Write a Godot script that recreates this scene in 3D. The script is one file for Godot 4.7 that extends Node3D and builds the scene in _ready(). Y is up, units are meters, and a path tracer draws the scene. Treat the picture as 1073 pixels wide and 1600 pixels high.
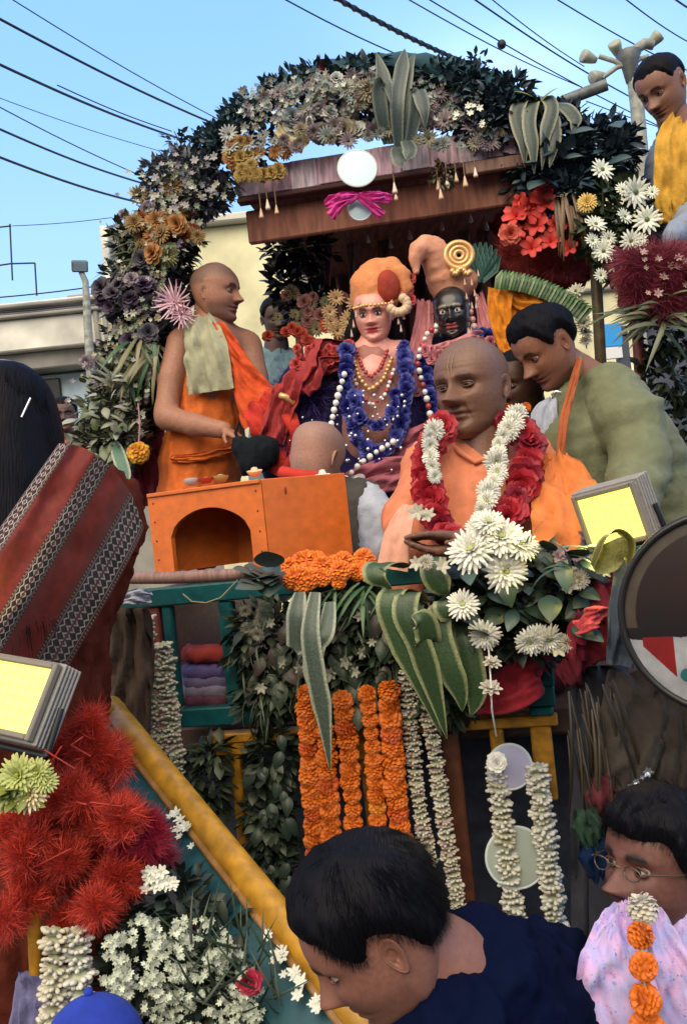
extends Node3D
# A flower-decked procession float in a street at dusk: camera, sky and light first, then setting, float, figures, flowers.
const FOCAL := 1450.0
const CAM := Vector3(0, 2.0, 0)
const ROLL := -6.0
var cam_right := Vector3.RIGHT
var cam_up := Vector3.UP
var rng := RandomNumberGenerator.new()
var noise := FastNoiseLite.new()
var names := {}
var mats := {}
var texs := {}
var protos := {}

# ---------- placing ----------
var depth_shift := 0.0

func P(u: float, v: float, d: float) -> Vector3:   # the point at depth d that stands at photo pixel (u, v)
	d += depth_shift
	return CAM + cam_right * ((u - 536.5) / FOCAL * d) + cam_up * ((800.0 - v) / FOCAL * d) + Vector3(0, 0, -d)

func V(a: Array) -> Vector3:
	return P(a[0], a[1], a[2])

func pts(list: Array) -> PackedVector3Array:
	var o := PackedVector3Array()
	for a in list: o.append(V(a))
	return o

func L(r: float, g: float, b: float) -> Color: return Color(r, g, b)

func rf(a: float, b: float) -> float: return rng.randf_range(a, b)

# ---------- mesh builder ----------
class B:
	var v := PackedVector3Array()
	var n := PackedVector3Array()
	var c := PackedColorArray()
	var uv := PackedVector2Array()
	var i := PackedInt32Array()
	var col := Color.WHITE

	# rows from bottom to top, each going round as (sin a, cos a): outward is across x up
	func grid(rows: Array, closed := false, cols: Array = [], us := 1.0, vs := 1.0) -> void:
		var nr := rows.size()
		var nj: int = rows[0].size()
		var base := v.size()
		for r in nr:
			var row: PackedVector3Array = rows[r]
			var up: PackedVector3Array = rows[mini(r + 1, nr - 1)]
			var dn: PackedVector3Array = rows[maxi(r - 1, 0)]
			for j in nj:
				var du: Vector3
				if closed: du = row[(j + 1) % nj] - row[(j - 1 + nj) % nj]
				else: du = row[mini(j + 1, nj - 1)] - row[maxi(j - 1, 0)]
				var dv := up[j] - dn[j]
				if du.length_squared() < 1e-14:
					var rr: PackedVector3Array = up if r == 0 else dn
					if closed: du = rr[(j + 1) % nj] - rr[(j - 1 + nj) % nj]
					else: du = rr[mini(j + 1, nj - 1)] - rr[maxi(j - 1, 0)]
				v.append(row[j])
				n.append(du.cross(dv).normalized())
				uv.append(Vector2(us * j / (nj if closed else maxi(nj - 1, 1)), vs * (1.0 - float(r) / maxi(nr - 1, 1))))
				c.append(col if cols.is_empty() else cols[r][j] if cols[r] is PackedColorArray else cols[r])
		for r in nr - 1:
			for j in (nj if closed else nj - 1):
				var a := base + r * nj + j
				var e := base + r * nj + (j + 1) % nj
				i.append_array([a, a + nj, e, e, a + nj, e + nj])

	func poly(p: PackedVector3Array, hint: Vector3) -> void:
		var nn := (p[1] - p[0]).cross(p[2] - p[0]).normalized()
		var ccw := nn.dot(hint) > 0.0
		if not ccw: nn = -nn
		var base := v.size()
		for k in p.size():
			v.append(p[k]); n.append(nn); c.append(col); uv.append(Vector2(p[k].x, p[k].y))
		for k in range(1, p.size() - 1):
			if ccw: i.append_array([base, base + k + 1, base + k])
			else: i.append_array([base, base + k, base + k + 1])

	func box(x: Transform3D, s: Vector3, bev := 0.004) -> void:
		var h := s * 0.5
		var b := minf(bev, minf(h.x, minf(h.y, h.z)) * 0.6)
		var q := {}
		for sx in [-1, 1]:
			for sy in [-1, 1]:
				for sz in [-1, 1]:
					q[[sx, sy, sz, 0]] = x * Vector3(sx * h.x, sy * (h.y - b), sz * (h.z - b))
					q[[sx, sy, sz, 1]] = x * Vector3(sx * (h.x - b), sy * h.y, sz * (h.z - b))
					q[[sx, sy, sz, 2]] = x * Vector3(sx * (h.x - b), sy * (h.y - b), sz * h.z)
					poly(PackedVector3Array([q[[sx, sy, sz, 0]], q[[sx, sy, sz, 1]], q[[sx, sy, sz, 2]]]), x.basis * Vector3(sx, sy, sz))
		for s1 in [-1, 1]:
			poly(PackedVector3Array([q[[s1, -1, -1, 0]], q[[s1, 1, -1, 0]], q[[s1, 1, 1, 0]], q[[s1, -1, 1, 0]]]), x.basis * Vector3(s1, 0, 0))
			poly(PackedVector3Array([q[[-1, s1, -1, 1]], q[[1, s1, -1, 1]], q[[1, s1, 1, 1]], q[[-1, s1, 1, 1]]]), x.basis * Vector3(0, s1, 0))
			poly(PackedVector3Array([q[[-1, -1, s1, 2]], q[[1, -1, s1, 2]], q[[1, 1, s1, 2]], q[[-1, 1, s1, 2]]]), x.basis * Vector3(0, 0, s1))
			for s2 in [-1, 1]:
				poly(PackedVector3Array([q[[s1, s2, -1, 0]], q[[s1, s2, -1, 1]], q[[s1, s2, 1, 1]], q[[s1, s2, 1, 0]]]), x.basis * Vector3(s1, s2, 0))
				poly(PackedVector3Array([q[[s1, -1, s2, 0]], q[[s1, -1, s2, 2]], q[[s1, 1, s2, 2]], q[[s1, 1, s2, 0]]]), x.basis * Vector3(s1, 0, s2))
				poly(PackedVector3Array([q[[-1, s1, s2, 1]], q[[-1, s1, s2, 2]], q[[1, s1, s2, 2]], q[[1, s1, s2, 1]]]), x.basis * Vector3(0, s1, s2))

	func tube(p: PackedVector3Array, rad, sides := 8, cap := true) -> void:
		var rows := []
		var m := p.size()
		var X := Vector3.ZERO
		for k in m:
			var T := (p[mini(k + 1, m - 1)] - p[maxi(k - 1, 0)]).normalized()
			if k == 0: X = T.cross(Vector3.UP if absf(T.y) < 0.9 else Vector3.RIGHT).normalized()
			else: X = (X - T * X.dot(T)).normalized()
			var Y := X.cross(T)
			var r: float = rad if rad is float else rad[k]
			var row := PackedVector3Array()
			for j in sides:
				var a := TAU * j / sides
				row.append(p[k] + (X * sin(a) + Y * cos(a)) * r)
			if cap and k == 0:
				var z := PackedVector3Array(); z.resize(sides); z.fill(p[k]); rows.append(z)
			rows.append(row)
			if cap and k == m - 1:
				var z2 := PackedVector3Array(); z2.resize(sides); z2.fill(p[k]); rows.append(z2)
		grid(rows, true)

	func lathe(x: Transform3D, prof: Array, seg := 16) -> void:   # profile [radius, height] from bottom to top
		var rows := []
		for q in prof:
			var row := PackedVector3Array()
			for j in seg:
				var a := TAU * j / seg
				row.append(x * Vector3(q[0] * sin(a), q[1], q[0] * cos(a)))
			rows.append(row)
		grid(rows, true)

	func ball(x: Transform3D, seg := 10, ring := 7) -> void:
		var prof := []
		for k in ring + 1:
			var t := PI * k / ring
			prof.append([sin(t), -cos(t)])
		lathe(x, prof, seg)

	# a leaf or petal: centre line, half widths, side vectors, fold raises the edges along the normal
	func blade(p: PackedVector3Array, w: PackedFloat32Array, side: Vector3, fold := 0.2, edge := Color(0, 0, 0, 0), across := 4) -> void:
		var rows := []
		var cols := []
		var m := p.size()
		for k in m:
			var T := (p[mini(k + 1, m - 1)] - p[maxi(k - 1, 0)]).normalized()
			var S := (side - T * side.dot(T)).normalized()
			var N := S.cross(T)
			var row := PackedVector3Array()
			var cr := PackedColorArray()
			for j in across + 1:
				var t := 2.0 * j / across - 1.0
				row.append(p[k] + S * (t * w[k]) + N * (absf(t) * w[k] * fold))
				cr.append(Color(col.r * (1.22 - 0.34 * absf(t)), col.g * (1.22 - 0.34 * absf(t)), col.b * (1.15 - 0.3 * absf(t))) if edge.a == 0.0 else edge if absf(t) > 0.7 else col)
			rows.append(row); cols.append(cr)
		grid(rows, false, cols)

	func join(o: B, x: Transform3D, tint := Color.WHITE) -> void:
		var base := v.size()
		v.append_array(x * o.v)
		n.append_array(Transform3D(x.basis.orthonormalized(), Vector3.ZERO) * o.n)
		uv.append_array(o.uv)
		if tint == Color.WHITE: c.append_array(o.c)
		else:
			for q in o.c: c.append(q * tint)
		for q in o.i: i.append(q + base)

	func mesh() -> ArrayMesh:
		var arr := []
		arr.resize(Mesh.ARRAY_MAX)
		arr[Mesh.ARRAY_VERTEX] = v
		arr[Mesh.ARRAY_NORMAL] = n
		arr[Mesh.ARRAY_COLOR] = c
		arr[Mesh.ARRAY_TEX_UV] = uv
		arr[Mesh.ARRAY_INDEX] = i
		var m := ArrayMesh.new()
		m.add_surface_from_arrays(Mesh.PRIMITIVE_TRIANGLES, arr)
		return m

# ---------- smooth bodies: tapered capsules joined by a smooth minimum, meshed as surface nets ----------
class Field:
	var h := 0.014
	var k := 0.03
	var s: Array = []          # [a, b, ra, rb, k]
	func seg(a: Vector3, b: Vector3, ra: float, rb: float, kk := -1.0) -> void:
		s.append([a, b, ra, rb, k if kk < 0.0 else kk])
	func chain(p: PackedVector3Array, r: Array, kk := -1.0) -> void:
		for q in p.size() - 1: seg(p[q], p[q + 1], r[q], r[q + 1], kk)
	func into(b: B, col: Color, bump = null) -> void:
		var lo := Vector3(1e9, 1e9, 1e9)
		var hi := -lo
		for q in s:
			var r: float = maxf(q[2], q[3]) + 3.0 * h
			for e in [q[0], q[1]]:
				lo = lo.min(e - Vector3(r, r, r)); hi = hi.max(e + Vector3(r, r, r))
		var nx := int((hi.x - lo.x) / h) + 2
		var ny := int((hi.y - lo.y) / h) + 2
		var nz := int((hi.z - lo.z) / h) + 2
		var g := PackedFloat32Array()
		g.resize(nx * ny * nz)
		g.fill(1.0)
		for q in s:
			var a: Vector3 = q[0]
			var ba: Vector3 = q[1] - a
			var ra: float = q[2]
			var dr: float = q[3] - ra
			var kk: float = q[4]
			var inv := 1.0 / maxf(ba.length_squared(), 1e-9)
			var r: float = maxf(q[2], q[3]) + maxf(kk, 2.5 * h)
			var l: Vector3 = (a.min(q[1]) - Vector3(r, r, r) - lo) / h
			var u: Vector3 = (a.max(q[1]) + Vector3(r, r, r) - lo) / h
			var x0 := maxi(int(l.x), 0)
			var x1 := mini(int(u.x) + 1, nx)
			for z in range(maxi(int(l.z), 0), mini(int(u.z) + 1, nz)):
				for y in range(maxi(int(l.y), 0), mini(int(u.y) + 1, ny)):
					var o := (z * ny + y) * nx
					var p := lo + Vector3(x0, y, z) * h - a
					for x in range(x0, x1):
						var t := clampf(p.dot(ba) * inv, 0.0, 1.0)
						var d := (p - ba * t).length() - ra - dr * t
						var cur := g[o + x]
						var m := kk - absf(d - cur)
						if m > 0.0: g[o + x] = minf(d, cur) - m * m / (4.0 * kk)
						elif d < cur: g[o + x] = d
						p.x += h
		var id := PackedInt32Array()
		id.resize(g.size())
		id.fill(-1)
		var base := b.v.size()
		var sx := 1
		var sy := nx
		var sz := nx * ny
		var offs := [0, sx, sy, sx + sy, sz, sx + sz, sy + sz, sx + sy + sz]
		var ed := [[0, 1], [2, 3], [4, 5], [6, 7], [0, 2], [1, 3], [4, 6], [5, 7], [0, 4], [1, 5], [2, 6], [3, 7]]
		var vs := PackedVector3Array()
		var lim := 1.8 * h
		var vals := PackedFloat32Array(); vals.resize(8)
		for z in nz - 1:
			for y in ny - 1:
				var o := (z * ny + y) * nx
				for x in nx - 1:
					var i0 := o + x
					if absf(g[i0]) > lim: continue
					var mask := 0
					for e in 8:
						var f := g[i0 + offs[e]]
						vals[e] = f
						if f < 0.0: mask |= 1 << e
					if mask == 0 or mask == 255: continue
					var acc := Vector3.ZERO
					var cnt := 0
					for e in ed:
						var fa := vals[e[0]]
						var fb := vals[e[1]]
						if (fa < 0.0) != (fb < 0.0):
							var t := fa / (fa - fb)
							var ea: int = e[0]
							var eb: int = e[1]
							acc += Vector3(lerpf(ea & 1, eb & 1, t), lerpf((ea >> 1) & 1, (eb >> 1) & 1, t), lerpf(ea >> 2, eb >> 2, t))
							cnt += 1
					id[i0] = vs.size()
					vs.append(lo + (Vector3(x, y, z) + acc / cnt) * h)
		var tri := PackedInt32Array()
		for z in range(1, nz - 1):
			for y in range(1, ny - 1):
				var o := (z * ny + y) * nx
				for x in range(1, nx - 1):
					var i0 := o + x
					var f := g[i0]
					if absf(f) > lim: continue
					for ax in 3:
						var st: int = [sx, sy, sz][ax]
						var f2 := g[i0 + st]
						if (f < 0.0) == (f2 < 0.0): continue
						var p: int = [sy, sz, sx][ax]
						var q2: int = [sz, sx, sy][ax]
						var a0 := id[i0]
						var a1 := id[i0 - p]
						var a2 := id[i0 - p - q2]
						var a3 := id[i0 - q2]
						if a0 < 0 or a1 < 0 or a2 < 0 or a3 < 0: continue
						if f < 0.0: tri.append_array([a0, a2, a1, a0, a3, a2])
						else: tri.append_array([a0, a1, a2, a0, a2, a3])
		var ns := PackedVector3Array()
		ns.resize(vs.size())
		for t in range(0, tri.size(), 3):
			var fn := (vs[tri[t + 2]] - vs[tri[t]]).cross(vs[tri[t + 1]] - vs[tri[t]])
			ns[tri[t]] += fn; ns[tri[t + 1]] += fn; ns[tri[t + 2]] += fn
		for q in vs.size(): ns[q] = ns[q].normalized()
		if bump != null:
			for q in vs.size(): vs[q] += ns[q] * float(bump.call(vs[q]))
			var n2 := PackedVector3Array(); n2.resize(vs.size())
			for t in range(0, tri.size(), 3):
				var fn := (vs[tri[t + 2]] - vs[tri[t]]).cross(vs[tri[t + 1]] - vs[tri[t]])
				n2[tri[t]] += fn; n2[tri[t + 1]] += fn; n2[tri[t + 2]] += fn
			for q in vs.size(): ns[q] = n2[q].normalized()
		b.v.append_array(vs)
		b.n.append_array(ns)
		for q in vs.size():
			b.c.append(col)
			b.uv.append(Vector2(vs[q].x + vs[q].z, vs[q].y))
		for q in tri: b.i.append(q + base)

# ---------- nodes ----------
func numbered(called: String) -> String:
	var k: int = names.get(called, 0)
	names[called] = k + 1
	return called if k == 0 else "%s_%03d" % [called, k]

func thing(called: String, label: String, category: String, at: Vector3, group := "") -> Node3D:
	var o := Node3D.new()
	o.name = numbered(called)
	add_child(o)
	o.position = at
	tag(o, label, category, group)
	return o

func tag(o: Node3D, label: String, category: String, group := "") -> void:
	o.set_meta("label", label)
	o.set_meta("category", category)
	if group: o.set_meta("group", group)

func origin_of(o: Node) -> Vector3:
	var s := Vector3.ZERO
	while o is Node3D and o != self:
		s += o.position
		o = o.get_parent()
	return s

# a named mesh part; geometry in world coordinates (x moves a shared mesh to its place)
func part(called: String, geo, mat: Material, parent: Node3D, x := Transform3D()) -> MeshInstance3D:
	var o := MeshInstance3D.new()
	var k := 0
	var nm := called
	while parent.has_node(NodePath(nm)):
		k += 1
		nm = "%s_%03d" % [called, k]
	o.name = nm
	o.mesh = geo.mesh() if geo is B else geo
	o.material_override = mat
	parent.add_child(o)
	o.transform = Transform3D(x.basis, x.origin - origin_of(parent))
	return o

func solo(called: String, geo: B, mat: Material, label: String, category: String, at: Vector3, group := "") -> MeshInstance3D:
	var o := MeshInstance3D.new()
	o.name = numbered(called)
	for q in geo.v.size(): geo.v[q] -= at
	o.mesh = geo.mesh()
	o.material_override = mat
	add_child(o)
	o.position = at
	tag(o, label, category, group)
	return o

func structure(called: String, geo: B, mat: Material) -> MeshInstance3D:
	var o := MeshInstance3D.new()
	o.name = numbered(called)
	o.mesh = geo.mesh()
	o.material_override = mat
	add_child(o)
	o.set_meta("kind", "structure")
	return o

func scatter(called: String, mesh: Mesh, mat: Material, parent: Node3D, xs: Array, cols := PackedColorArray()) -> MultiMeshInstance3D:
	var mm := MultiMesh.new()
	mm.transform_format = MultiMesh.TRANSFORM_3D
	mm.use_colors = cols.size() > 0
	mm.mesh = mesh
	mm.instance_count = xs.size()
	var o0 := origin_of(parent)
	for k in xs.size():
		var x: Transform3D = xs[k]
		mm.set_instance_transform(k, Transform3D(x.basis, x.origin - o0))
		if cols.size() > 0: mm.set_instance_color(k, cols[k])
	var o := MultiMeshInstance3D.new()
	var nm := called
	var j := 0
	while parent.has_node(NodePath(nm)):
		j += 1
		nm = "%s_%03d" % [called, j]
	o.name = nm
	o.multimesh = mm
	o.material_override = mat
	o.set_meta("kind", "stuff")
	parent.add_child(o)
	return o

# ---------- materials ----------
func noise_tex(key: String, freq: float, lo: float, hi: float, size := 256, octaves := 4, kind := FastNoiseLite.TYPE_SIMPLEX_SMOOTH, stretch := Vector2.ONE) -> Texture2D:
	if texs.has(key): return texs[key]
	var f := FastNoiseLite.new()
	f.seed = key.hash() % 10000
	f.noise_type = kind
	f.frequency = freq
	f.fractal_octaves = octaves
	var im := Image.create(size, size, false, Image.FORMAT_RGB8)
	for y in size:
		for x in size:
			# blended over the wrap so that the tile has no seam
			var fx := float(x) / size
			var fy := float(y) / size
			var a := f.get_noise_2d(x * stretch.x, y * stretch.y)
			var b := f.get_noise_2d((x - size) * stretch.x, y * stretch.y)
			var c := f.get_noise_2d(x * stretch.x, (y - size) * stretch.y)
			var d := f.get_noise_2d((x - size) * stretch.x, (y - size) * stretch.y)
			var t := lerpf(lerpf(a, b, fx), lerpf(c, d, fx), fy) * 1.4
			var g := clampf(lerpf(lo, hi, t * 0.5 + 0.5), 0.0, 1.0)
			im.set_pixel(x, y, Color(g, g, g))
	texs[key] = ImageTexture.create_from_image(im)
	return texs[key]

func weave_tex() -> Texture2D:   # creases over a fine weave, one tile a quarter of a metre wide
	if texs.has("weave"): return texs["weave"]
	var im := Image.create(512, 512, false, Image.FORMAT_RGB8)
	var r := RandomNumberGenerator.new(); r.seed = 5
	var f := FastNoiseLite.new()
	f.seed = 77
	f.frequency = 0.011
	f.fractal_type = FastNoiseLite.FRACTAL_RIDGED
	f.fractal_octaves = 3
	f.domain_warp_enabled = true
	f.domain_warp_amplitude = 25.0
	for y in 512:
		for x in 512:
			var fx := x / 512.0
			var fy := y / 512.0
			var w := lerpf(lerpf(f.get_noise_2d(x, y), f.get_noise_2d(x - 512, y), fx), lerpf(f.get_noise_2d(x, y - 512), f.get_noise_2d(x - 512, y - 512), fx), fy)
			var g := 0.45 + 0.38 * w + 0.07 * sin(x * TAU / 4.0) * cos(y * TAU / 4.0) + r.randf_range(-0.05, 0.05)
			im.set_pixel(x, y, Color(g, g, g))
	texs["weave"] = ImageTexture.create_from_image(im)
	return texs["weave"]

func mat(key: String, col: Color, rough := 0.7, o := {}) -> StandardMaterial3D:
	if mats.has(key): return mats[key]
	var m := StandardMaterial3D.new()
	m.resource_name = key
	m.albedo_color = col.linear_to_srgb()
	m.roughness = rough
	m.metallic = o.get("metal", 0.0)
	m.metallic_specular = o.get("spec", 0.5)
	m.vertex_color_use_as_albedo = o.get("vc", false)
	m.cull_mode = BaseMaterial3D.CULL_DISABLED
	if o.has("tex"):
		m.albedo_texture = o.tex
		if not o.get("uv", false):
			m.uv1_triplanar = true
		var sc = o.get("scale", 1.0)
		m.uv1_scale = Vector3.ONE * sc if sc is float else sc
	if o.has("bump"):
		m.heightmap_enabled = true
		m.heightmap_texture = o.bump
		m.heightmap_scale = o.get("depth", 0.1)
		if not o.get("uv", false): m.uv1_triplanar = true
		var sc2 = o.get("scale", 1.0)
		m.uv1_scale = Vector3.ONE * sc2 if sc2 is float else sc2
	if o.has("sss"):
		m.subsurf_scatter_enabled = true
		m.subsurf_scatter_strength = o.sss
	if o.has("back"):
		m.backlight_enabled = true
		m.backlight = o.back
	if o.has("rim"):
		m.rim_enabled = true; m.rim = o.rim; m.rim_tint = 0.6
	if o.has("coat"):
		m.clearcoat_enabled = true; m.clearcoat = o.coat; m.clearcoat_roughness = 0.15
	if o.has("emit"):
		m.emission_enabled = true
		m.emission = o.emit
		m.emission_energy_multiplier = o.get("energy", 1.0)
	mats[key] = m
	return m

func cloth(key: String, col: Color, o := {}) -> StandardMaterial3D:
	var q := {"tex": noise_tex("cloth_mottle", 0.02, 0.74, 1.0), "bump": weave_tex(), "depth": 0.35, "scale": 4.0, "rim": 0.2}
	if col.get_luminance() < 0.03: q["spec"] = 0.15
	q.merge(o, true)
	return mat(key, col, 0.85, q)

func paint(key: String, col: Color, rough := 0.45) -> StandardMaterial3D:
	return mat(key, col, rough, {"tex": noise_tex("paint_wear", 0.03, 0.55, 1.12, 256, 5), "bump": noise_tex("paint_bump", 0.08, 0.2, 0.8), "depth": 0.08, "scale": 3.0})

func skin(key: String) -> StandardMaterial3D:
	return mat(key, Color.WHITE, 0.5, {"vc": true, "sss": 0.12, "tex": noise_tex("skin_mottle", 0.05, 0.84, 1.06), "bump": noise_tex("skin_bump", 0.22, 0.2, 0.8, 256, 3), "depth": 0.09, "scale": 7.0, "spec": 0.42})

func petal_mat() -> StandardMaterial3D:
	return mat("petals", Color.WHITE, 0.6, {"vc": true, "back": Color(0.25, 0.25, 0.25), "tex": noise_tex("petal_mottle", 0.04, 0.8, 1.05), "scale": 14.0})

func leaf_mat() -> StandardMaterial3D:
	return mat("leaves", Color.WHITE, 0.45, {"vc": true, "back": Color(0.18, 0.22, 0.1), "tex": noise_tex("leaf_mottle", 0.05, 0.6, 1.1), "scale": 9.0})

# ---------- the scene ----------
var fo := Vector3.ZERO      # a point of the float's front plane
var ex := Vector3.RIGHT     # along the float's front
var ez := Vector3.BACK      # out of the front, towards the crowd

func _ready() -> void:
	rng.seed = 20240
	noise.seed = 11
	noise.frequency = 0.06
	noise.noise_type = FastNoiseLite.TYPE_SIMPLEX_SMOOTH
	# camera
	var cam := Camera3D.new()
	cam.name = "camera"
	cam.fov = rad_to_deg(2.0 * atan(800.0 / FOCAL))
	cam.near = 0.05
	cam.far = 600.0
	cam.position = CAM
	cam.rotation_degrees = Vector3(0, 0, ROLL)
	add_child(cam)
	cam.current = true
	cam_right = cam.transform.basis.x
	cam_up = cam.transform.basis.y
	# sky
	var env := Environment.new()
	env.background_mode = Environment.BG_SKY
	var sm := ProceduralSkyMaterial.new()
	sm.sky_top_color = Color(0.335, 0.545, 0.835)
	sm.sky_horizon_color = Color(0.65, 0.775, 0.895)
	sm.sky_curve = 0.3
	sm.ground_bottom_color = Color(0.12, 0.12, 0.13)
	sm.ground_horizon_color = Color(0.5, 0.6, 0.68)
	sm.sky_energy_multiplier = 1.05
	sm.sky_cover = haze_cover()
	sm.sky_cover_modulate = Color(1, 1, 1, 0.55)
	var sky := Sky.new()
	sky.sky_material = sm
	env.sky = sky
	env.tonemap_mode = Environment.TONE_MAPPER_LINEAR
	env.tonemap_exposure = 1.85
	env.sdfgi_enabled = true
	env.ssao_enabled = true
	env.ssil_enabled = true
	var we := WorldEnvironment.new()
	we.name = "environment"
	we.environment = env
	add_child(we)
	# low, wide evening light from behind the crowd's left shoulder
	var sun := DirectionalLight3D.new()
	sun.name = "sun"
	sun.light_energy = 0.58
	sun.light_angular_distance = 60.0
	sun.light_color = Color(1.0, 0.94, 0.84)
	sun.shadow_enabled = true
	add_child(sun)
	sun.look_at_from_position(Vector3(-2.2, 6.4, 6.2), Vector3.ZERO, Vector3.UP)
	# float axes
	var yaw := deg_to_rad(12.0)
	ex = Vector3(cos(yaw), 0, sin(yaw))
	ez = Vector3(-sin(yaw), 0, cos(yaw))
	fo = P(600, 1130, 2.45)
	setting()
	street_lights()
	cables()
	truck()
	canopy()
	altar_box()
	figures_on_float()
	figures_in_crowd()
	drum()
	floodlights()
	columns_of_flowers()
	canopy_flowers()
	front_flowers()
	hanging_garlands()
	ramp_rail()

func haze_cover() -> Texture2D:
	var f := FastNoiseLite.new()
	f.seed = 4
	f.frequency = 0.008
	f.fractal_octaves = 4
	var im := Image.create(512, 256, false, Image.FORMAT_RGBA8)
	for y in 256:
		for x in 512:
			var a := TAU * x / 512.0
			var q := f.get_noise_3d(cos(a) * 80.0, y * 1.8, sin(a) * 80.0)
			var g := clampf(q * 1.7 + 0.2, 0.0, 1.0) * smoothstep(8.0, 60.0, y)
			im.set_pixel(x, y, Color(0.78, 0.85, 0.95, 1.0) * g)
	return ImageTexture.create_from_image(im)

# the point of the float's front plane, moved out by off, that stands at pixel (u, v)
func Q(u: float, v: float, off := 0.0) -> Vector3:
	var d := cam_right * ((u - 536.5) / FOCAL) + cam_up * ((800.0 - v) / FOCAL) + Vector3(0, 0, -1)
	return CAM + d * ((fo + ez * off - CAM).dot(ez) / d.dot(ez))

func bar(b: B, a: Vector3, e: Vector3, h: float, dep: float, bev := 0.004) -> void:
	var x := (e - a).normalized()
	var z := (ez - x * ez.dot(x)).normalized()
	b.box(Transform3D(Basis(x, z.cross(x), z), (a + e) * 0.5), Vector3(a.distance_to(e), h, dep), bev)

func beam(called: String, a: Vector3, e: Vector3, h: float, dep: float, m: Material, parent: Node3D) -> void:
	var b := B.new()
	bar(b, a, e, h, dep)
	part(called, b, m, parent)

# ---------- street ----------
func wall_box(b: B, at: Vector3, s: Vector3, turn: float) -> void:
	b.box(Transform3D(Basis(Vector3.UP, turn), at), s, 0.02)

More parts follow.
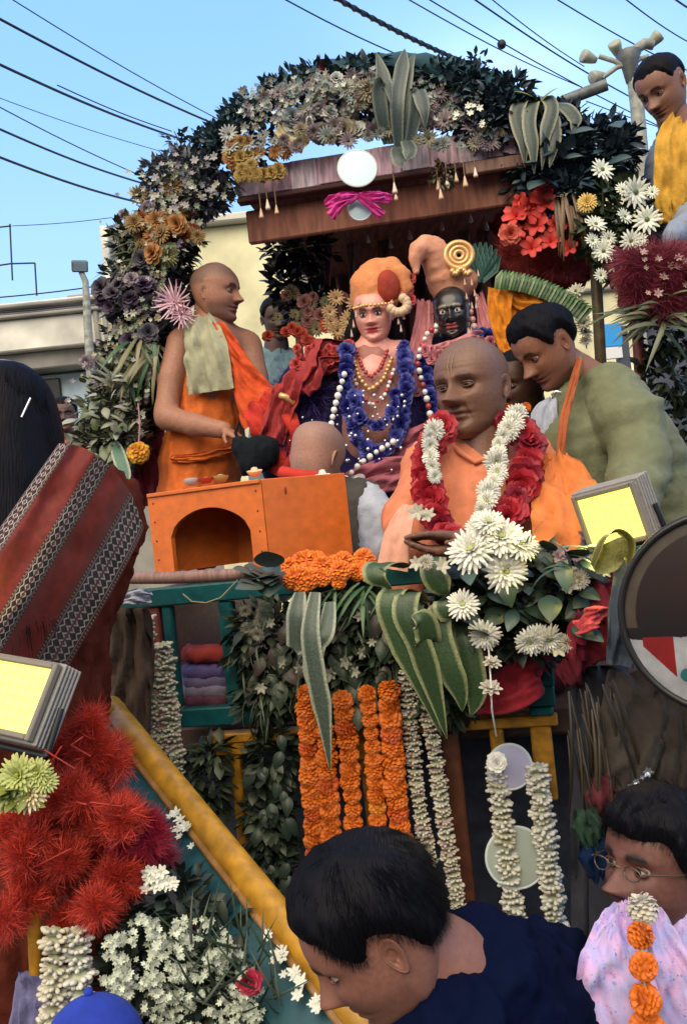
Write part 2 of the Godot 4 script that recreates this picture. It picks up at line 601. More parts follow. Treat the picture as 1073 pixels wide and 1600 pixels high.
func setting() -> void:
	var g := B.new()
	for r in 1:
		g.grid([PackedVector3Array([Vector3(-300, 0, 300), Vector3(300, 0, 300)]), PackedVector3Array([Vector3(-300, 0, -300), Vector3(300, 0, -300)])])
	structure("ground", g, mat("asphalt", L(0.05, 0.05, 0.052), 0.9, {"tex": noise_tex("asphalt", 0.1, 0.5, 1.2), "scale": 0.7, "bump": noise_tex("asphalt_bump", 0.4, 0.0, 1.0), "depth": 0.6}))
	var white := mat("white_render", L(0.86, 0.84, 0.77), 0.9, {"tex": noise_tex("stain", 0.02, 0.7, 1.05, 256, 5), "scale": 0.25})
	var grey := mat("grey_render", L(0.36, 0.35, 0.33), 0.9, {"tex": noise_tex("stain", 0.02, 0.7, 1.05, 256, 5), "scale": 0.25})
	var cream := mat("cream_render", L(0.95, 0.9, 0.58), 0.9, {"tex": noise_tex("stain", 0.02, 0.7, 1.05, 256, 5), "scale": 0.25})
	var dark := mat("window_dark", L(0.02, 0.025, 0.03), 0.15)
	var teal := mat("teal_shade", L(0.03, 0.3, 0.34), 0.6)
	# long low white building at the left: parapets, slabs, bands
	var at := P(60, 600, 15.0)
	var t := thing("white_building", "long white building with banded balconies and a flat roof behind the saree woman", "building", Vector3(at.x, 0, at.z))
	var turn := 0.02
	var fx := Transform3D(Basis(Vector3.UP, turn), Vector3(at.x, 0, at.z))
	var yof := func(v: float) -> float: return P(60, v, 15.0).y
	var seg := func(called: String, v0: float, v1: float, dep: float, m: Material, x0 := -7.0, x1 := 3.4, zoff := 0.0) -> void:
		var b := B.new()
		var ya: float = yof.call(v1)
		var yb: float = yof.call(v0)
		wall_box(b, fx * Vector3((x0 + x1) * 0.5, (ya + yb) * 0.5, dep * 0.5 - 2.0 + zoff), Vector3(x1 - x0, yb - ya, dep), turn)
		part(called, b, m, t)
	seg.call("wall", 555, 1010, 1.6, grey)
	seg.call("wall", 470, 560, 1.3, white)
	seg.call("parapet", 505, 553, 2.4, white)
	seg.call("cornice", 499, 504.5, 2.5, grey)
	seg.call("band", 489, 494, 2.3, white)
	seg.call("cornice", 482, 488, 2.45, grey)
	seg.call("roof_wall", 466, 481, 1.9, white)
	seg.call("awning", 472, 477, 1.98, teal, -0.2, 0.75)
	seg.call("soffit", 553.5, 580, 2.2, grey)
	seg.call("shop_wall", 583, 660, 1.75, mat("pale_blue_render", L(0.45, 0.58, 0.7), 0.9, {"tex": noise_tex("stain", 0.02, 0.7, 1.05, 256, 5), "scale": 0.25}))
	for k in 5:
		seg.call("shop_window", 590, 640, 1.8, dark, -6.5 + k * 1.9, -5.4 + k * 1.9)
	for k in 3: seg.call("downpipe", 500, 560, 2.46, grey, 0.95 + 0.14 * k, 1.03 + 0.14 * k)
	seg.call("roof_hut", 440, 466, 1.0, mat("tan_render", L(0.42, 0.33, 0.24), 0.9, {"tex": noise_tex("stain", 0.02, 0.7, 1.05, 256, 5), "scale": 0.25}), 0.35, 1.6)
	seg.call("water_tank", 452, 473, 1.0, teal, 1.0, 2.4, 0.4)
	# cream building behind the float
	var c0 := P(520, 600, 11.0)
	var t2 := thing("cream_building", "tall cream yellow building with shuttered side behind the float", "building", Vector3(c0.x, 0, c0.z))
	var yr := P(312, 352, 11.0)
	var b2 := B.new()
	var wl := P(308, 500, 11.0)
	var wr := P(1040, 500, 11.0)
	var side := Transform3D(Basis(Vector3.UP, 0.0), Vector3.ZERO)
	wall_box(b2, Vector3((wl.x + wr.x) * 0.5, yr.y * 0.5, -12.6), Vector3(wr.x - wl.x, yr.y, 3.0), 0.0)
	var wall2 := part("wall", b2, cream, t2)
	var yk := 0
	for v in [405, 424, 440, 448, 508]:
		var lb := B.new()
		var y := P(390, v, 11.0).y
		wall_box(lb, Vector3((wl.x + wr.x) * 0.5 + 0.6, y, -11.06), Vector3(wr.x - wl.x - 1.2, 0.05 + 0.02 * (yk % 2), 0.1), 0.0)
		part("ledge", lb, grey, wall2)
		yk += 1
	for k in 4:
		var wb := B.new()
		wall_box(wb, Vector3(wl.x + 1.6 + k * 1.35, P(390, 470, 11.0).y, -11.09), Vector3(0.7, 0.34, 0.06), 0.0)
		part("window", wb, dark, wall2)
	var rl := B.new()
	wall_box(rl, Vector3((wl.x + wr.x) * 0.5, yr.y + 0.05, -12.55), Vector3(wr.x - wl.x + 0.2, 0.1, 3.2), 0.0)
	part("roof", rl, white, t2)
	# grey-white building between the two, seen above the left flower column
	var c3 := P(185, 380, 19.0)
	var t3 := thing("grey_building", "narrow pale grey building showing above the left flower column", "building", Vector3(c3.x, 0, c3.z))
	var b3 := B.new()
	wall_box(b3, Vector3(c3.x + 1.2, c3.y * 0.5 + 0.15, c3.z - 1.5), Vector3(3.0, c3.y + 0.3, 3.0), 0.0)
	part("wall", b3, grey, t3)
	var b4 := B.new()
	wall_box(b4, Vector3(c3.x - 0.24, c3.y * 0.5 + 0.17, c3.z + 0.06), Vector3(0.16, c3.y + 0.34, 0.2), 0.0)
	part("corner_pillar", b4, white, t3)
	# unseen street fronts behind the crowd, added to shade the float from that side
	for k in 3:
		var hb := B.new()
		var hx := [-13.0, 1.0, 14.0]
		var hh: float = [7.5, 5.0, 8.0][k]
		var ht := thing("unseen_street_house", ["unseen tall grey house behind the crowd at the far left", "unseen low house straight behind the crowd", "unseen tall grey house behind the crowd at the far right"][k], "building", Vector3(hx[k], 0, 13.0))
		wall_box(hb, Vector3(hx[k], hh * 0.5, 15.0), Vector3(12.0, hh, 5.0), 0.0)
		var hwall := part("wall", hb, grey, ht)
		for q in 8:
			var wb2 := B.new()
			wall_box(wb2, Vector3(hx[k] - 4.4 + (q % 4) * 2.9, 1.8 + 2.6 * (q / 4), 12.49), Vector3(1.2, 1.3, 0.08), 0.0)
			part("window", wb2, dark, hwall)
	# roof aerial
	var ab := thing("roof_aerial", "thin wire roof aerial on the white building at the left edge", "aerial", P(20, 462, 15.0))
	var wire := mat("dark_metal", L(0.03, 0.035, 0.045), 0.5, {"metal": 0.6})
	for l in [[[16, 350], [20, 438]], [[-10, 356], [18, 353]], [[-10, 416], [17, 412]], [[17, 412], [55, 411]], [[55, 411], [58, 462]]]:
		var rb := B.new()
		rb.tube(PackedVector3Array([P(l[0][0], l[0][1], 15.0), P(l[1][0], l[1][1], 15.0)]), 0.014, 6)
		part("rod", rb, wire, ab)

func street_lights() -> void:
	var metal := mat("pole_grey", L(0.2, 0.22, 0.23), 0.5, {"metal": 0.4, "tex": noise_tex("paint_wear", 0.03, 0.55, 1.12, 256, 5), "scale": 2.0})
	var pale := mat("pole_pale", L(0.42, 0.44, 0.4), 0.5, {"tex": noise_tex("paint_wear", 0.03, 0.55, 1.12, 256, 5), "scale": 2.0})
	# square floodlight on a pole at the left
	var base := P(150, 830, 10.0)
	base.y = 0.0
	var t := thing("floodlight_pole", "grey street pole with one square floodlight head before the white building", "street lamp", base)
	var b := B.new()
	b.tube(PackedVector3Array([base, P(146, 640, 10.0), P(137, 500, 10.0), P(134, 440, 10.0), P(127, 424, 10.0)]), [0.06, 0.055, 0.045, 0.035, 0.03], 10)
	part("pole", b, pale, t)
	var hb := B.new()
	hb.box(Transform3D(Basis(Vector3.UP, 0.4) * Basis(Vector3.RIGHT, 0.5), P(125, 416, 9.95)), Vector3(0.17, 0.12, 0.06), 0.01)
	var lh0 := part("lamp_head", hb, metal, t)
	var lb := B.new()
	lb.box(Transform3D(Basis(Vector3.UP, 0.4) * Basis(Vector3.RIGHT, 0.5), P(125, 416, 9.95)) * Transform3D(Basis(), Vector3(0, 0, 0.032)), Vector3(0.14, 0.09, 0.006), 0.002)
	part("lens", lb, mat("lens_glass", L(0.25, 0.35, 0.42), 0.1), lh0)
	# the many-headed lamp at the right
	var b0 := P(1042, 800, 6.0)
	b0.y = 0.0
	var t2 := thing("many_headed_lamp", "tall pale street lamp post with several outstretched heads at the right", "street lamp", b0)
	var pb := B.new()
	pb.tube(PackedVector3Array([b0, P(1015, 500, 6.0), P(1003, 270, 6.0), P(995, 170, 6.0), P(986, 100, 6.0)]), [0.08, 0.07, 0.05, 0.045, 0.04], 12)
	part("pole", pb, pale, t2)
	var cu := B.new()
	cu.tube(PackedVector3Array([P(985, 120, 6.0), P(985, 95, 6.0), P(992, 78, 6.0), P(1006, 68, 6.0), P(1020, 70, 6.0)]), 0.034, 10)
	part("curved_arm", cu, pale, t2)
	for a in [[[985, 112], [935, 88]], [[984, 98], [940, 122]], [[984, 105], [1012, 88]], [[984, 98], [962, 74]]]:
		var ab := B.new()
		ab.tube(PackedVector3Array([P(a[0][0], a[0][1], 6.0), P((a[0][0] + a[1][0]) * 0.5, (a[0][1] + a[1][1]) * 0.5 - 4, 6.0), P(a[1][0], a[1][1], 6.0)]), 0.016, 8)
		part("arm", ab, pale, t2)
	var k := 0
	for h in [[918, 90, 1.2], [932, 120, -0.9], [1022, 62, 0.2], [962, 76, 0.9]]:
		var lh := B.new()
		lh.lathe(aim(P(h[0], h[1], 6.0), P(h[0], h[1], 6.0) - P(984, 100, 6.0) + Vector3(0, 0, 0.1), 1.0), [[0.0, -0.06], [0.02, -0.06], [0.03, -0.03], [0.042, 0.02], [0.042, 0.04], [0.03, 0.045], [0.0, 0.05]], 14)
		part("lamp_head", lh, mat("lamp_white", L(0.34, 0.35, 0.28), 0.4), t2)
		k += 1
	var cr := B.new()
	cr.lathe(Transform3D(Basis(), P(983, 100, 6.0)), [[0.0, -0.13], [0.035, -0.12], [0.06, 0.02], [0.085, 0.07], [0.05, 0.09], [0.0, 0.09]], 12)
	part("collar", cr, metal, t2)

func cables() -> void:
	var m := mat("cable_black", L(0.012, 0.016, 0.03), 0.6)
	# [u0, v0, u1, v1, depth at the first end, depth at the other, radius in mm, what is said of it]
	var list := [
		[-40, 8, 345, 198, 7.0, 10.0, 13, "black power cable reaching the canopy's left shoulder, thicker of the topmost pair"],
		[5, -10, 352, 192, 7.5, 10.0, 6, "thin wire running just above the topmost thick cable at the upper left"],
		[-40, 82, 285, 218, 7.0, 10.0, 14, "black power cable second from the top at the left, ending behind the tall sprig"],
		[90, 133, 268, 205, 8.3, 10.0, 7, "thin wire splitting off the second thick cable at the left"],
		[-40, 138, 250, 236, 9.0, 11.0, 5, "faint thin wire in the middle of the left cables"],
		[-40, 146, 228, 278, 8.5, 10.5, 7, "thin wire crossing below the faint wire at the left"],
		[-40, 184, 235, 290, 7.0, 10.0, 12, "black power cable next to lowest at the left"],
		[-40, 230, 232, 320, 7.0, 10.0, 13, "lowest thick black cable at the left, ending at the orange flower bunch"],
		[425, -12, 632, 90, 8.0, 9.5, 8, "thin wire ending at the upright leaves on top of the arch"],
		[505, -14, 740, 104, 6.5, 8.5, 17, "thick twisted black cable touching the top of the arch at right"],
		[615, -14, 912, 138, 8.0, 11.0, 7, "wire just right of the thick twisted cable"],
		[648, -14, 1060, 212, 8.0, 11.0, 7, "wire with a small knot in the upper right sky"],
		[722, -14, 1000, 160, 8.0, 11.0, 9, "darker wire running down to the many-headed lamp"],
		[752, -14, 912, 104, 8.0, 10.0, 6, "thin wire ending at the lamp's leftmost head"],
		[858, -8, 1090, 118, 8.0, 10.0, 7, "wire passing left of the lamp's curved arm"],
		[968, -8, 1090, 74, 8.0, 10.0, 7, "second wire from the upper right corner"],
		[1042, -10, 1100, 26, 8.0, 9.0, 10, "short wire at the very upper right corner"],
		[930, 238, 1090, 268, 9.0, 10.0, 6, "thin wire behind the yellow kurta man, low at the right"],
		[915, 158, 1090, 216, 9.0, 10.0, 6, "thin wire behind the head of the yellow kurta man"],
		[20, 353, 175, 340, 15.0, 16.0, 7, "faint level wire from the roof aerial"],
		[-40, 468, 210, 438, 12.0, 13.0, 10, "sagging cable across the top of the white building"],
		[-40, 492, 220, 462, 12.0, 13.0, 12, "sagging cable across the parapet of the white building"],
	]
	for q in list:
		var a := P(q[0], q[1], q[4])
		var e := P(q[2], q[3], q[5])
		var p := PackedVector3Array()
		for k in 13:
			var t := k / 12.0
			p.append(a.lerp(e, t) + Vector3.DOWN * 0.035 * sin(PI * t) * a.distance_to(e) * 0.35)
		var b := B.new()
		b.tube(p, q[6] * 0.001 * 0.9, 6)
		if q[6] == 17:
			for s in 2:
				var p2 := PackedVector3Array()
				for k in 49:
					var t := k / 48.0
					var an := t * 60.0 + s * PI
					p2.append(a.lerp(e, t) + Vector3.DOWN * 0.035 * sin(PI * t) * a.distance_to(e) * 0.35 + Vector3(sin(an), cos(an), 0) * 0.014)
				b.tube(p2, 0.012, 5)
		if q[7].contains("knot"):
			b.ball(Transform3D(Basis.from_scale(Vector3.ONE * 0.045), a.lerp(e, 0.26) + Vector3.DOWN * 0.06), 8, 5)
		solo("power_cable", b, m, q[7], "cable", a, "overhead cables")

# ---------- the float ----------
func truck() -> void:
	var teal := paint("teal_paint", L(0.0, 0.115, 0.125))
	var yellow := paint("yellow_paint", L(0.62, 0.29, 0.02))
	var brown := paint("brown_paint", L(0.16, 0.05, 0.022))
	var red_brown := paint("red_brown_paint", L(0.2, 0.045, 0.03))
	var dark := mat("void_dark_board", L(0.05, 0.055, 0.085), 0.8, {"tex": noise_tex("paint_wear", 0.03, 0.55, 1.12, 256, 5), "scale": 2.0})  # dark colour stands in for the unlit void below the bed
	var base := fo - ez * 0.6
	base.y = 0
	var t := thing("flower_float", "teal and yellow truck bed carrying the procession's statues under an arch", "float", base)
	var top := Q(480, 912).y
	var low := Q(375, 1115).y
	var sill := Q(375, 1150).y
	var ledge := func(x0: float, x1: float, y: float, h: float, dep: float, m: Material, called: String, off := 0.0) -> void:
		var a := fo + ex * x0 + ez * off
		var e := fo + ex * x1 + ez * off
		a.y = y; e.y = y
		beam(called, a, e, h, dep, m, t)
	var xof := func(u: float, v: float) -> float: return (Q(u, v) - fo).dot(ex)
	var xl := -0.95
	var xr: float = xof.call(868, 1100)
	ledge.call(xl, xr + 0.3, top, 0.05, 0.05, teal, "top_rail")
	ledge.call(xof.call(285, 1115), xr, low, 0.05, 0.045, teal, "bottom_rail")
	ledge.call(xof.call(325, 1150), xr, sill, 0.026, 0.05, yellow, "sill")
	ledge.call(xof.call(340, 1163), xof.call(385, 1163), sill - 0.03, 0.035, 0.042, yellow, "bracket")
	ledge.call(xof.call(540, 1172), xof.call(610, 1172), sill - 0.05, 0.055, 0.042, yellow, "bracket")
	var post := func(u: float, v: float, y0: float, y1: float, w: float, m: Material, called: String, off := 0.0) -> void:
		var p := fo + ex * float(xof.call(u, v)) + ez * off
		var b := B.new()
		b.box(Transform3D(Basis(ex, Vector3.UP, ez), Vector3(p.x, (y0 + y1) * 0.5, p.z)), Vector3(w, y1 - y0, w), 0.005)
		part(called, b, m, t)
	post.call(362, 1020, low + 0.026, top - 0.026, 0.04, teal, "post")
	post.call(268, 1000, low + 0.026, top - 0.026, 0.03, teal, "post")
	post.call(853, 1090, low + 0.026, top - 0.026, 0.05, teal, "post")
	post.call(848, 1135, sill + 0.014, low - 0.026, 0.06, teal, "post")
	post.call(246, 985, 0.7, top - 0.026, 0.035, red_brown, "post")
	post.call(374, 1240, 0.4, sill - 0.014, 0.03, yellow, "lower_post")
	post.call(578, 1240, 0.4, sill - 0.08, 0.03, yellow, "lower_post")
	post.call(850, 1195, 1.22, sill - 0.014, 0.052, yellow, "lower_post")
	post.call(853, 1330, 0.3, 1.215, 0.048, brown, "lower_post")
	post.call(718, 1290, 0.3, sill - 0.014, 0.045, brown, "lower_post", 0.004)
	post.call(778, 1165, sill - 0.085, sill - 0.014, 0.035, yellow, "hook_block", 0.01)
	# bed and boards behind the frame; the back one is dark to imitate shade
	var deck := B.new()
	var dc := fo - ez * 1.55
	deck.box(Transform3D(Basis(ex, Vector3.UP, ez), Vector3(dc.x, low - 0.09, dc.z)), Vector3(2.3, 0.08, 2.9), 0.01)
	part("bed", deck, paint("bed_paint", L(0.09, 0.045, 0.03), 0.7), t)
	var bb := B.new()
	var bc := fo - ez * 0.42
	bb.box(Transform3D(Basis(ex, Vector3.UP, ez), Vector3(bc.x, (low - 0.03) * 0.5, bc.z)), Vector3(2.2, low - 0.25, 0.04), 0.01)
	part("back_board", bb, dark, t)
	for s in [-1.0, 1.0]:
		var sb := B.new()
		var sc: Vector3 = fo - ez * 1.5 + ex * s * 1.13
		sb.box(Transform3D(Basis(ex, Vector3.UP, ez), Vector3(sc.x, low + 0.08, sc.z)), Vector3(0.04, 0.4, 2.8), 0.008)
		part("side_board", sb, red_brown, t)
	for s in [-1.0, 1.0]:
		for z in [-0.7, -2.5]:
			var wh := B.new()
			var wc: Vector3 = fo + ex * s * 0.85 + ez * z
			var wx := Transform3D(Basis(Vector3.UP, ex, Vector3.UP.cross(ex)), Vector3(wc.x, 0.36, wc.z))
			wh.lathe(wx, [[0.0, -0.06], [0.19, -0.06], [0.22, -0.09], [0.22, 0.09], [0.19, 0.06], [0.0, 0.06]], 24)
			var rim := part("wheel", wh, mat("wheel_rim", L(0.3, 0.3, 0.3), 0.5, {"metal": 0.5}), t)
			var ty := B.new()
			ty.lathe(wx, [[0.215, -0.1], [0.3, -0.11], [0.36, -0.08], [0.36, 0.08], [0.3, 0.11], [0.215, 0.1]], 24)
			part("tyre", ty, mat("rubber", L(0.03, 0.03, 0.032), 0.8), rim)
	# bundle of folded cloths behind the left bay of the rail
	var fb := thing("cloth_bundle", "red and purple check cloths folded behind the teal posts", "cloth", fo + ex * -0.42 - ez * 0.12)
	var cols := [L(0.4, 0.04, 0.03), L(0.12, 0.09, 0.28), L(0.2, 0.16, 0.3), L(0.3, 0.26, 0.36), L(0.16, 0.05, 0.1)]
	for k in 5:
		var q := field(0.014, 0.02)
		var y := 1035.0 + (k * 14.0 if k > 0 else -14.0)
		q.seg(Q(300, y, -0.1), Q(352, y - 3, -0.1), 0.028, 0.026)
		q.seg(Q(300, y + 2, -0.05), Q(350, y, -0.05), 0.022, 0.022)
		var cb := B.new()
		q.into(cb, Color.WHITE, folds(0.008, 3.0))
		part("folded_cloth", cb, cloth("bundle_%d" % k, cols[k]), fb)

func altar_box() -> void:
	var orange := mat("orange_board", L(0.78, 0.18, 0.025), 0.5, {"tex": noise_tex("board_wear", 0.02, 0.78, 1.08, 512, 6), "scale": 2.2, "bump": noise_tex("paint_bump", 0.08, 0.2, 0.8), "depth": 0.05})
	var A := P(407, 748, 2.5)      # nearest top corner
	var Lc := P(231, 781, 2.72)
	var Rc := P(541, 757, 2.66)
	Lc.y = A.y; Rc.y = A.y
	var bot := P(424, 884, 2.5).y
	var t := thing("altar_box", "orange box with a dark arched opening standing on the float's rail", "box", Vector3(A.x, bot, A.z))
	var dl := Lc - A
	var dr := Rc - A
	var nl := dl.cross(Vector3.UP).normalized()
	if nl.z < 0: nl = -nl
	var nr := dr.cross(Vector3.UP).normalized()
	if nr.z < 0: nr = -nr
	var th := 0.016
	var H := A.y - bot
	# left face with arched opening: outline strip made of quads between arch and frame
	var b := B.new()
	var W := dl.length()
	var ux := dl.normalized()
	var F := func(x: float, y: float, z: float) -> Vector3: return A + ux * x + Vector3.DOWN * y + nl * z
	var x0 := 0.052
	var x1 := W - 0.075
	var n := 18
	for s in [0.0, -th]:
		var hint := nl if s == 0.0 else -nl
		b.poly(PackedVector3Array([F.call(0, 0, s), F.call(x0, 0, s), F.call(x0, H, s), F.call(0, H, s)]), hint)
		b.poly(PackedVector3Array([F.call(x1, 0, s), F.call(W, 0, s), F.call(W, H, s), F.call(x1, H, s)]), hint)
	var arch := func(k: int) -> Vector2:
		var f := float(k) / n
		var xx := lerpf(x0, x1, f)
		var yy := 0.135 - 0.075 * pow(sin(PI * f), 0.55)
		return Vector2(xx, yy)
	for k in n:
		var a: Vector2 = arch.call(k)
		var e: Vector2 = arch.call(k + 1)
		b.poly(PackedVector3Array([F.call(a.x, 0, 0), F.call(e.x, 0, 0), F.call(e.x, e.y, 0), F.call(a.x, a.y, 0)]), nl)
		b.poly(PackedVector3Array([F.call(a.x, 0, -th), F.call(e.x, 0, -th), F.call(e.x, e.y, -th), F.call(a.x, a.y, -th)]), -nl)
		b.poly(PackedVector3Array([F.call(a.x, a.y, 0), F.call(e.x, e.y, 0), F.call(e.x, e.y, -th), F.call(a.x, a.y, -th)]), Vector3.DOWN)
	b.poly(PackedVector3Array([F.call(x0, 0.135, 0), F.call(x0, H, 0), F.call(x0, H, -th), F.call(x0, 0.135, -th)]), ux)
	b.poly(PackedVector3Array([F.call(x1, 0.135, 0), F.call(x1, H, 0), F.call(x1, H, -th), F.call(x1, 0.135, -th)]), -ux)
	var ap := part("arched_panel", b, orange, t)
	var sb := B.new()
	var xr := dr.normalized()
	sb.box(Transform3D(Basis(xr, Vector3.UP, xr.cross(Vector3.UP)), A + dr * 0.5 + Vector3.DOWN * H * 0.5 - nr * 0.008 + xr * 0.002), Vector3(dr.length() - 0.004, H - 0.002, 0.014), 0.002)
	part("side_panel", sb, orange, t)
	var tb := B.new()
	var inset := Vector3.DOWN * 0.012
	tb.poly(PackedVector3Array([A + inset - nl * 0.018, Lc + inset - nl * 0.018, Lc + dr + inset, Rc + inset - nr * 0.018]), Vector3.UP)
	tb.poly(PackedVector3Array([A + inset * 1.6 - nl * 0.018, Lc + inset * 1.6 - nl * 0.018, Lc + dr + inset * 1.6, Rc + inset * 1.6 - nr * 0.018]), Vector3.DOWN)
	part("top_board", tb, orange, t)
	var kb := B.new()
	for f in [[Lc + dr, Lc, dl], [Lc + dr, Rc, dr]]:
		kb.poly(PackedVector3Array([f[0], f[1] - (f[1] - f[0]).normalized() * 0.02, f[1] - (f[1] - f[0]).normalized() * 0.02 + Vector3.DOWN * H, f[0] + Vector3.DOWN * H]), f[2])
	part("back_panel", kb, orange, t)
	# nail heads and batten on the edges
	for k in 4:
		var nb := B.new()
		for e in [A + ux * 0.02 + nl * 0.001, A + ux * (W - 0.02) + nl * 0.001]:
			nb.ball(Transform3D(Basis.from_scale(Vector3.ONE * 0.0028), e + Vector3.DOWN * (0.03 + k * 0.055)), 6, 4)
		part("nail", nb, mat("nail", L(0.12, 0.07, 0.05), 0.5, {"metal": 0.6}), ap)
	var eb := B.new()
	eb.box(Transform3D(Basis(ux, Vector3.UP, ux.cross(Vector3.UP)), A + dl * 0.5 + nl * 0.0035 + Vector3.DOWN * 0.006), Vector3(W - 0.004, 0.011, 0.006), 0.002)
	part("top_batten", eb, orange, ap)
	var db := B.new()
	db.ball(Transform3D(Basis.from_scale(Vector3(0.004, 0.012, 0.002)), P(446, 766, 2.52)), 8, 6)
	part("drip", db, mat("drip", L(0.2, 0.03, 0.01), 0.4), t)
	# small offerings on top of the box
	var k := 0
	for q in [[300, 752, L(0.6, 0.6, 0.62)], [322, 749, L(0.5, 0.06, 0.05)], [345, 747, L(0.4, 0.3, 0.12)], [398, 738, L(0.8, 0.5, 0.3)], [504, 744, L(0.75, 0.68, 0.55)]]:
		var pb := B.new()
		pb.col = q[2]
		var x := P(q[0], q[1], 2.68)
		pb.lathe(Transform3D(Basis(Vector3.RIGHT, rf(-0.2, 0.2)), x + Vector3.DOWN * 0.004), [[0.0, -0.008], [0.012, -0.008], [0.02, 0.002], [0.024, 0.009], [0.022, 0.009], [0.016, 0.001], [0.008, 0.006 + 0.004 * k], [0.0, 0.008 + 0.004 * k]], 14)
		solo("offering", pb, mat("offering_vc", Color.WHITE, 0.5, {"vc": true}), ["small silver offering bowl on the box's far left", "red offering cup on the box top", "brass offering cup beside the red cup", "pale orange sweet on the box's near corner", "flat cream sweet on the box's right half"][k], "offering", x, "offerings on the orange box")
		k += 1

# ---------- heads, hair, hands ----------
func cv(keys: Array, t: float) -> float:
	var m := keys.size()
	if t <= keys[0][0]: return keys[0][1]
	if t >= keys[m - 1][0]: return keys[m - 1][1]
	var k := 0
	while keys[k + 1][0] < t: k += 1
	var f: float = (t - keys[k][0]) / (keys[k + 1][0] - keys[k][0])
	return cubic_interpolate(keys[k][1], keys[k + 1][1], keys[maxi(k - 1, 0)][1], keys[mini(k + 2, m - 1)][1], f)

const HW := [[-0.5, 0.09], [-0.44, 0.17], [-0.36, 0.235], [-0.25, 0.28], [-0.1, 0.315], [0.05, 0.33], [0.18, 0.335], [0.3, 0.305], [0.4, 0.235], [0.46, 0.15], [0.49, 0.07], [0.5, 0.0]]
const HF := [[-0.5, 0.26], [-0.46, 0.33], [-0.4, 0.355], [-0.3, 0.345], [-0.2, 0.365], [-0.1, 0.37], [0.0, 0.365], [0.1, 0.385], [0.2, 0.375], [0.3, 0.325], [0.4, 0.235], [0.46, 0.145], [0.49, 0.07], [0.5, 0.0]]
const HB := [[-0.5, 0.05], [-0.42, 0.1], [-0.32, 0.2], [-0.2, 0.29], [-0.1, 0.34], [0.0, 0.39], [0.12, 0.43], [0.22, 0.425], [0.32, 0.37], [0.4, 0.275], [0.46, 0.165], [0.49, 0.075], [0.5, 0.0]]

func ga(x: float, s: float) -> float: return exp(-x * x / (2.0 * s * s))

func facing(u: float, v: float, d: float, yaw: float, pitch: float, roll := 0.0) -> Transform3D:
	var bs := Basis(Vector3.UP, deg_to_rad(yaw)) * Basis(Vector3.RIGHT, deg_to_rad(pitch)) * Basis(Vector3.BACK, deg_to_rad(roll))
	return Transform3D(bs, P(u, v, d))

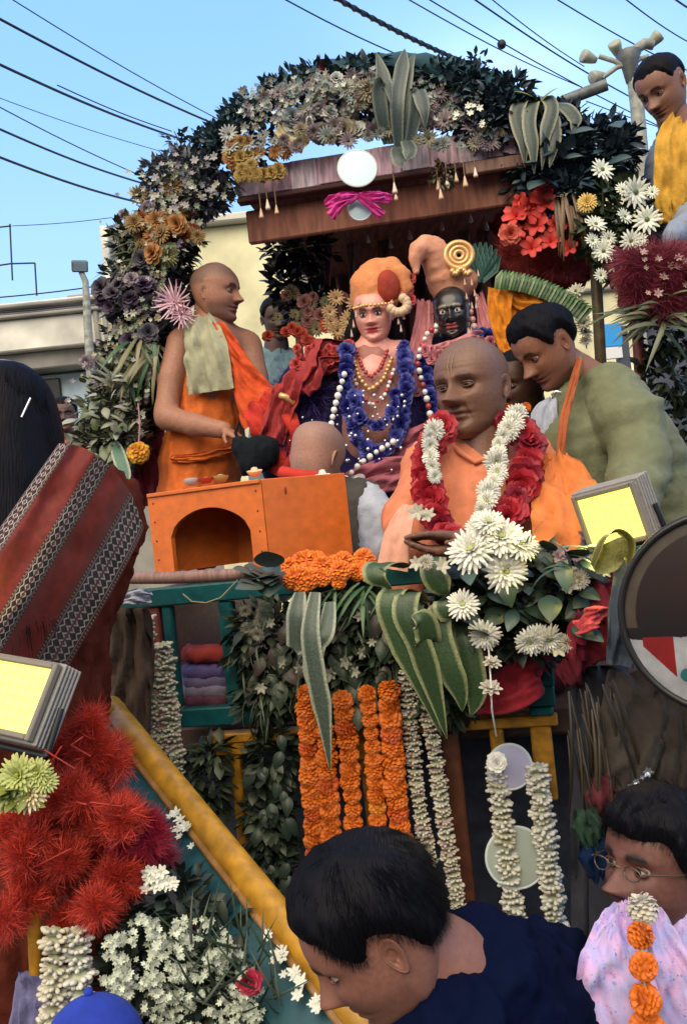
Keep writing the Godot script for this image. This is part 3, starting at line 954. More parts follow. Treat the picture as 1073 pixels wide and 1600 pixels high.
func head(b: B, X: Transform3D, H: float, o: Dictionary) -> void:
	var nu: int = o.get("nu", 76)
	var nv: int = o.get("nv", 84)
	var sk: Color = o.skin
	var lip: Color = o.get("lip", Color(sk.r * 0.85, sk.g * 0.55, sk.b * 0.6))
	var brow: Color = o.get("brow", Color(0.012, 0.01, 0.01))
	var stub: Color = o.get("stubble", sk)
	var nose: float = o.get("nose", 1.0)
	var age: float = o.get("age", 0.0)
	var fat: float = o.get("fat", 1.0)
	var scalp: Color = o.get("scalp", sk)
	var rows := []
	var cols := []
	for r in nv + 1:
		var t := float(r) / nv
		var y := -0.5 + t - 0.35 * sin(TAU * t) / TAU
		var w := cv(HW, y) * lerpf(1.0, fat, clampf((0.1 - y) * 4.0, 0.0, 1.0))
		var f := cv(HF, y)
		var bk := cv(HB, y)
		var row := PackedVector3Array()
		var cr := PackedColorArray()
		for j in nu:
			var s := float(j) / nu
			var a := TAU * s - 0.5 * sin(TAU * s)
			var sn := sin(a)
			var cs := cos(a)
			var x := w * signf(sn) * pow(absf(sn), 0.88)
			var z: float = (f if cs > 0.0 else bk) * signf(cs) * pow(absf(cs), 0.92)
			var cc := sk
			if y > 0.2 or cs < -0.1: cc = sk.lerp(scalp, smoothstep(0.16, 0.3, y + (0.12 if cs < 0.0 else 0.0)))
			if cs > 0.0:
				var ax := absf(x)
				var wgt := smoothstep(0.0, 0.35, cs)
				var dz := 0.0
				var ridge: float = clampf((0.07 - y) / 0.2, 0.0, 1.0) * 0.1 + 0.022
				ridge *= smoothstep(-0.195, -0.13, y) * smoothstep(0.16, 0.05, y)
				dz += nose * ridge * ga(x, 0.034 + 0.02 * clampf(-y * 6.5, 0.0, 1.0))
				dz += nose * (0.04 * ga(ax - 0.066, 0.026) * ga(y + 0.14, 0.028) + 0.02 * ga(x, 0.035) * ga(y + 0.125, 0.03) - 0.02 * ga(ax - 0.035, 0.014) * ga(y + 0.182, 0.012))
				dz -= (0.05 + 0.015 * age) * ga(ax - 0.13, 0.06) * ga(y - 0.015, 0.04)
				dz += (0.022 + 0.012 * age) * ga(ax - 0.13, 0.085) * ga(y - 0.085, 0.026)
				dz += 0.022 * ga(ax - 0.18, 0.07) * ga(y + 0.1, 0.06)
				dz += 0.034 * ga(x, 0.08) * ga(y + 0.238, 0.019) + 0.034 * ga(x, 0.075) * ga(y + 0.29, 0.02)
				dz -= 0.034 * ga(x, 0.095) * ga(y + 0.264, 0.01)
				dz -= 0.022 * ga(x, 0.06) * ga(y + 0.335, 0.022)
				dz += 0.026 * ga(x, 0.07) * ga(y + 0.42, 0.04)
				dz -= 0.012 * ga(x, 0.02) * ga(y + 0.2, 0.02)
				if age > 0.0:
					var nl := absf(ax - (0.075 + 0.28 * clampf(-0.13 - y, 0.0, 0.2)))
					dz -= age * 0.02 * ga(nl, 0.014) * smoothstep(-0.34, -0.26, y) * smoothstep(-0.1, -0.15, y)
					dz -= age * 0.014 * ga(ax - 0.13, 0.07) * ga(y + 0.06, 0.012)
					dz -= age * 0.006 * ga(x, 0.2) * (ga(y - 0.17, 0.008) + ga(y - 0.215, 0.008) + ga(y - 0.26, 0.008))
					dz -= age * 0.02 * ga(ax - 0.1, 0.02) * ga(y + 0.3, 0.03)
				z += dz * wgt
				x += signf(x) * 0.012 * ga(ax - 0.13, 0.05) * ga(y - 0.015, 0.04) * 0.0
				var lm := smoothstep(0.115, 0.07, ax) * (ga(y + 0.245, 0.017) + ga(y + 0.285, 0.018))
				cc = cc.lerp(lip, clampf(lm * 1.2, 0.0, 1.0))
				var bm := smoothstep(0.045, 0.075, ax) * smoothstep(0.215, 0.18, ax) * ga(y - 0.088 - 0.02 * sin(clampf((ax - 0.05) / 0.16, 0.0, 1.0) * PI), 0.016)
				cc = cc.lerp(brow, clampf(bm * 1.5, 0.0, 0.95))
				if stub != sk:
					var sm := smoothstep(-0.16, -0.24, y) * (1.0 - clampf(lm * 1.4, 0.0, 1.0)) * smoothstep(-0.52, -0.4, y)
					sm = maxf(sm, ga(x, 0.09) * ga(y + 0.205, 0.018) * 1.2)
					cc = cc.lerp(stub, clampf(sm, 0.0, 0.8))
			row.append(X * (Vector3(x, y, z) * H))
			cr.append(cc)
		rows.append(row); cols.append(cr)
	b.grid(rows, true, cols)
	# eyes: white, iris, lids
	if o.get("eyes", true):
		var open: float = o.get("open", 0.55)
		for e in [-1.0, 1.0]:
			var c := Vector3(e * 0.132, 0.012, 0.296)
			b.col = o.get("white", Color(0.4, 0.35, 0.32))
			b.ball(X * Transform3D(Basis.from_scale(Vector3(0.062, 0.062 * open, 0.05) * H), c * H), 12, 8)
			b.col = o.get("iris", Color(0.012, 0.008, 0.006))
			b.ball(X * Transform3D(Basis.from_scale(Vector3(0.026, 0.03 * minf(1.0, open * 1.4), 0.012) * H), (c + Vector3(o.get("look", 0.0), 0, 0.042)) * H), 10, 6)
			b.col = o.get("lid", sk * 0.75)
			for lidy in [1.0, -1.0]:
				var pp := PackedVector3Array()
				for q in 7:
					var th: float = lerpf(-1.25, 1.25, q / 6.0)
					pp.append(X * ((c + Vector3(sin(th) * 0.064, lidy * cos(th) * 0.05 * open, 0.012 + 0.03 * cos(th))) * H))
				b.tube(pp, 0.011 * H if lidy > 0.0 else 0.008 * H, 6)
	# ears
	if o.get("ears", true):
		b.col = sk
		for e in [-1.0, 1.0]:
			var er := []
			for q in 8:
				var row := PackedVector3Array()
				var rr: float = [0.0, 0.25, 0.45, 0.6, 0.76, 0.9, 1.0, 0.9][q]
				var hh: float = [-0.03, -0.028, -0.012, 0.016, 0.002, 0.02, 0.008, -0.03][q]
				for j in 20:
					var a: float = -TAU * j / 20.0 * e
					var low := clampf(-cos(a), 0.0, 1.0)
					var yy := cos(a) * 0.118 * rr - 0.02 * (1.0 - rr)
					var zz: float = sin(a) * 0.058 * rr * (1.0 + 0.3 * cos(a)) - 0.012 * (1.0 - rr)
					var h2 := lerpf(hh, 0.004 if rr < 1.0 else hh, low * 0.8)
					row.append(X * (Vector3(e * (cv(HW, 0.0) + 0.01 + h2) + e * zz * 0.4, -0.035 + yy + zz * 0.22, -0.045 - zz) * H))
				er.append(row)
			b.grid(er, true)

const HAIRLINE := [[0.0, 0.27], [0.7, 0.27], [1.05, 0.15], [1.3, 0.0], [1.42, 0.02], [1.55, 0.1], [1.85, 0.08], [2.15, -0.14], [3.2, -0.2]]

func hair(b: B, X: Transform3D, H: float, thick: float, line := HAIRLINE, nz := 0.015, col := Color(0.009, 0.008, 0.01)) -> void:
	var nu := 72
	var nv := 48
	var rows := []
	b.col = col
	for r in nv + 1:
		var t := float(r) / nv
		var y := -0.36 + 0.86 * (t - 0.12 * sin(TAU * t) / TAU * 0.0)
		if r == nv: y = 0.5
		var w := cv(HW, y)
		var f := cv(HF, y)
		var bk := cv(HB, y)
		var row := PackedVector3Array()
		for j in nu:
			var a := TAU * j / nu
			var aa := a if a < PI else TAU - a
			var sn := sin(a)
			var cs := cos(a)
			var p := Vector3(w * signf(sn) * pow(absf(sn), 0.88), y, (f if cs > 0.0 else bk) * signf(cs) * pow(absf(cs), 0.92))
			var m := smoothstep(-0.02, 0.13, y - cv(line, aa) + 0.03 * noise.get_noise_3d(p.x * 120.0, p.y * 120.0, p.z * 120.0))
			var off := lerpf(-0.03, thick, m) + m * nz * noise.get_noise_3d(p.x * 90.0, p.y * 35.0, p.z * 90.0) * 1.6
			var dir := Vector3(p.x * 1.1, maxf(p.y, -0.1) * 0.9 + 0.02, p.z).normalized()
			row.append(X * ((p + dir * off) * H))
		rows.append(row)
	b.grid(rows, true)

func strand_mesh() -> Mesh:
	if protos.has("strand"): return protos.strand
	var b := B.new()
	var p := PackedVector3Array()
	for q in 5: p.append(Vector3(0.004 * q * q, 0.035 * sin(q * 0.8), q * 0.25))
	b.blade(p, PackedFloat32Array([0.008, 0.012, 0.012, 0.009, 0.002]), Vector3.RIGHT, 0.3, Color(0, 0, 0, 0), 2)
	protos.strand = b.mesh()
	return protos.strand

# loose locks lying over the hair: a MultiMesh of thin curved strands that follow the scalp away from the crown
func locks(parent: Node3D, X: Transform3D, H: float, n: int, thick: float, len: float, line := HAIRLINE, mat_: Material = null, back := 0.0) -> void:
	var xs := []
	while xs.size() < n:
		var a := rf(0, TAU)
		var y := rf(-0.2, 0.495)
		var aa := a if a < PI else TAU - a
		if y < cv(line, aa) + 0.02: continue
		var w := cv(HW, y)
		var z := cv(HF, y) if cos(a) > 0.0 else cv(HB, y)
		var p := Vector3(w * sin(a), y, z * cos(a))
		var nrm := Vector3(sin(a) * 0.9, y * 1.4 + 0.05, cos(a)).normalized()
		var crown := Vector3(0, 0.5, -0.12 + back)
		var fl := (p - crown)
		fl = (fl - nrm * fl.dot(nrm)).normalized()
		fl = (fl + Vector3(rf(-0.35, 0.35), rf(-0.25, 0.25), rf(-0.35, 0.35))).normalized()
		var sd := fl.cross(nrm).normalized()
		nrm = sd.cross(fl)
		var s := len * rf(0.6, 1.2) * H * lerpf(0.35, 1.0, smoothstep(0.0, 0.2, y - cv(line, aa)))
		xs.append(X * Transform3D(Basis(sd * s, (nrm) * s, fl * s), (p + nrm * (thick * rf(0.8, 1.02) * smoothstep(-0.03, 0.14, y - cv(line, aa)))) * H))
	scatter("loose_locks", strand_mesh(), mat_ if mat_ else hair_mat(), parent, xs)

func hair_mat() -> StandardMaterial3D:
	return mat("black_hair", Color(0.005, 0.005, 0.008), 0.6, {"bump": noise_tex("hair_streak", 0.12, 0.0, 1.0, 256, 3, FastNoiseLite.TYPE_SIMPLEX_SMOOTH, Vector2(1.6, 0.12)), "depth": 0.25, "scale": 5.0, "spec": 0.22})

# palm and five fingers; f points along the fingers, pn out of the palm, th towards the thumb
func hand(b: B, col: Color, w: Vector3, f: Vector3, pn: Vector3, th: Vector3, S: float, curl: float, h := 0.005) -> void:
	f = f.normalized()
	pn = (pn - f * pn.dot(f)).normalized()
	var t := f.cross(pn).normalized()
	if t.dot(th) < 0.0: t = -t
	var q := Field.new()
	q.h = h
	q.k = 0.009
	for k in 4:
		var o: float = [0.17, 0.06, -0.05, -0.15][k]
		var kn: Vector3 = w + f * S * [0.5, 0.52, 0.5, 0.46][k] + t * (S * o)
		q.seg(w + t * S * o * 0.55 - f * S * 0.05, kn, S * 0.085, S * 0.062, 0.014)
		var ln: float = S * [0.42, 0.47, 0.43, 0.33][k]
		var ang := 0.0
		var p := kn
		var sp := t * (o * 0.35)
		for s in 3:
			ang += curl * [0.75, 1.0, 0.7][s] * (1.0 + 0.12 * k)
			var dir := ((f + sp).normalized() * cos(ang) + pn * sin(ang)).normalized()
			var e: Vector3 = p + dir * ln * [0.44, 0.31, 0.25][s]
			q.seg(p, e, S * [0.05, 0.046, 0.042][s], S * [0.046, 0.042, 0.035][s], 0.004)
			p = e
	var t0 := w + f * S * 0.14 + t * S * 0.13
	var t1 := t0 + (f * 0.55 + t * 0.75 + pn * 0.35).normalized() * S * 0.24
	var t2 := t1 + (f * 0.9 + t * 0.25 + pn * (0.3 + curl * 0.4)).normalized() * S * 0.19
	q.seg(w + t * S * 0.05, t0, S * 0.08, S * 0.07, 0.015)
	q.seg(t0, t1, S * 0.066, S * 0.052, 0.01)
	q.seg(t1, t2, S * 0.052, S * 0.04, 0.004)
	q.into(b, col)

func folds(amp: float, freq: float, stretch := Vector3(1.0, 0.25, 1.0)) -> Callable:
	return func(p: Vector3) -> float:
		var q := p * freq * stretch
		var c := maxf(0.0, 1.0 - 2.6 * absf(noise.get_noise_3d(q.x * 42.0, q.y * 42.0, q.z * 42.0)))
		var e := maxf(0.0, 1.0 - 3.0 * absf(noise.get_noise_3d(q.z * 75.0 + 40.0, q.x * 75.0, q.y * 75.0)))
		return amp * (1.25 * c * c - 0.4) + amp * 0.45 * e * e + amp * 0.6 * noise.get_noise_3d(q.z * 20.0, q.x * 20.0, q.y * 20.0)

func field(h := 0.014, k := 0.03) -> Field:
	var q := Field.new()
	q.h = h
	q.k = k
	return q

# a chain of [u, v, depth, radius]
func limb(q: Field, list: Array, kk := -1.0) -> void:
	var r := []
	for a in list: r.append(a[3])
	q.chain(pts(list), r, kk)

# a strip of cloth with thickness along a centre line of [u, v, depth], half widths in metres, side direction
func strip(b: B, line: Array, w: Array, side: Vector3, wave := 0.0, thick := 0.004, sub := 6) -> void:
	var p := PackedVector3Array()
	var ww := PackedFloat32Array()
	var m := line.size()
	for k in (m - 1) * sub + 1:
		var t := float(k) / sub
		var a := mini(int(t), m - 2)
		var f := t - a
		var p0: Vector3 = V(line[maxi(a - 1, 0)])
		var p1: Vector3 = V(line[a])
		var p2: Vector3 = V(line[a + 1])
		var p3: Vector3 = V(line[mini(a + 2, m - 1)])
		p.append(p1.cubic_interpolate(p2, p0, p3, f))
		ww.append(lerpf(w[a], w[a + 1], f))
	var fr := []
	var bk := []
	var n := 14
	for k in p.size():
		var T := (p[mini(k + 1, p.size() - 1)] - p[maxi(k - 1, 0)]).normalized()
		var S := (side - T * side.dot(T)).normalized()
		var N := S.cross(T)
		var r1 := PackedVector3Array()
		for j in n + 1:
			var t := 2.0 * j / n - 1.0
			var nn := noise.get_noise_2d(t * 14.0 + p[0].x * 91.0, k * 1.7 + p[0].y * 57.0)
			var z := wave * (0.8 * sin(t * 6.5 + nn * 5.0 + k * 0.1) + 0.4 * sin(t * 15.0 + nn * 6.0 - k * 0.16)) + (nn + 0.6 * noise.get_noise_2d(t * 40.0, k * 5.0 + p[0].x * 33.0)) * wave * 1.6
			r1.append(p[k] + S * t * ww[k] + N * z)
		fr.append(r1)
		var r2 := PackedVector3Array()
		for j in n + 1: r2.append(r1[n - j] - N * thick)
		bk.append(r2)
	# rows close round the edge so the sheet has two faces and a rim
	var rows := []
	for k in fr.size():
		var rr: PackedVector3Array = fr[k].duplicate()
		rr.append_array(bk[k])
		rows.append(rr)
	b.grid(rows, true)

# ---------- flowers and leaves (unit size, facing +Y) ----------
func ring_of_petals(b: B, n: int, len: float, wid: float, lift: float, c0: Color, c1: Color, curve := 0.3, fold := 0.35, r0 := 0.08, segs := 3, ph := 0.0, round_tip := false) -> void:
	for k in n:
		var a := TAU * (k + ph) / n + rf(-0.08, 0.08)
		var d := Vector3(sin(a), 0, cos(a))
		var p := PackedVector3Array()
		var w := PackedFloat32Array()
		var l := len * rf(0.88, 1.08)
		var li := lift + rf(-0.12, 0.12)
		var q := d * r0
		for s in segs + 1:
			var t := float(s) / segs
			p.append(q)
			var an := li - curve * t
			q += (d * cos(an) + Vector3.UP * sin(an)) * (l / segs)
			w.append(wid * (sin(PI * clampf(0.18 + t * (0.62 if round_tip else 0.72), 0, 1)) if t > 0.0 else 0.5))
		b.col = c0.lerp(c1, rf(0, 1))
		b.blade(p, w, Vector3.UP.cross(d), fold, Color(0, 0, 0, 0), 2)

func proto(key: String) -> Mesh:
	if protos.has(key): return protos[key]
	var b := B.new()
	match key.trim_suffix("_b"):
		"mum", "mum_half":
			var wh := Color(0.78, 0.8, 0.72)
			for l in 5:
				ring_of_petals(b, [22, 20, 16, 12, 8][l], [1.0, 0.92, 0.75, 0.55, 0.34][l], [0.125, 0.12, 0.11, 0.1, 0.08][l], [0.02, 0.28, 0.55, 0.85, 1.15][l], wh, Color(0.88, 0.88, 0.84), 0.35 - 0.12 * l, 0.5, 0.06, 4, l * 0.5)
			b.col = Color(0.5, 0.55, 0.14)
			b.ball(Transform3D(Basis.from_scale(Vector3(0.14, 0.1, 0.14)), Vector3(0, 0.1, 0)), 8, 5)
		"daisy":
			ring_of_petals(b, 15, 1.0, 0.15, 0.2, Color(0.72, 0.76, 0.68), Color(0.84, 0.86, 0.8), 0.3, 0.3, 0.15, 3)
			ring_of_petals(b, 13, 0.78, 0.13, 0.45, Color(0.72, 0.76, 0.68), Color(0.84, 0.86, 0.8), 0.25, 0.3, 0.12, 3, 0.5)
			b.col = Color(0.12, 0.17, 0.05)
			b.ball(Transform3D(Basis.from_scale(Vector3(0.2, 0.12, 0.2)), Vector3(0, 0.08, 0)), 10, 5)
		"marigold", "pom":
			var white := key.begins_with("pom")
			b.col = Color(0.6, 0.6, 0.6) if white else Color(0.55, 0.08, 0.005)
			b.ball(Transform3D(Basis.from_scale(Vector3.ONE * 0.66), Vector3.ZERO), 10, 7)
			for k in 96:
				var y := 1.0 - 1.75 * (k + 0.5) / 96.0
				var rr := sqrt(maxf(0.0, 1.0 - y * y))
				var an := k * 2.39996
				var d := Vector3(sin(an) * rr, y, cos(an) * rr).normalized()
				var tg := (Vector3.UP - d * d.y).normalized() if absf(d.y) < 0.97 else Vector3.RIGHT
				var l := rf(0.34, 0.46)
				var p0 := d * 0.58
				var p1 := p0 + (d * 0.75 - tg * 0.25) * l
				var p2 := p1 + (d * 0.35 - tg * rf(0.4, 0.9)) * l * 0.6
				b.col = Color.WHITE * rf(0.75, 1.0) if white else Color(0.72, 0.11, 0.004).lerp(Color(0.98, 0.27, 0.012), rf(0, 1))
				b.blade(PackedVector3Array([p0, p1, p2]), PackedFloat32Array([0.1, rf(0.19, 0.25), 0.13]), d.cross(tg), rf(-0.5, 0.4), Color(0, 0, 0, 0), 2)
		"rose":
			for l in 6:
				ring_of_petals(b, [6, 6, 5, 5, 4, 3][l], [0.95, 0.88, 0.78, 0.66, 0.55, 0.42][l], [0.5, 0.46, 0.4, 0.32, 0.24, 0.18][l], [0.1, 0.4, 0.75, 1.05, 1.3, 1.45][l], Color(0.85, 0.85, 0.85), Color(1, 1, 1), 0.7 - 0.1 * l, -0.35, 0.05, 4, l * 0.5, true)
		"trumpet":
			ring_of_petals(b, 6, 1.15, 0.36, 0.85, Color(0.8, 0.8, 0.8), Color(1, 1, 1), 1.1, -0.4, 0.08, 5, 0.0, true)
			ring_of_petals(b, 4, 0.5, 0.06, 1.2, Color(1, 0.75, 0.35), Color(1, 0.9, 0.5), 0.2, 0.3, 0.02, 3)
		"spider":
			for l in 3:
				ring_of_petals(b, [18, 14, 9][l], [1.15, 0.9, 0.6][l], 0.055, [0.15, 0.5, 0.9][l], Color(0.72, 0.4, 0.55), Color(0.88, 0.66, 0.76), -0.5, 0.6, 0.05, 5, l * 0.5)
		"star":
			ring_of_petals(b, 6, 1.0, 0.3, 0.4, Color(0.78, 0.8, 0.72), Color(0.86, 0.86, 0.8), 0.3, 0.2, 0.05, 2)
		"lotus":
			for l in 3:
				ring_of_petals(b, [9, 8, 6][l], [1.0, 0.85, 0.65][l], [0.26, 0.24, 0.2][l], [0.15, 0.6, 1.0][l], Color(0.8, 0.8, 0.8), Color(1, 1, 1), 0.1, -0.4, 0.1, 4, l * 0.5)
		"bead":   # a disc of buds threaded side by side, as in a tuberose garland
			for k in 15:
				var a := TAU * k / 15.0 + rf(-0.1, 0.1)
				var d := Vector3(sin(a), rf(-0.3, 0.3), cos(a)).normalized()
				var l := rf(0.85, 1.1)
				b.col = Color(0.7, 0.7, 0.6).lerp(Color(0.86, 0.84, 0.78), rf(0, 1))
				var t := Vector3.UP
				var s := d.cross(t).normalized()
				b.lathe(Transform3D(Basis(s, d, d.cross(s) * -1.0), Vector3.ZERO), [[0.03, 0.05], [0.1, 0.4 * l], [0.19, 0.72 * l], [0.15, 0.92 * l], [0.0, 1.0 * l]], 6)
			b.col = Color(0.5, 0.55, 0.4)
			b.ball(Transform3D(Basis.from_scale(Vector3(0.55, 0.35, 0.55)), Vector3.ZERO), 9, 5)
		"leaf":   # base at the origin, tip at +Z
			b.col = Color.WHITE
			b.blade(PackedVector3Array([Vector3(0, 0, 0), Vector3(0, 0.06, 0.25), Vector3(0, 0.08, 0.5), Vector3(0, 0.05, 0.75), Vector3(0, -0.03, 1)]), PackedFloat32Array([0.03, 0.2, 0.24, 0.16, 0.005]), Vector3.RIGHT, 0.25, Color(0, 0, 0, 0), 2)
		"big_leaf":
			b.col = Color.WHITE
			var pp := PackedVector3Array()
			var ww := PackedFloat32Array()
			for q in 9:
				var t := q / 8.0
				pp.append(Vector3(0, 0.3 * t - 0.45 * t * t, t))
				ww.append(0.3 * pow(sin(PI * pow(t * 0.97 + 0.02, 0.75)), 0.8) + 0.004)
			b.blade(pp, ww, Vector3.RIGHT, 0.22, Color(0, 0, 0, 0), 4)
		"blade":
			b.col = Color.WHITE
			var pp2 := PackedVector3Array()
			for q in 6: pp2.append(Vector3(0, 0.4 * (q / 5.0) - 0.55 * pow(q / 5.0, 2), q / 5.0))
			b.blade(pp2, PackedFloat32Array([0.025, 0.035, 0.035, 0.03, 0.02, 0.002]), Vector3.RIGHT, 0.4, Color(0, 0, 0, 0), 2)
		"barb":
			b.col = Color.WHITE
			for k in 5:
				var a := k * 1.2566 + 0.3
				var d := Vector3(sin(a) * 0.45, cos(a) * 0.45, 0.9)
				b.blade(PackedVector3Array([Vector3.ZERO, d * 0.55, d + Vector3(0, 0.12, 0.05)]), PackedFloat32Array([0.008, 0.015, 0.004]), Vector3.RIGHT.cross(d), 0.3, Color(0, 0, 0, 0), 2)
		"needle":
			b.col = Color.WHITE
			b.blade(PackedVector3Array([Vector3.ZERO, Vector3(0, 0.04, 0.5), Vector3(0, 0, 1)]), PackedFloat32Array([0.018, 0.022, 0.004]), Vector3.RIGHT, 0.2, Color(0, 0, 0, 0), 2)
		"bell":
			b.col = Color.WHITE
			b.lathe(Transform3D(), [[0.0, -0.55], [0.36, -0.52], [0.34, -0.35], [0.22, -0.05], [0.12, 0.25], [0.04, 0.4], [0.0, 0.5]], 10)
	protos[key] = b.mesh()
	return protos[key]

func aim(o: Vector3, dir: Vector3, s: float, spin := -1.0) -> Transform3D:   # +Y along dir
	var y := dir.normalized()
	var x := y.cross(Vector3(0.3, 0.2, 0.9)).normalized()
	var z := x.cross(y)
	return Transform3D(Basis(x, y, z) * Basis(Vector3.UP, rf(0, TAU) if spin < 0.0 else spin) * Basis.from_scale(Vector3.ONE * s), o)

func along(o: Vector3, dir: Vector3, nrm: Vector3, s: Vector3) -> Transform3D:   # +Z along dir, +Y towards nrm
	var z := dir.normalized()
	var x := nrm.cross(z)
	if x.length_squared() < 1e-6: x = Vector3.RIGHT.cross(z)
	x = x.normalized()
	return Transform3D(Basis(x * s.x, z.cross(x) * s.y, z * s.z), o)

# leaves scattered through ellipsoids [u, v, depth, radius across, radius up, radius deep] in metres; they point outwards
func clump(parent: Node3D, called: String, mesh: Mesh, m: Material, vols: Array, count: int, size: Vector2, c0: Color, c1: Color, hang := 0.0, shell := 0.55, mess := 0.8) -> void:
	var xs := []
	var cols := PackedColorArray()
	var tot := 0.0
	for q in vols: tot += pow(q[3] * q[4] * q[5], 0.6667)
	for q in vols:
		var n := int(count * pow(q[3] * q[4] * q[5], 0.6667) / tot) + 1
		var c := P(q[0], q[1], q[2])
		for k in n:
			var d := Vector3(rng.randfn(), rng.randfn(), rng.randfn()).normalized()
			var r := pow(rf(0, 1), shell * 0.6)
			r *= 1.0 + 0.28 * noise.get_noise_3d(c.x * 50 + d.x * 45, c.y * 50 + d.y * 45, d.z * 45)
			var p := c + Vector3(d.x * q[3], d.y * q[4], d.z * q[5]) * r
			var dir := (d + Vector3(rf(-mess, mess), rf(-mess, mess) - hang, rf(-mess, mess))).normalized()
			var nr := (Vector3.UP + d * 0.6 + Vector3(rf(-0.7, 0.7), rf(-0.4, 0.4), rf(-0.7, 0.7))).normalized()
			var s := rf(size.x, size.y)
			xs.append(along(p, dir, nr, Vector3(s * rf(0.8, 1.2), s, s)))
			var cc := c0.lerp(c1, rf(0, 1)) * rf(0.7, 1.2)
			cc.a = 1.0
			cols.append(cc)
	scatter(called, mesh, m, parent, xs, cols)

func sprig(parent: Node3D, from: Vector3, to: Vector3, r := 0.004) -> void:
	var b := B.new()
	var mid := (from + to) * 0.5 + Vector3(rf(-0.03, 0.03), rf(-0.02, 0.02), rf(-0.03, 0.03))
	b.col = Color(0.05, 0.08, 0.03)
	b.tube(PackedVector3Array([from, (from + mid) * 0.5, mid, (mid + to) * 0.5, to]), [r, r * 0.9, r * 0.8, r * 0.7, r * 0.5], 5)
	part("stem", b, leaf_mat(), parent)

func tinted(key: String, c: Color) -> StandardMaterial3D:
	return mat(key, c, 0.6, {"vc": true, "back": c * 0.35, "tex": noise_tex("petal_mottle", 0.04, 0.8, 1.05), "scale": 14.0})

# one garland: blooms threaded on a string along [u, v, depth] points
func garland(called: String, label: String, group: String, line: Array, kind: String, r: float, gap: float, m: Material, jitter := 0.15, squash := 1.0, mats_alt: Array = []) -> Node3D:
	var p := pts(line)
	var t := thing(called, label, "garland", p[0], group)
	var b := B.new()
	b.col = Color(0.4, 0.36, 0.25)
	b.tube(p, 0.0025, 5)
	part("thread", b, petal_mat(), t)
	var left := 0.0
	for k in p.size() - 1:
		var a := p[k]
		var e := p[k + 1]
		var l := a.distance_to(e)
		var dir := (e - a) / l
		while left < l:
			var s := r * rf(1.0 - jitter, 1.0 + jitter)
			var dd: Vector3
			if kind == "bead": dd = (dir + Vector3(rf(-0.2, 0.2), rf(-0.1, 0.1), rf(-0.2, 0.2))).normalized()
			elif kind == "marigold" or kind == "pom": dd = (dir * -0.5 + Vector3(rf(-0.8, 0.8), rf(-0.3, 0.8), rf(0.2, 1.2))).normalized()
			else: dd = (Vector3(rf(-0.7, 0.5), rf(-0.4, 0.7), 1.0)).normalized()
			var x := aim(a + dir * left + Vector3(rf(-1, 1), 0, rf(-1, 1)) * r * jitter * 0.5, dd, s)
			x.basis = x.basis * Basis.from_scale(Vector3(1, squash, 1))
			part("flower", proto(kind + ("_b" if kind in ["mum", "rose", "bead", "pom"] and rf(0, 1) < 0.5 else "")), m if mats_alt.is_empty() or rf(0, 1) < 0.7 else mats_alt[rng.randi() % mats_alt.size()], t, x)
			left += gap * rf(0.9, 1.1)
		left -= l
	return t

# a long leaf with pale margins, as a ribbon through [u, v, depth] points (smoothed), half width w in metres
func strap_leaf(parent: Node3D, called: String, line: Array, w: float, c: Color, edge: Color, side := Vector3.RIGHT, taper := true) -> void:
	var b := B.new()
	var p := PackedVector3Array()
	var ww := PackedFloat32Array()
	var m := line.size()
	var sub := 7
	for k in (m - 1) * sub + 1:
		var t := float(k) / sub
		var a := mini(int(t), m - 2)
		var f := t - a
		p.append(V(line[a]).cubic_interpolate(V(line[a + 1]), V(line[maxi(a - 1, 0)]), V(line[mini(a + 2, m - 1)]), f))
		var g := float(k) / ((m - 1) * sub)
		ww.append(w * (0.55 + 0.45 * sin(PI * clampf(g * 1.3, 0, 0.5))) * (1.0 if not taper else clampf((1.0 - g) * 3.2, 0.03, 1.0)))
	b.col = c
	b.blade(p, ww, side, 0.16, edge, 10)
	part(called, b, leaf_mat(), parent)

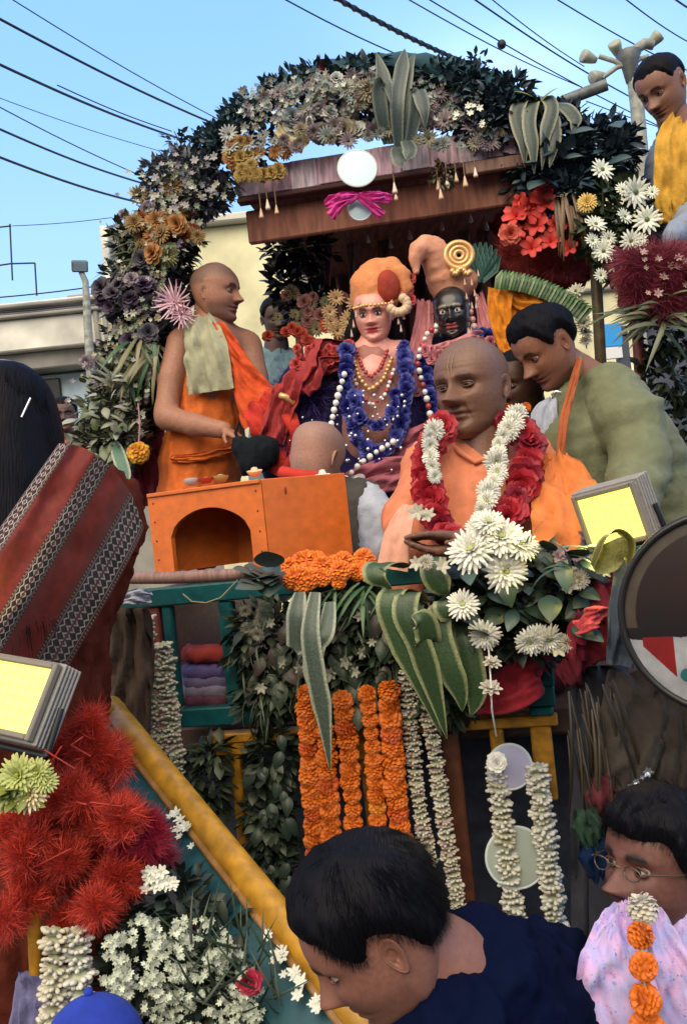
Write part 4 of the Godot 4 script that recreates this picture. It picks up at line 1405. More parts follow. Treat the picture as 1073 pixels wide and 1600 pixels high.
# ---------- the arch and canopy over the statues ----------
func canopy() -> void:
	var mauve := mat("mauve_fascia", L(0.78, 0.52, 0.63), 0.8, {"tex": noise_tex("fascia_streak", 0.06, 0.55, 1.25, 256, 4, FastNoiseLite.TYPE_SIMPLEX_SMOOTH, Vector2(1.0, 0.15)), "scale": 3.0, "bump": weave_tex(), "depth": 0.08})
	var brown := mat("canopy_brown", L(0.3, 0.115, 0.08), 0.8, {"tex": noise_tex("fascia_streak", 0.06, 0.55, 1.25), "scale": 2.0})
	var foam := cloth("arch_cloth", L(0.02, 0.085, 0.125))
	var A := P(372, 296, 3.62)
	var E := P(850, 212, 3.45)
	E.y = (A.y + E.y) * 0.5; A.y = E.y
	var dirx := (E - A).normalized()
	var nz := dirx.cross(Vector3.UP)
	var t := thing("arch_canopy", "flower arch canopy with a mauve fascia board and dark brown cloth inside", "canopy", Vector3((A.x + E.x) * 0.5, 1.35, (A.z + E.z) * 0.5))
	var b := B.new()
	b.box(Transform3D(Basis(dirx, Vector3.UP, nz), (A + E) * 0.5), Vector3(A.distance_to(E), 0.115, 0.05), 0.008)
	part("fascia_board", b, mauve, t)
	# boards of the fascia: upright battens that stand a little proud
	for k in 11:
		var q := B.new()
		var c := A.lerp(E, (k + 0.5) / 11.0) + nz * 0.028
		q.box(Transform3D(Basis(dirx, Vector3.UP, nz), c), Vector3(A.distance_to(E) / 11.0 - 0.006, 0.1 + 0.004 * (k % 3), 0.008), 0.002)
		part("fascia_panel", q, mauve if k % 2 else mat("mauve_fascia_pale", L(0.85, 0.7, 0.8), 0.8, {"tex": noise_tex("fascia_streak", 0.06, 0.55, 1.25), "scale": 3.0}), t)
	var lip := B.new()
	lip.box(Transform3D(Basis(dirx, Vector3.UP, nz), (A + E) * 0.5 + Vector3.DOWN * 0.068 + nz * 0.02), Vector3(A.distance_to(E), 0.018, 0.05), 0.004)
	part("lip", lip, mat("lip_dark", L(0.06, 0.02, 0.02), 0.8), t)
	var low := B.new()
	low.box(Transform3D(Basis(dirx, Vector3.UP, nz), (A + E) * 0.5 + Vector3.DOWN * 0.15 - nz * 0.05), Vector3(A.distance_to(E) * 0.98, 0.13, 0.03), 0.006)
	part("inner_valance", low, brown, t)
	var beam2 := B.new()
	beam2.box(Transform3D(Basis(dirx, Vector3.UP, nz), A.lerp(E, 0.87) + Vector3.DOWN * 0.085 + nz * 0.04), Vector3(0.3, 0.045, 0.03), 0.004)
	part("short_beam", beam2, mat("beam_tan", L(0.24, 0.13, 0.1), 0.7, {"tex": noise_tex("fascia_streak", 0.06, 0.55, 1.25), "scale": 3.0}), t)
	# roof slab and draped back and side
	var roof := B.new()
	roof.box(Transform3D(Basis(dirx, Vector3.UP, nz), (A + E) * 0.5 - nz * 0.78 + Vector3.UP * 0.0), Vector3(A.distance_to(E), 0.03, 1.5), 0.006)
	part("roof", roof, brown, t)
	var cl := cloth("back_curtain", L(0.22, 0.07, 0.06))
	var n := 60
	var rows := []
	for r in 10:
		var row := PackedVector3Array()
		for j in n + 1:
			var f := float(j) / n
			var p := A.lerp(E, lerpf(0.09, 1.0, f)) - nz * (1.5 + 0.03 * sin(f * 70.0) + 0.015 * sin(f * 151.0 + r))
			p.y = lerpf(1.36, A.y, r / 9.0)
			row.append(p)
		rows.append(row)
	var cb := B.new()
	cb.grid(rows)
	part("back_curtain", cb, cl, t)
	# vertical strips of cloth and cane seen before the back curtain
	for k in 7:
		var sb := B.new()
		var u: float = [470, 505, 545, 596, 668, 722, 752][k]
		var w: float = [0.02, 0.03, 0.02, 0.03, 0.035, 0.025, 0.03][k]
		strip(sb, [[u, 300 + 3 * k, 4.5], [u + 3, 360, 4.5], [u + 5, 430 + (k % 3) * 25, 4.5]], [w, w * 1.1, w * 0.7], ex, 0.006)
		part("hanging_strip", sb, cloth("strip_%d" % (k % 3), [L(0.2, 0.09, 0.07), L(0.14, 0.04, 0.07), L(0.3, 0.2, 0.15)][k % 3]), t)
	# the arch: a cloth-wrapped band in front of the fascia
	var arc := pts([[318, 262, 3.62], [352, 208, 3.6], [400, 166, 3.58], [455, 134, 3.56], [515, 112, 3.54], [580, 103, 3.52], [650, 103, 3.5], [715, 118, 3.48], [770, 142, 3.46], [830, 190, 3.45]])
	var pr := []
	for k in arc.size(): pr.append([0.05, 0.043, 0.04, 0.04, 0.042, 0.042, 0.045, 0.05, 0.055, 0.06][k])
	var ab := B.new()
	var fine := PackedVector3Array()
	var fr := []
	for k in (arc.size() - 1) * 6 + 1:
		var a := mini(k / 6, arc.size() - 2)
		var f := k / 6.0 - a
		fine.append(arc[a].cubic_interpolate(arc[a + 1], arc[maxi(a - 1, 0)], arc[mini(a + 2, arc.size() - 1)], f))
		fr.append(lerpf(pr[a], pr[a + 1], f) * (1.0 + 0.1 * sin(k * 1.9)))
	ab.tube(fine, fr, 14)
	part("arch_band", ab, foam, t)
	# posts
	var pole := func(u0: float, v0: float, u1: float, d: float, r: float, m: Material) -> void:
		var top := P(u0, v0, d)
		var bot := P(u1, 760, d)
		bot.y = 1.36
		var pb := B.new()
		pb.tube(PackedVector3Array([bot, (bot + top) * 0.5, top]), r, 10)
		part("post", pb, m, t)
	pole.call(918, 210, 936, 3.5, 0.022, paint("post_olive", L(0.13, 0.09, 0.03)))
	pole.call(988, 405, 998, 3.2, 0.02, paint("post_red", L(0.3, 0.07, 0.05)))
	pole.call(455, 310, 468, 4.6, 0.018, paint("post_red", L(0.3, 0.07, 0.05)))
	# grey tube sticking out at the right of the arch
	var tb := B.new()
	tb.tube(PackedVector3Array([P(845, 178, 3.6), P(882, 157, 3.55), P(948, 132, 3.5)]), 0.022, 12)
	solo("grey_pipe", tb, mat("pipe_grey", L(0.17, 0.2, 0.21), 0.45, {"tex": noise_tex("paint_wear", 0.03, 0.55, 1.12, 256, 5), "scale": 3.0}), "grey pipe end sticking out of the foliage at the arch's right", "pipe", P(882, 157, 3.55))
	# hanging round discs, mirrored sky painted into their colour, and pink ribbon
	var mir := mat("disc_sky_tint", L(0.62, 0.88, 0.9), 0.3)
	var disc := func(u: float, v: float, d: float, r: float, tilt: float, m: Material, label: String) -> void:
		var x := Transform3D(Basis(Vector3.UP, rf(-0.1, 0.1)) * Basis(Vector3.RIGHT, PI / 2 - tilt), P(u, v, d))
		var o := thing("round_disc", label, "disc", x.origin, "shiny discs hung on the float")
		var db := B.new()
		db.lathe(x, [[0.0, -0.004], [r * 0.94, -0.004], [r, 0.0], [r * 0.94, 0.004], [r * 0.2, 0.005], [0.0, 0.005]], 36)
		part("face", db, m, o)
		var rb := B.new()
		var rim := PackedVector3Array()
		for k in 37: rim.append(x * Vector3(sin(TAU * k / 36.0) * r, 0, cos(TAU * k / 36.0) * r))
		rb.tube(rim, 0.004, 6, false)
		part("rim", rb, mat("disc_rim", L(0.6, 0.68, 0.7), 0.4), o)
	disc.call(558, 263, 3.38, 0.07, 0.12, mir, "large disc, painted pale cyan for the sky it mirrors, hung on the mauve fascia")
	disc.call(562, 327, 3.38, 0.041, 0.1, mat("disc_blue", L(0.36, 0.5, 0.62), 0.25), "small pale blue disc under the pink ribbon")
	disc.call(796, 1198, 2.3, 0.054, 0.15, mat("disc_lilac", L(0.42, 0.42, 0.62), 0.3), "lilac disc hung on the yellow hook below the bouquet")
	disc.call(806, 1340, 2.3, 0.074, 0.1, mat("disc_grey", L(0.36, 0.42, 0.38), 0.35), "grey green disc low down behind the middle white garland")
	var rb2 := thing("pink_ribbon", "bright pink ribbon bow between the two discs on the fascia", "ribbon", P(560, 308, 3.36))
	for s in [-1, 1]:
		var q := B.new()
		strip(q, [[560, 306, 3.36], [560 + s * 22, 307, 3.34], [560 + s * 42, 312 - s * 3, 3.36], [560 + s * 52, 316 - s * 5, 3.37]], [0.01, 0.018, 0.022, 0.014], Vector3.UP, 0.006)
		part("loop", q, cloth("pink_ribbon", L(0.85, 0.06, 0.42)), rb2)
		var q2 := B.new()
		strip(q2, [[558, 308, 3.355], [556 + s * 26, 324, 3.35], [556 + s * 40, 338, 3.36]], [0.008, 0.016, 0.02], ex, 0.006)
		part("tail", q2, cloth("pink_ribbon", L(0.85, 0.06, 0.42)), rb2)
	# red flame-coloured valance cloth at the right and gilt fan with green leaf edge
	var vb := B.new()
	strip(vb, [[780, 330, 3.75], [835, 372, 3.72], [885, 405, 3.7], [925, 430, 3.68]], [0.07, 0.16, 0.15, 0.05], Vector3(0.25, 1, 0), 0.03, 0.01, 8)
	solo("red_drape", vb, cloth("red_drape", L(0.36, 0.04, 0.028)), "dark red drape hung under the red flowers at the canopy's right", "drape", P(850, 380, 3.7))
	var wb := B.new()
	strip(wb, [[962, 440, 3.1], [1020, 432, 3.1], [1100, 424, 3.1]], [0.09, 0.105, 0.115], Vector3(0.1, 1, 0), 0.025, 0.01, 8)
	solo("maroon_drape", wb, cloth("maroon_drape", L(0.17, 0.018, 0.035)), "maroon velvet drape below the yellow kurta man", "drape", P(1020, 430, 3.1))
	var lb := B.new()
	strip(lb, [[222, 600, 3.75], [226, 690, 3.75], [236, 790, 3.75]], [0.07, 0.09, 0.1], ex, 0.02, 0.01, 8)
	strip(lb, [[238, 640, 3.72], [246, 720, 3.72], [252, 790, 3.72]], [0.04, 0.05, 0.05], ex, 0.015, 0.01, 8)
	solo("crimson_side_cloth", lb, cloth("crimson_cloth", L(0.26, 0.018, 0.04)), "crimson side cloth hanging behind the priest's back", "drape", P(226, 690, 3.75))

func bells() -> void:
	var k := 0
	var gold := mat("bell_gold", L(0.62, 0.42, 0.28), 0.45)
	for q in [[418, 318, 3.5], [408, 332, 3.5], [432, 326, 3.5], [616, 292, 3.4], [618, 305, 3.4], [684, 288, 3.38], [698, 282, 3.38], [712, 276, 3.38], [726, 282, 3.38], [742, 268, 3.38], [688, 302, 3.36], [640, 365, 4.1], [735, 340, 4.0], [760, 352, 4.0], [690, 352, 4.1], [575, 372, 4.2], [610, 380, 4.2]]:
		var o := thing("hanging_bell", "", "bell", V(q), "small bells hung under the canopy")
		var lab: String = ["cream bell left of the canopy's pair", "lowest cream bell below the fascia's left end", "third cream bell below the fascia's left end", "cream bell on the string right of the discs", "bell below the string end right of the discs", "first bell of the leafy row under the fascia", "second bell of the leafy row under the fascia", "third bell of the leafy row under the fascia", "fourth bell of the leafy row under the fascia", "rightmost bell of the leafy row under the fascia", "lowest bell of the leafy row under the fascia", "dim bell above the first deity's turban at right", "dim bell beside the red flowers", "dim bell left of the red flowers, lower one", "dim bell above the second deity's curl", "dim bell straight above the first deity's turban", "dim bell above the first deity's turban curl"][k]
		o.set_meta("label", lab)
		part("cup", proto("bell"), gold if k % 3 else mat("bell_pale", L(0.75, 0.62, 0.55), 0.5), o, Transform3D(Basis.from_scale(Vector3(0.026, 0.042, 0.026) * rf(0.85, 1.15)), V(q)))
		var s := B.new()
		s.tube(PackedVector3Array([V(q) + Vector3.UP * 0.018, V(q) + Vector3.UP * rf(0.05, 0.09)]), 0.0025, 4)
		part("string", s, mat("string_brown", L(0.2, 0.13, 0.08), 0.8), o)
		k += 1

func drum() -> void:
	var c := P(1134, 958, 1.55)
	var r := 158.0 / FOCAL * 1.55
	var face := Basis(Vector3.UP, deg_to_rad(-22.0)) * Basis(Vector3.RIGHT, PI / 2)
	var X := Transform3D(face, c)
	var t := thing("painted_drum", "big round drum with a painted maroon and white head at the right edge", "drum", c)
	var im := Image.create(512, 512, false, Image.FORMAT_RGB8)
	var nf := FastNoiseLite.new(); nf.seed = 9; nf.frequency = 0.012
	for y in 512:
		for x in 512:
			var q := Vector2(x - 256, y - 256) / 256.0
			var n := nf.get_noise_2d(x, y)
			var col := Color(0.13, 0.035, 0.03).lerp(Color(0.03, 0.025, 0.045), clampf(q.y * 2.0 + 0.4 + n * 0.4, 0, 1))
			if q.length() > 0.86 and q.y < 0.1: col = Color(0.3, 0.26, 0.22)
			if q.y > 0.22 + n * 0.05: col = Color(0.62, 0.63, 0.66)
			if q.x < -0.52 and q.x > -0.82 and q.y > 0.2 and q.y < 0.62 - (-0.52 - q.x) * 1.1: col = Color(0.5, 0.06, 0.08)
			if q.y > 0.62 and q.y < 0.76 and absf(q.x + 0.18) < 0.2: col = Color(0.55, 0.07, 0.16)
			if Vector2(q.x + 0.42, q.y - 0.6).length() < 0.07: col = Color(0.15, 0.42, 0.45)
			if Vector2(q.x + 0.22, q.y - 0.45).length() < 0.11: col = Color(0.16, 0.28, 0.36)
			if absf(q.x + 0.1) < 0.12 and q.y > 0.24 and q.y < 0.38: col = Color(0.06, 0.1, 0.2)
			col = col * (0.92 + 0.16 * n)
			im.set_pixel(x, y, Color(col.r, col.g, col.b))
	var m := StandardMaterial3D.new()
	m.resource_name = "drum_head"
	m.albedo_texture = ImageTexture.create_from_image(im)
	m.roughness = 0.32
	m.clearcoat_enabled = true
	m.clearcoat = 0.4
	m.cull_mode = BaseMaterial3D.CULL_DISABLED
	# head: disc with planar coordinates
	var b := B.new()
	var rows := []
	for k in 8:
		var row := PackedVector3Array()
		for j in 48:
			var a := TAU * j / 48.0
			var rr := r * 0.985 * (1.0 - k / 7.0)
			row.append(X * Vector3(rr * sin(a), 0.006 * (1.0 - pow(1.0 - k / 7.0, 2.0)), rr * cos(a)))
		rows.append(row)
	b.grid(rows, true)
	for k in b.v.size():
		var q := X.affine_inverse() * b.v[k]
		b.uv[k] = Vector2(0.5 + q.x / (2.0 * r), 0.5 + q.z / (2.0 * r))
	part("drum_head", b, m, t)
	var rb := B.new()
	var ring := PackedVector3Array()
	for k in 61: ring.append(X * Vector3(sin(TAU * k / 60.0) * r, 0.004, cos(TAU * k / 60.0) * r))
	rb.tube(ring, 0.0062, 8, false)
	part("hoop", rb, mat("hoop_black", L(0.012, 0.012, 0.014), 0.4), t)
	var sb := B.new()
	sb.lathe(X, [[r * 0.8, -0.32], [r * 0.95, -0.2], [r * 0.99, -0.06], [r * 0.985, 0.0]], 40)
	var shl := part("shell", sb, paint("drum_shell", L(0.12, 0.03, 0.02)), t)
	for k in 14:
		var lb := B.new()
		var a := TAU * k / 14.0
		var e := TAU * (k + 0.5) / 14.0
		lb.tube(PackedVector3Array([X * Vector3(sin(a) * r * 1.01, 0, cos(a) * r * 1.01), X * Vector3(sin(e) * r * 0.98, -0.2, cos(e) * r * 0.98)]), 0.003, 5)
		part("lacing", lb, mat("lacing", L(0.35, 0.3, 0.22), 0.8), shl)

func lens_mat() -> StandardMaterial3D:   # rows of diodes behind ribbed yellow glass
	if mats.has("lens_glow"): return mats["lens_glow"]
	var im := Image.create(160, 128, false, Image.FORMAT_RGB8)
	for y in 128:
		for x in 160:
			var a := absf(fposmod(x / 20.0, 1.0) - 0.5)
			var b := absf(fposmod(y / 21.33, 1.0) - 0.5)
			var hot := exp(-(a * a + b * b) * 4.5)
			var rib := 0.94 + 0.06 * sin(y * 1.1)
			im.set_pixel(x, y, Color(1.0 * rib, lerpf(0.93, 0.97, hot) * rib, lerpf(0.36, 0.48, hot) * rib))
	var m := mat("lens_glow", L(0.3, 0.26, 0.12), 0.25)
	m.emission_enabled = true
	m.emission_operator = BaseMaterial3D.EMISSION_OP_MULTIPLY
	m.emission = Color.WHITE
	m.emission_texture = ImageTexture.create_from_image(im)
	m.emission_energy_multiplier = 0.95
	return m

# a flood lamp: glowing rectangular face, casing with ribs behind it
func flood(called: String, label: String, c: Vector3, dir: Vector3, up: Vector3, size: Vector2, depth: float, energy: float) -> void:
	var z := dir.normalized()
	var x := up.cross(z).normalized()
	var y := z.cross(x)
	var X := Transform3D(Basis(x, y, z), c)
	var t := thing(called, label, "flood lamp", c)
	var casing := mat("casing_grey", L(0.36, 0.34, 0.32), 0.42, {"tex": noise_tex("skin_mottle", 0.05, 0.84, 1.06), "scale": 6.0, "metal": 0.3})
	var b := B.new()
	b.box(X * Transform3D(Basis(), Vector3(0, 0, -depth * 0.5 - 0.004)), Vector3(size.x + 0.02, size.y + 0.02, depth), 0.008)
	var cas := part("casing", b, casing, t)
	for k in 5:
		var rb := B.new()
		rb.box(X * Transform3D(Basis(), Vector3(0, 0, -depth * (0.18 + 0.17 * k))), Vector3(size.x + 0.028, size.y + 0.028, 0.006), 0.002)
		part("rib", rb, casing, cas)
	var fr := B.new()
	for s in [-1, 1]:
		fr.box(X * Transform3D(Basis(), Vector3(s * (size.x * 0.5 + 0.004), 0, 0.002)), Vector3(0.01, size.y + 0.02, 0.014), 0.002)
		fr.box(X * Transform3D(Basis(), Vector3(0, s * (size.y * 0.5 + 0.004), 0.0025)), Vector3(size.x - 0.004, 0.01, 0.012), 0.002)
	part("rim", fr, mat("casing_rim", L(0.2, 0.18, 0.15), 0.5), t)
	var g := B.new()
	var n := 8
	var rows := []
	for r in n + 1:
		var row := PackedVector3Array()
		for j in n + 1: row.append(X * Vector3((float(j) / n - 0.5) * size.x, (float(r) / n - 0.5) * size.y, 0.001))
		rows.append(row)
	g.grid(rows)
	part("glowing_lens", g, lens_mat(), t)
	var br := B.new()
	for s in [-1, 1]:
		br.tube(PackedVector3Array([X * Vector3(s * (size.x * 0.5 + 0.02), 0, -depth * 0.5), X * Vector3(s * (size.x * 0.5 + 0.022), -size.y * 0.7, -depth * 0.6)]), 0.006, 6)
	br.tube(PackedVector3Array([X * Vector3(-size.x * 0.5 - 0.022, -size.y * 0.7, -depth * 0.6), X * Vector3(size.x * 0.5 + 0.022, -size.y * 0.7, -depth * 0.6)]), 0.006, 6)
	part("bracket", br, mat("dark_metal", L(0.03, 0.035, 0.045), 0.5, {"metal": 0.6}), t)
	var l := AreaLight3D.new()
	l.name = called + "_light"
	l.light_color = Color(1.0, 0.9, 0.5)
	l.light_energy = energy
	l.area_size = size
	l.area_range = 12.0
	l.area_attenuation = 2.0
	l.shadow_enabled = true
	add_child(l)
	l.transform = Transform3D(Basis(x, y, z) * Basis(Vector3.UP, PI), c + z * 0.012)

func floodlights() -> void:
	flood("flood_lamp", "lit flood lamp with a ribbed grey casing at the right of the white bouquet", P(955, 808, 2.0), Vector3(-0.62, -0.2, 0.72), Vector3(-0.2, 1, 0), Vector2(0.13, 0.11), 0.075, 0.14)
	flood("flood_lamp", "lit flood lamp beside the red plumes at the left edge", P(10, 1086, 1.6), Vector3(-0.35, 0.5, 0.8), Vector3(0.16, 1, 0), Vector2(0.17, 0.115), 0.055, 0.14)

# ---------- statues and people on the float ----------
func bead_string(called: String, parent: Node3D, line: Array, r: float, m: Material, gap := 2.2, alt: Material = null) -> void:
	var p := pts(line)
	var b := B.new()
	var b2 := B.new()
	var left := 0.0
	var n := 0
	for k in p.size() - 1:
		var l := p[k].distance_to(p[k + 1])
		while left < l:
			var x := Transform3D(Basis.from_scale(Vector3.ONE * r * rf(0.85, 1.15)), p[k].lerp(p[k + 1], left / l))
			if alt and n % 3 == 2: b2.ball(x, 6, 4)
			else: b.ball(x, 6, 4)
			n += 1
			left += r * gap
		left -= l
	part(called, b, m, parent).set_meta("kind", "stuff")
	if b2.v.size() > 0: part(called, b2, alt, parent).set_meta("kind", "stuff")

func figures_on_float() -> void:
	elder_statue()
	deity_one()
	deity_two()
	priest()
	boy()
	kneeling_man()
	green_man()
	hidden_man()
	yellow_man()
	bells()

func elder_statue() -> void:
	depth_shift = 0.2
	var t := thing("elder_statue", "seated bronze statue of a bald elder in a saffron robe with folded hands", "statue", P(740, 960, 2.5))
	var bronze := mat("bronze_skin", Color.WHITE, 0.42, {"vc": true, "tex": noise_tex("skin_mottle", 0.05, 0.84, 1.06), "bump": noise_tex("skin_bump", 0.3, 0.3, 0.7), "depth": 0.12, "scale": 7.0, "spec": 0.4})
	var sk := L(0.2, 0.1, 0.068)
	var b := B.new()
	var X := facing(737, 606, 2.45, -38, 1, 0)
	head(b, X, 0.29, {"skin": sk, "age": 1.0, "nu": 84, "nv": 88, "lip": L(0.17, 0.075, 0.06), "brow": sk * 0.5, "white": L(0.2, 0.15, 0.12), "iris": L(0.02, 0.014, 0.012), "open": 0.48, "lid": sk * 0.7, "nose": 1.4, "fat": 1.02, "scalp": L(0.21, 0.122, 0.092)})
	var q := field(0.012, 0.03)
	limb(q, [[748, 640, 2.47, 0.072], [752, 690, 2.47, 0.07], [750, 740, 2.47, 0.1]])
	q.into(b, sk)
	# hands folded in the lap, fingers pointing left
	hand(b, sk, P(728, 842, 2.16), P(640, 832, 2.12) - P(728, 842, 2.16), Vector3(0, -1, 0.1), Vector3(0, 0.1, 1), 0.17, 0.12, 0.0042)
	hand(b, sk, P(726, 862, 2.15), P(640, 858, 2.11) - P(726, 862, 2.15), Vector3(0, 1, 0.1), Vector3(0, 0.1, 1), 0.17, 0.15, 0.0042)
	var q2 := field(0.01, 0.02)
	limb(q2, [[725, 846, 2.16, 0.026], [790, 852, 2.2, 0.036]])
	limb(q2, [[724, 864, 2.15, 0.026], [790, 872, 2.2, 0.036]])
	q2.into(b, sk)
	part("body", b, bronze, t)
	# vertical clay mark on the forehead
	var mk := B.new()
	for s in [-1.0, 1.0]:
		mk.tube(PackedVector3Array([X * (Vector3(s * 0.014, 0.09, 0.392) * 0.29), X * (Vector3(s * 0.022, 0.2, 0.382) * 0.29), X * (Vector3(s * 0.024, 0.31, 0.322) * 0.29)]), 0.0022, 5)
	part("forehead_mark", mk, mat("clay_mark", L(0.25, 0.17, 0.12), 0.8), t)
	var rb := B.new()
	var f := field(0.011, 0.05)
	limb(f, [[752, 725, 2.5, 0.085], [745, 790, 2.46, 0.15], [742, 870, 2.42, 0.17], [742, 950, 2.42, 0.19]])
	limb(f, [[680, 728, 2.45, 0.072], [752, 716, 2.5, 0.075], [832, 734, 2.55, 0.08]])
	limb(f, [[672, 735, 2.45, 0.07], [642, 812, 2.36, 0.07], [655, 870, 2.24, 0.055]])
	limb(f, [[842, 738, 2.55, 0.082], [868, 830, 2.48, 0.085], [850, 890, 2.36, 0.07], [790, 880, 2.24, 0.05]])
	limb(f, [[660, 930, 2.45, 0.09], [850, 940, 2.48, 0.09]])
	depth_shift = 0.2
	f.into(rb, Color.WHITE, folds(0.011, 1.7))
	var ro := part("robe", rb, cloth("saffron_robe", L(0.86, 0.28, 0.14)), t)
	var sh := B.new()
	strip(sh, [[820, 728, 2.46], [862, 760, 2.42], [880, 820, 2.36], [888, 880, 2.32]], [0.05, 0.075, 0.08, 0.07], ex, 0.012)
	part("shoulder_cloth", sh, cloth("saffron_shawl", L(0.86, 0.25, 0.06)), t)
	var s2 := B.new()
	strip(s2, [[640, 790, 2.2], [622, 835, 2.14], [612, 890, 2.12]], [0.02, 0.035, 0.04], ex, 0.003)
	part("robe_edge", s2, cloth("robe_pale", L(0.85, 0.42, 0.3)), t)
	# collar, button
	var cb := B.new()
	cb.tube(pts([[704, 690, 2.43], [718, 706, 2.38], [742, 722, 2.34], [770, 712, 2.36], [790, 692, 2.42]]), 0.008, 8)
	part("collar", cb, cloth("saffron_robe", L(0.86, 0.28, 0.14)), ro)
	# seat
	var st := B.new()
	st.lathe(Transform3D(Basis.from_scale(Vector3(1.25, 1, 1)), P(745, 985, 2.5)), [[0.0, -0.16], [0.22, -0.16], [0.24, -0.08], [0.22, 0.0], [0.0, 0.01]], 28)
	part("seat", st, cloth("seat_red", L(0.3, 0.04, 0.03)), t)
	# its garland: red roses outside, white clusters inside
	var red := tinted("rose_red", L(0.52, 0.014, 0.035))
	var deep := tinted("rose_deep", L(0.3, 0.006, 0.03))
	garland("rose_garland", "thick crimson rose garland on the elder statue's shoulders, its left strand", "statue garlands", [[690, 668, 2.34], [668, 700, 2.31], [664, 745, 2.28], [672, 790, 2.24], [690, 828, 2.2], [712, 848, 2.16]], "rose", 0.041, 0.026, red, 0.25, 1.0, [deep])
	garland("rose_garland", "thick crimson rose garland on the elder statue's shoulders, its right strand", "statue garlands", [[790, 660, 2.4], [818, 668, 2.38], [826, 700, 2.36], [818, 745, 2.32], [803, 790, 2.27], [785, 820, 2.22]], "rose", 0.043, 0.026, red, 0.25, 1.0, [deep])
	var wh := petal_mat()
	garland("white_lapel_garland", "white cluster garland inside the roses, left strand on the elder statue", "statue garlands", [[682, 664, 2.32], [668, 686, 2.27], [672, 715, 2.25], [682, 748, 2.23]], "mum", 0.026, 0.03, wh, 0.3)
	garland("white_lapel_garland", "white cluster garland inside the roses, right strand down to the bouquet", "statue garlands", [[812, 640, 2.4], [792, 672, 2.34], [778, 700, 2.29], [776, 735, 2.26], [764, 770, 2.22], [752, 800, 2.18], [740, 830, 2.14]], "mum", 0.028, 0.031, wh, 0.3)
	garland("marigold_string", "short marigold string behind the elder statue's right ear", "statue garlands", [[776, 630, 2.56], [790, 640, 2.55], [806, 642, 2.55], [824, 636, 2.55]], "marigold", 0.018, 0.024, petal_mat())
	depth_shift = 0.0

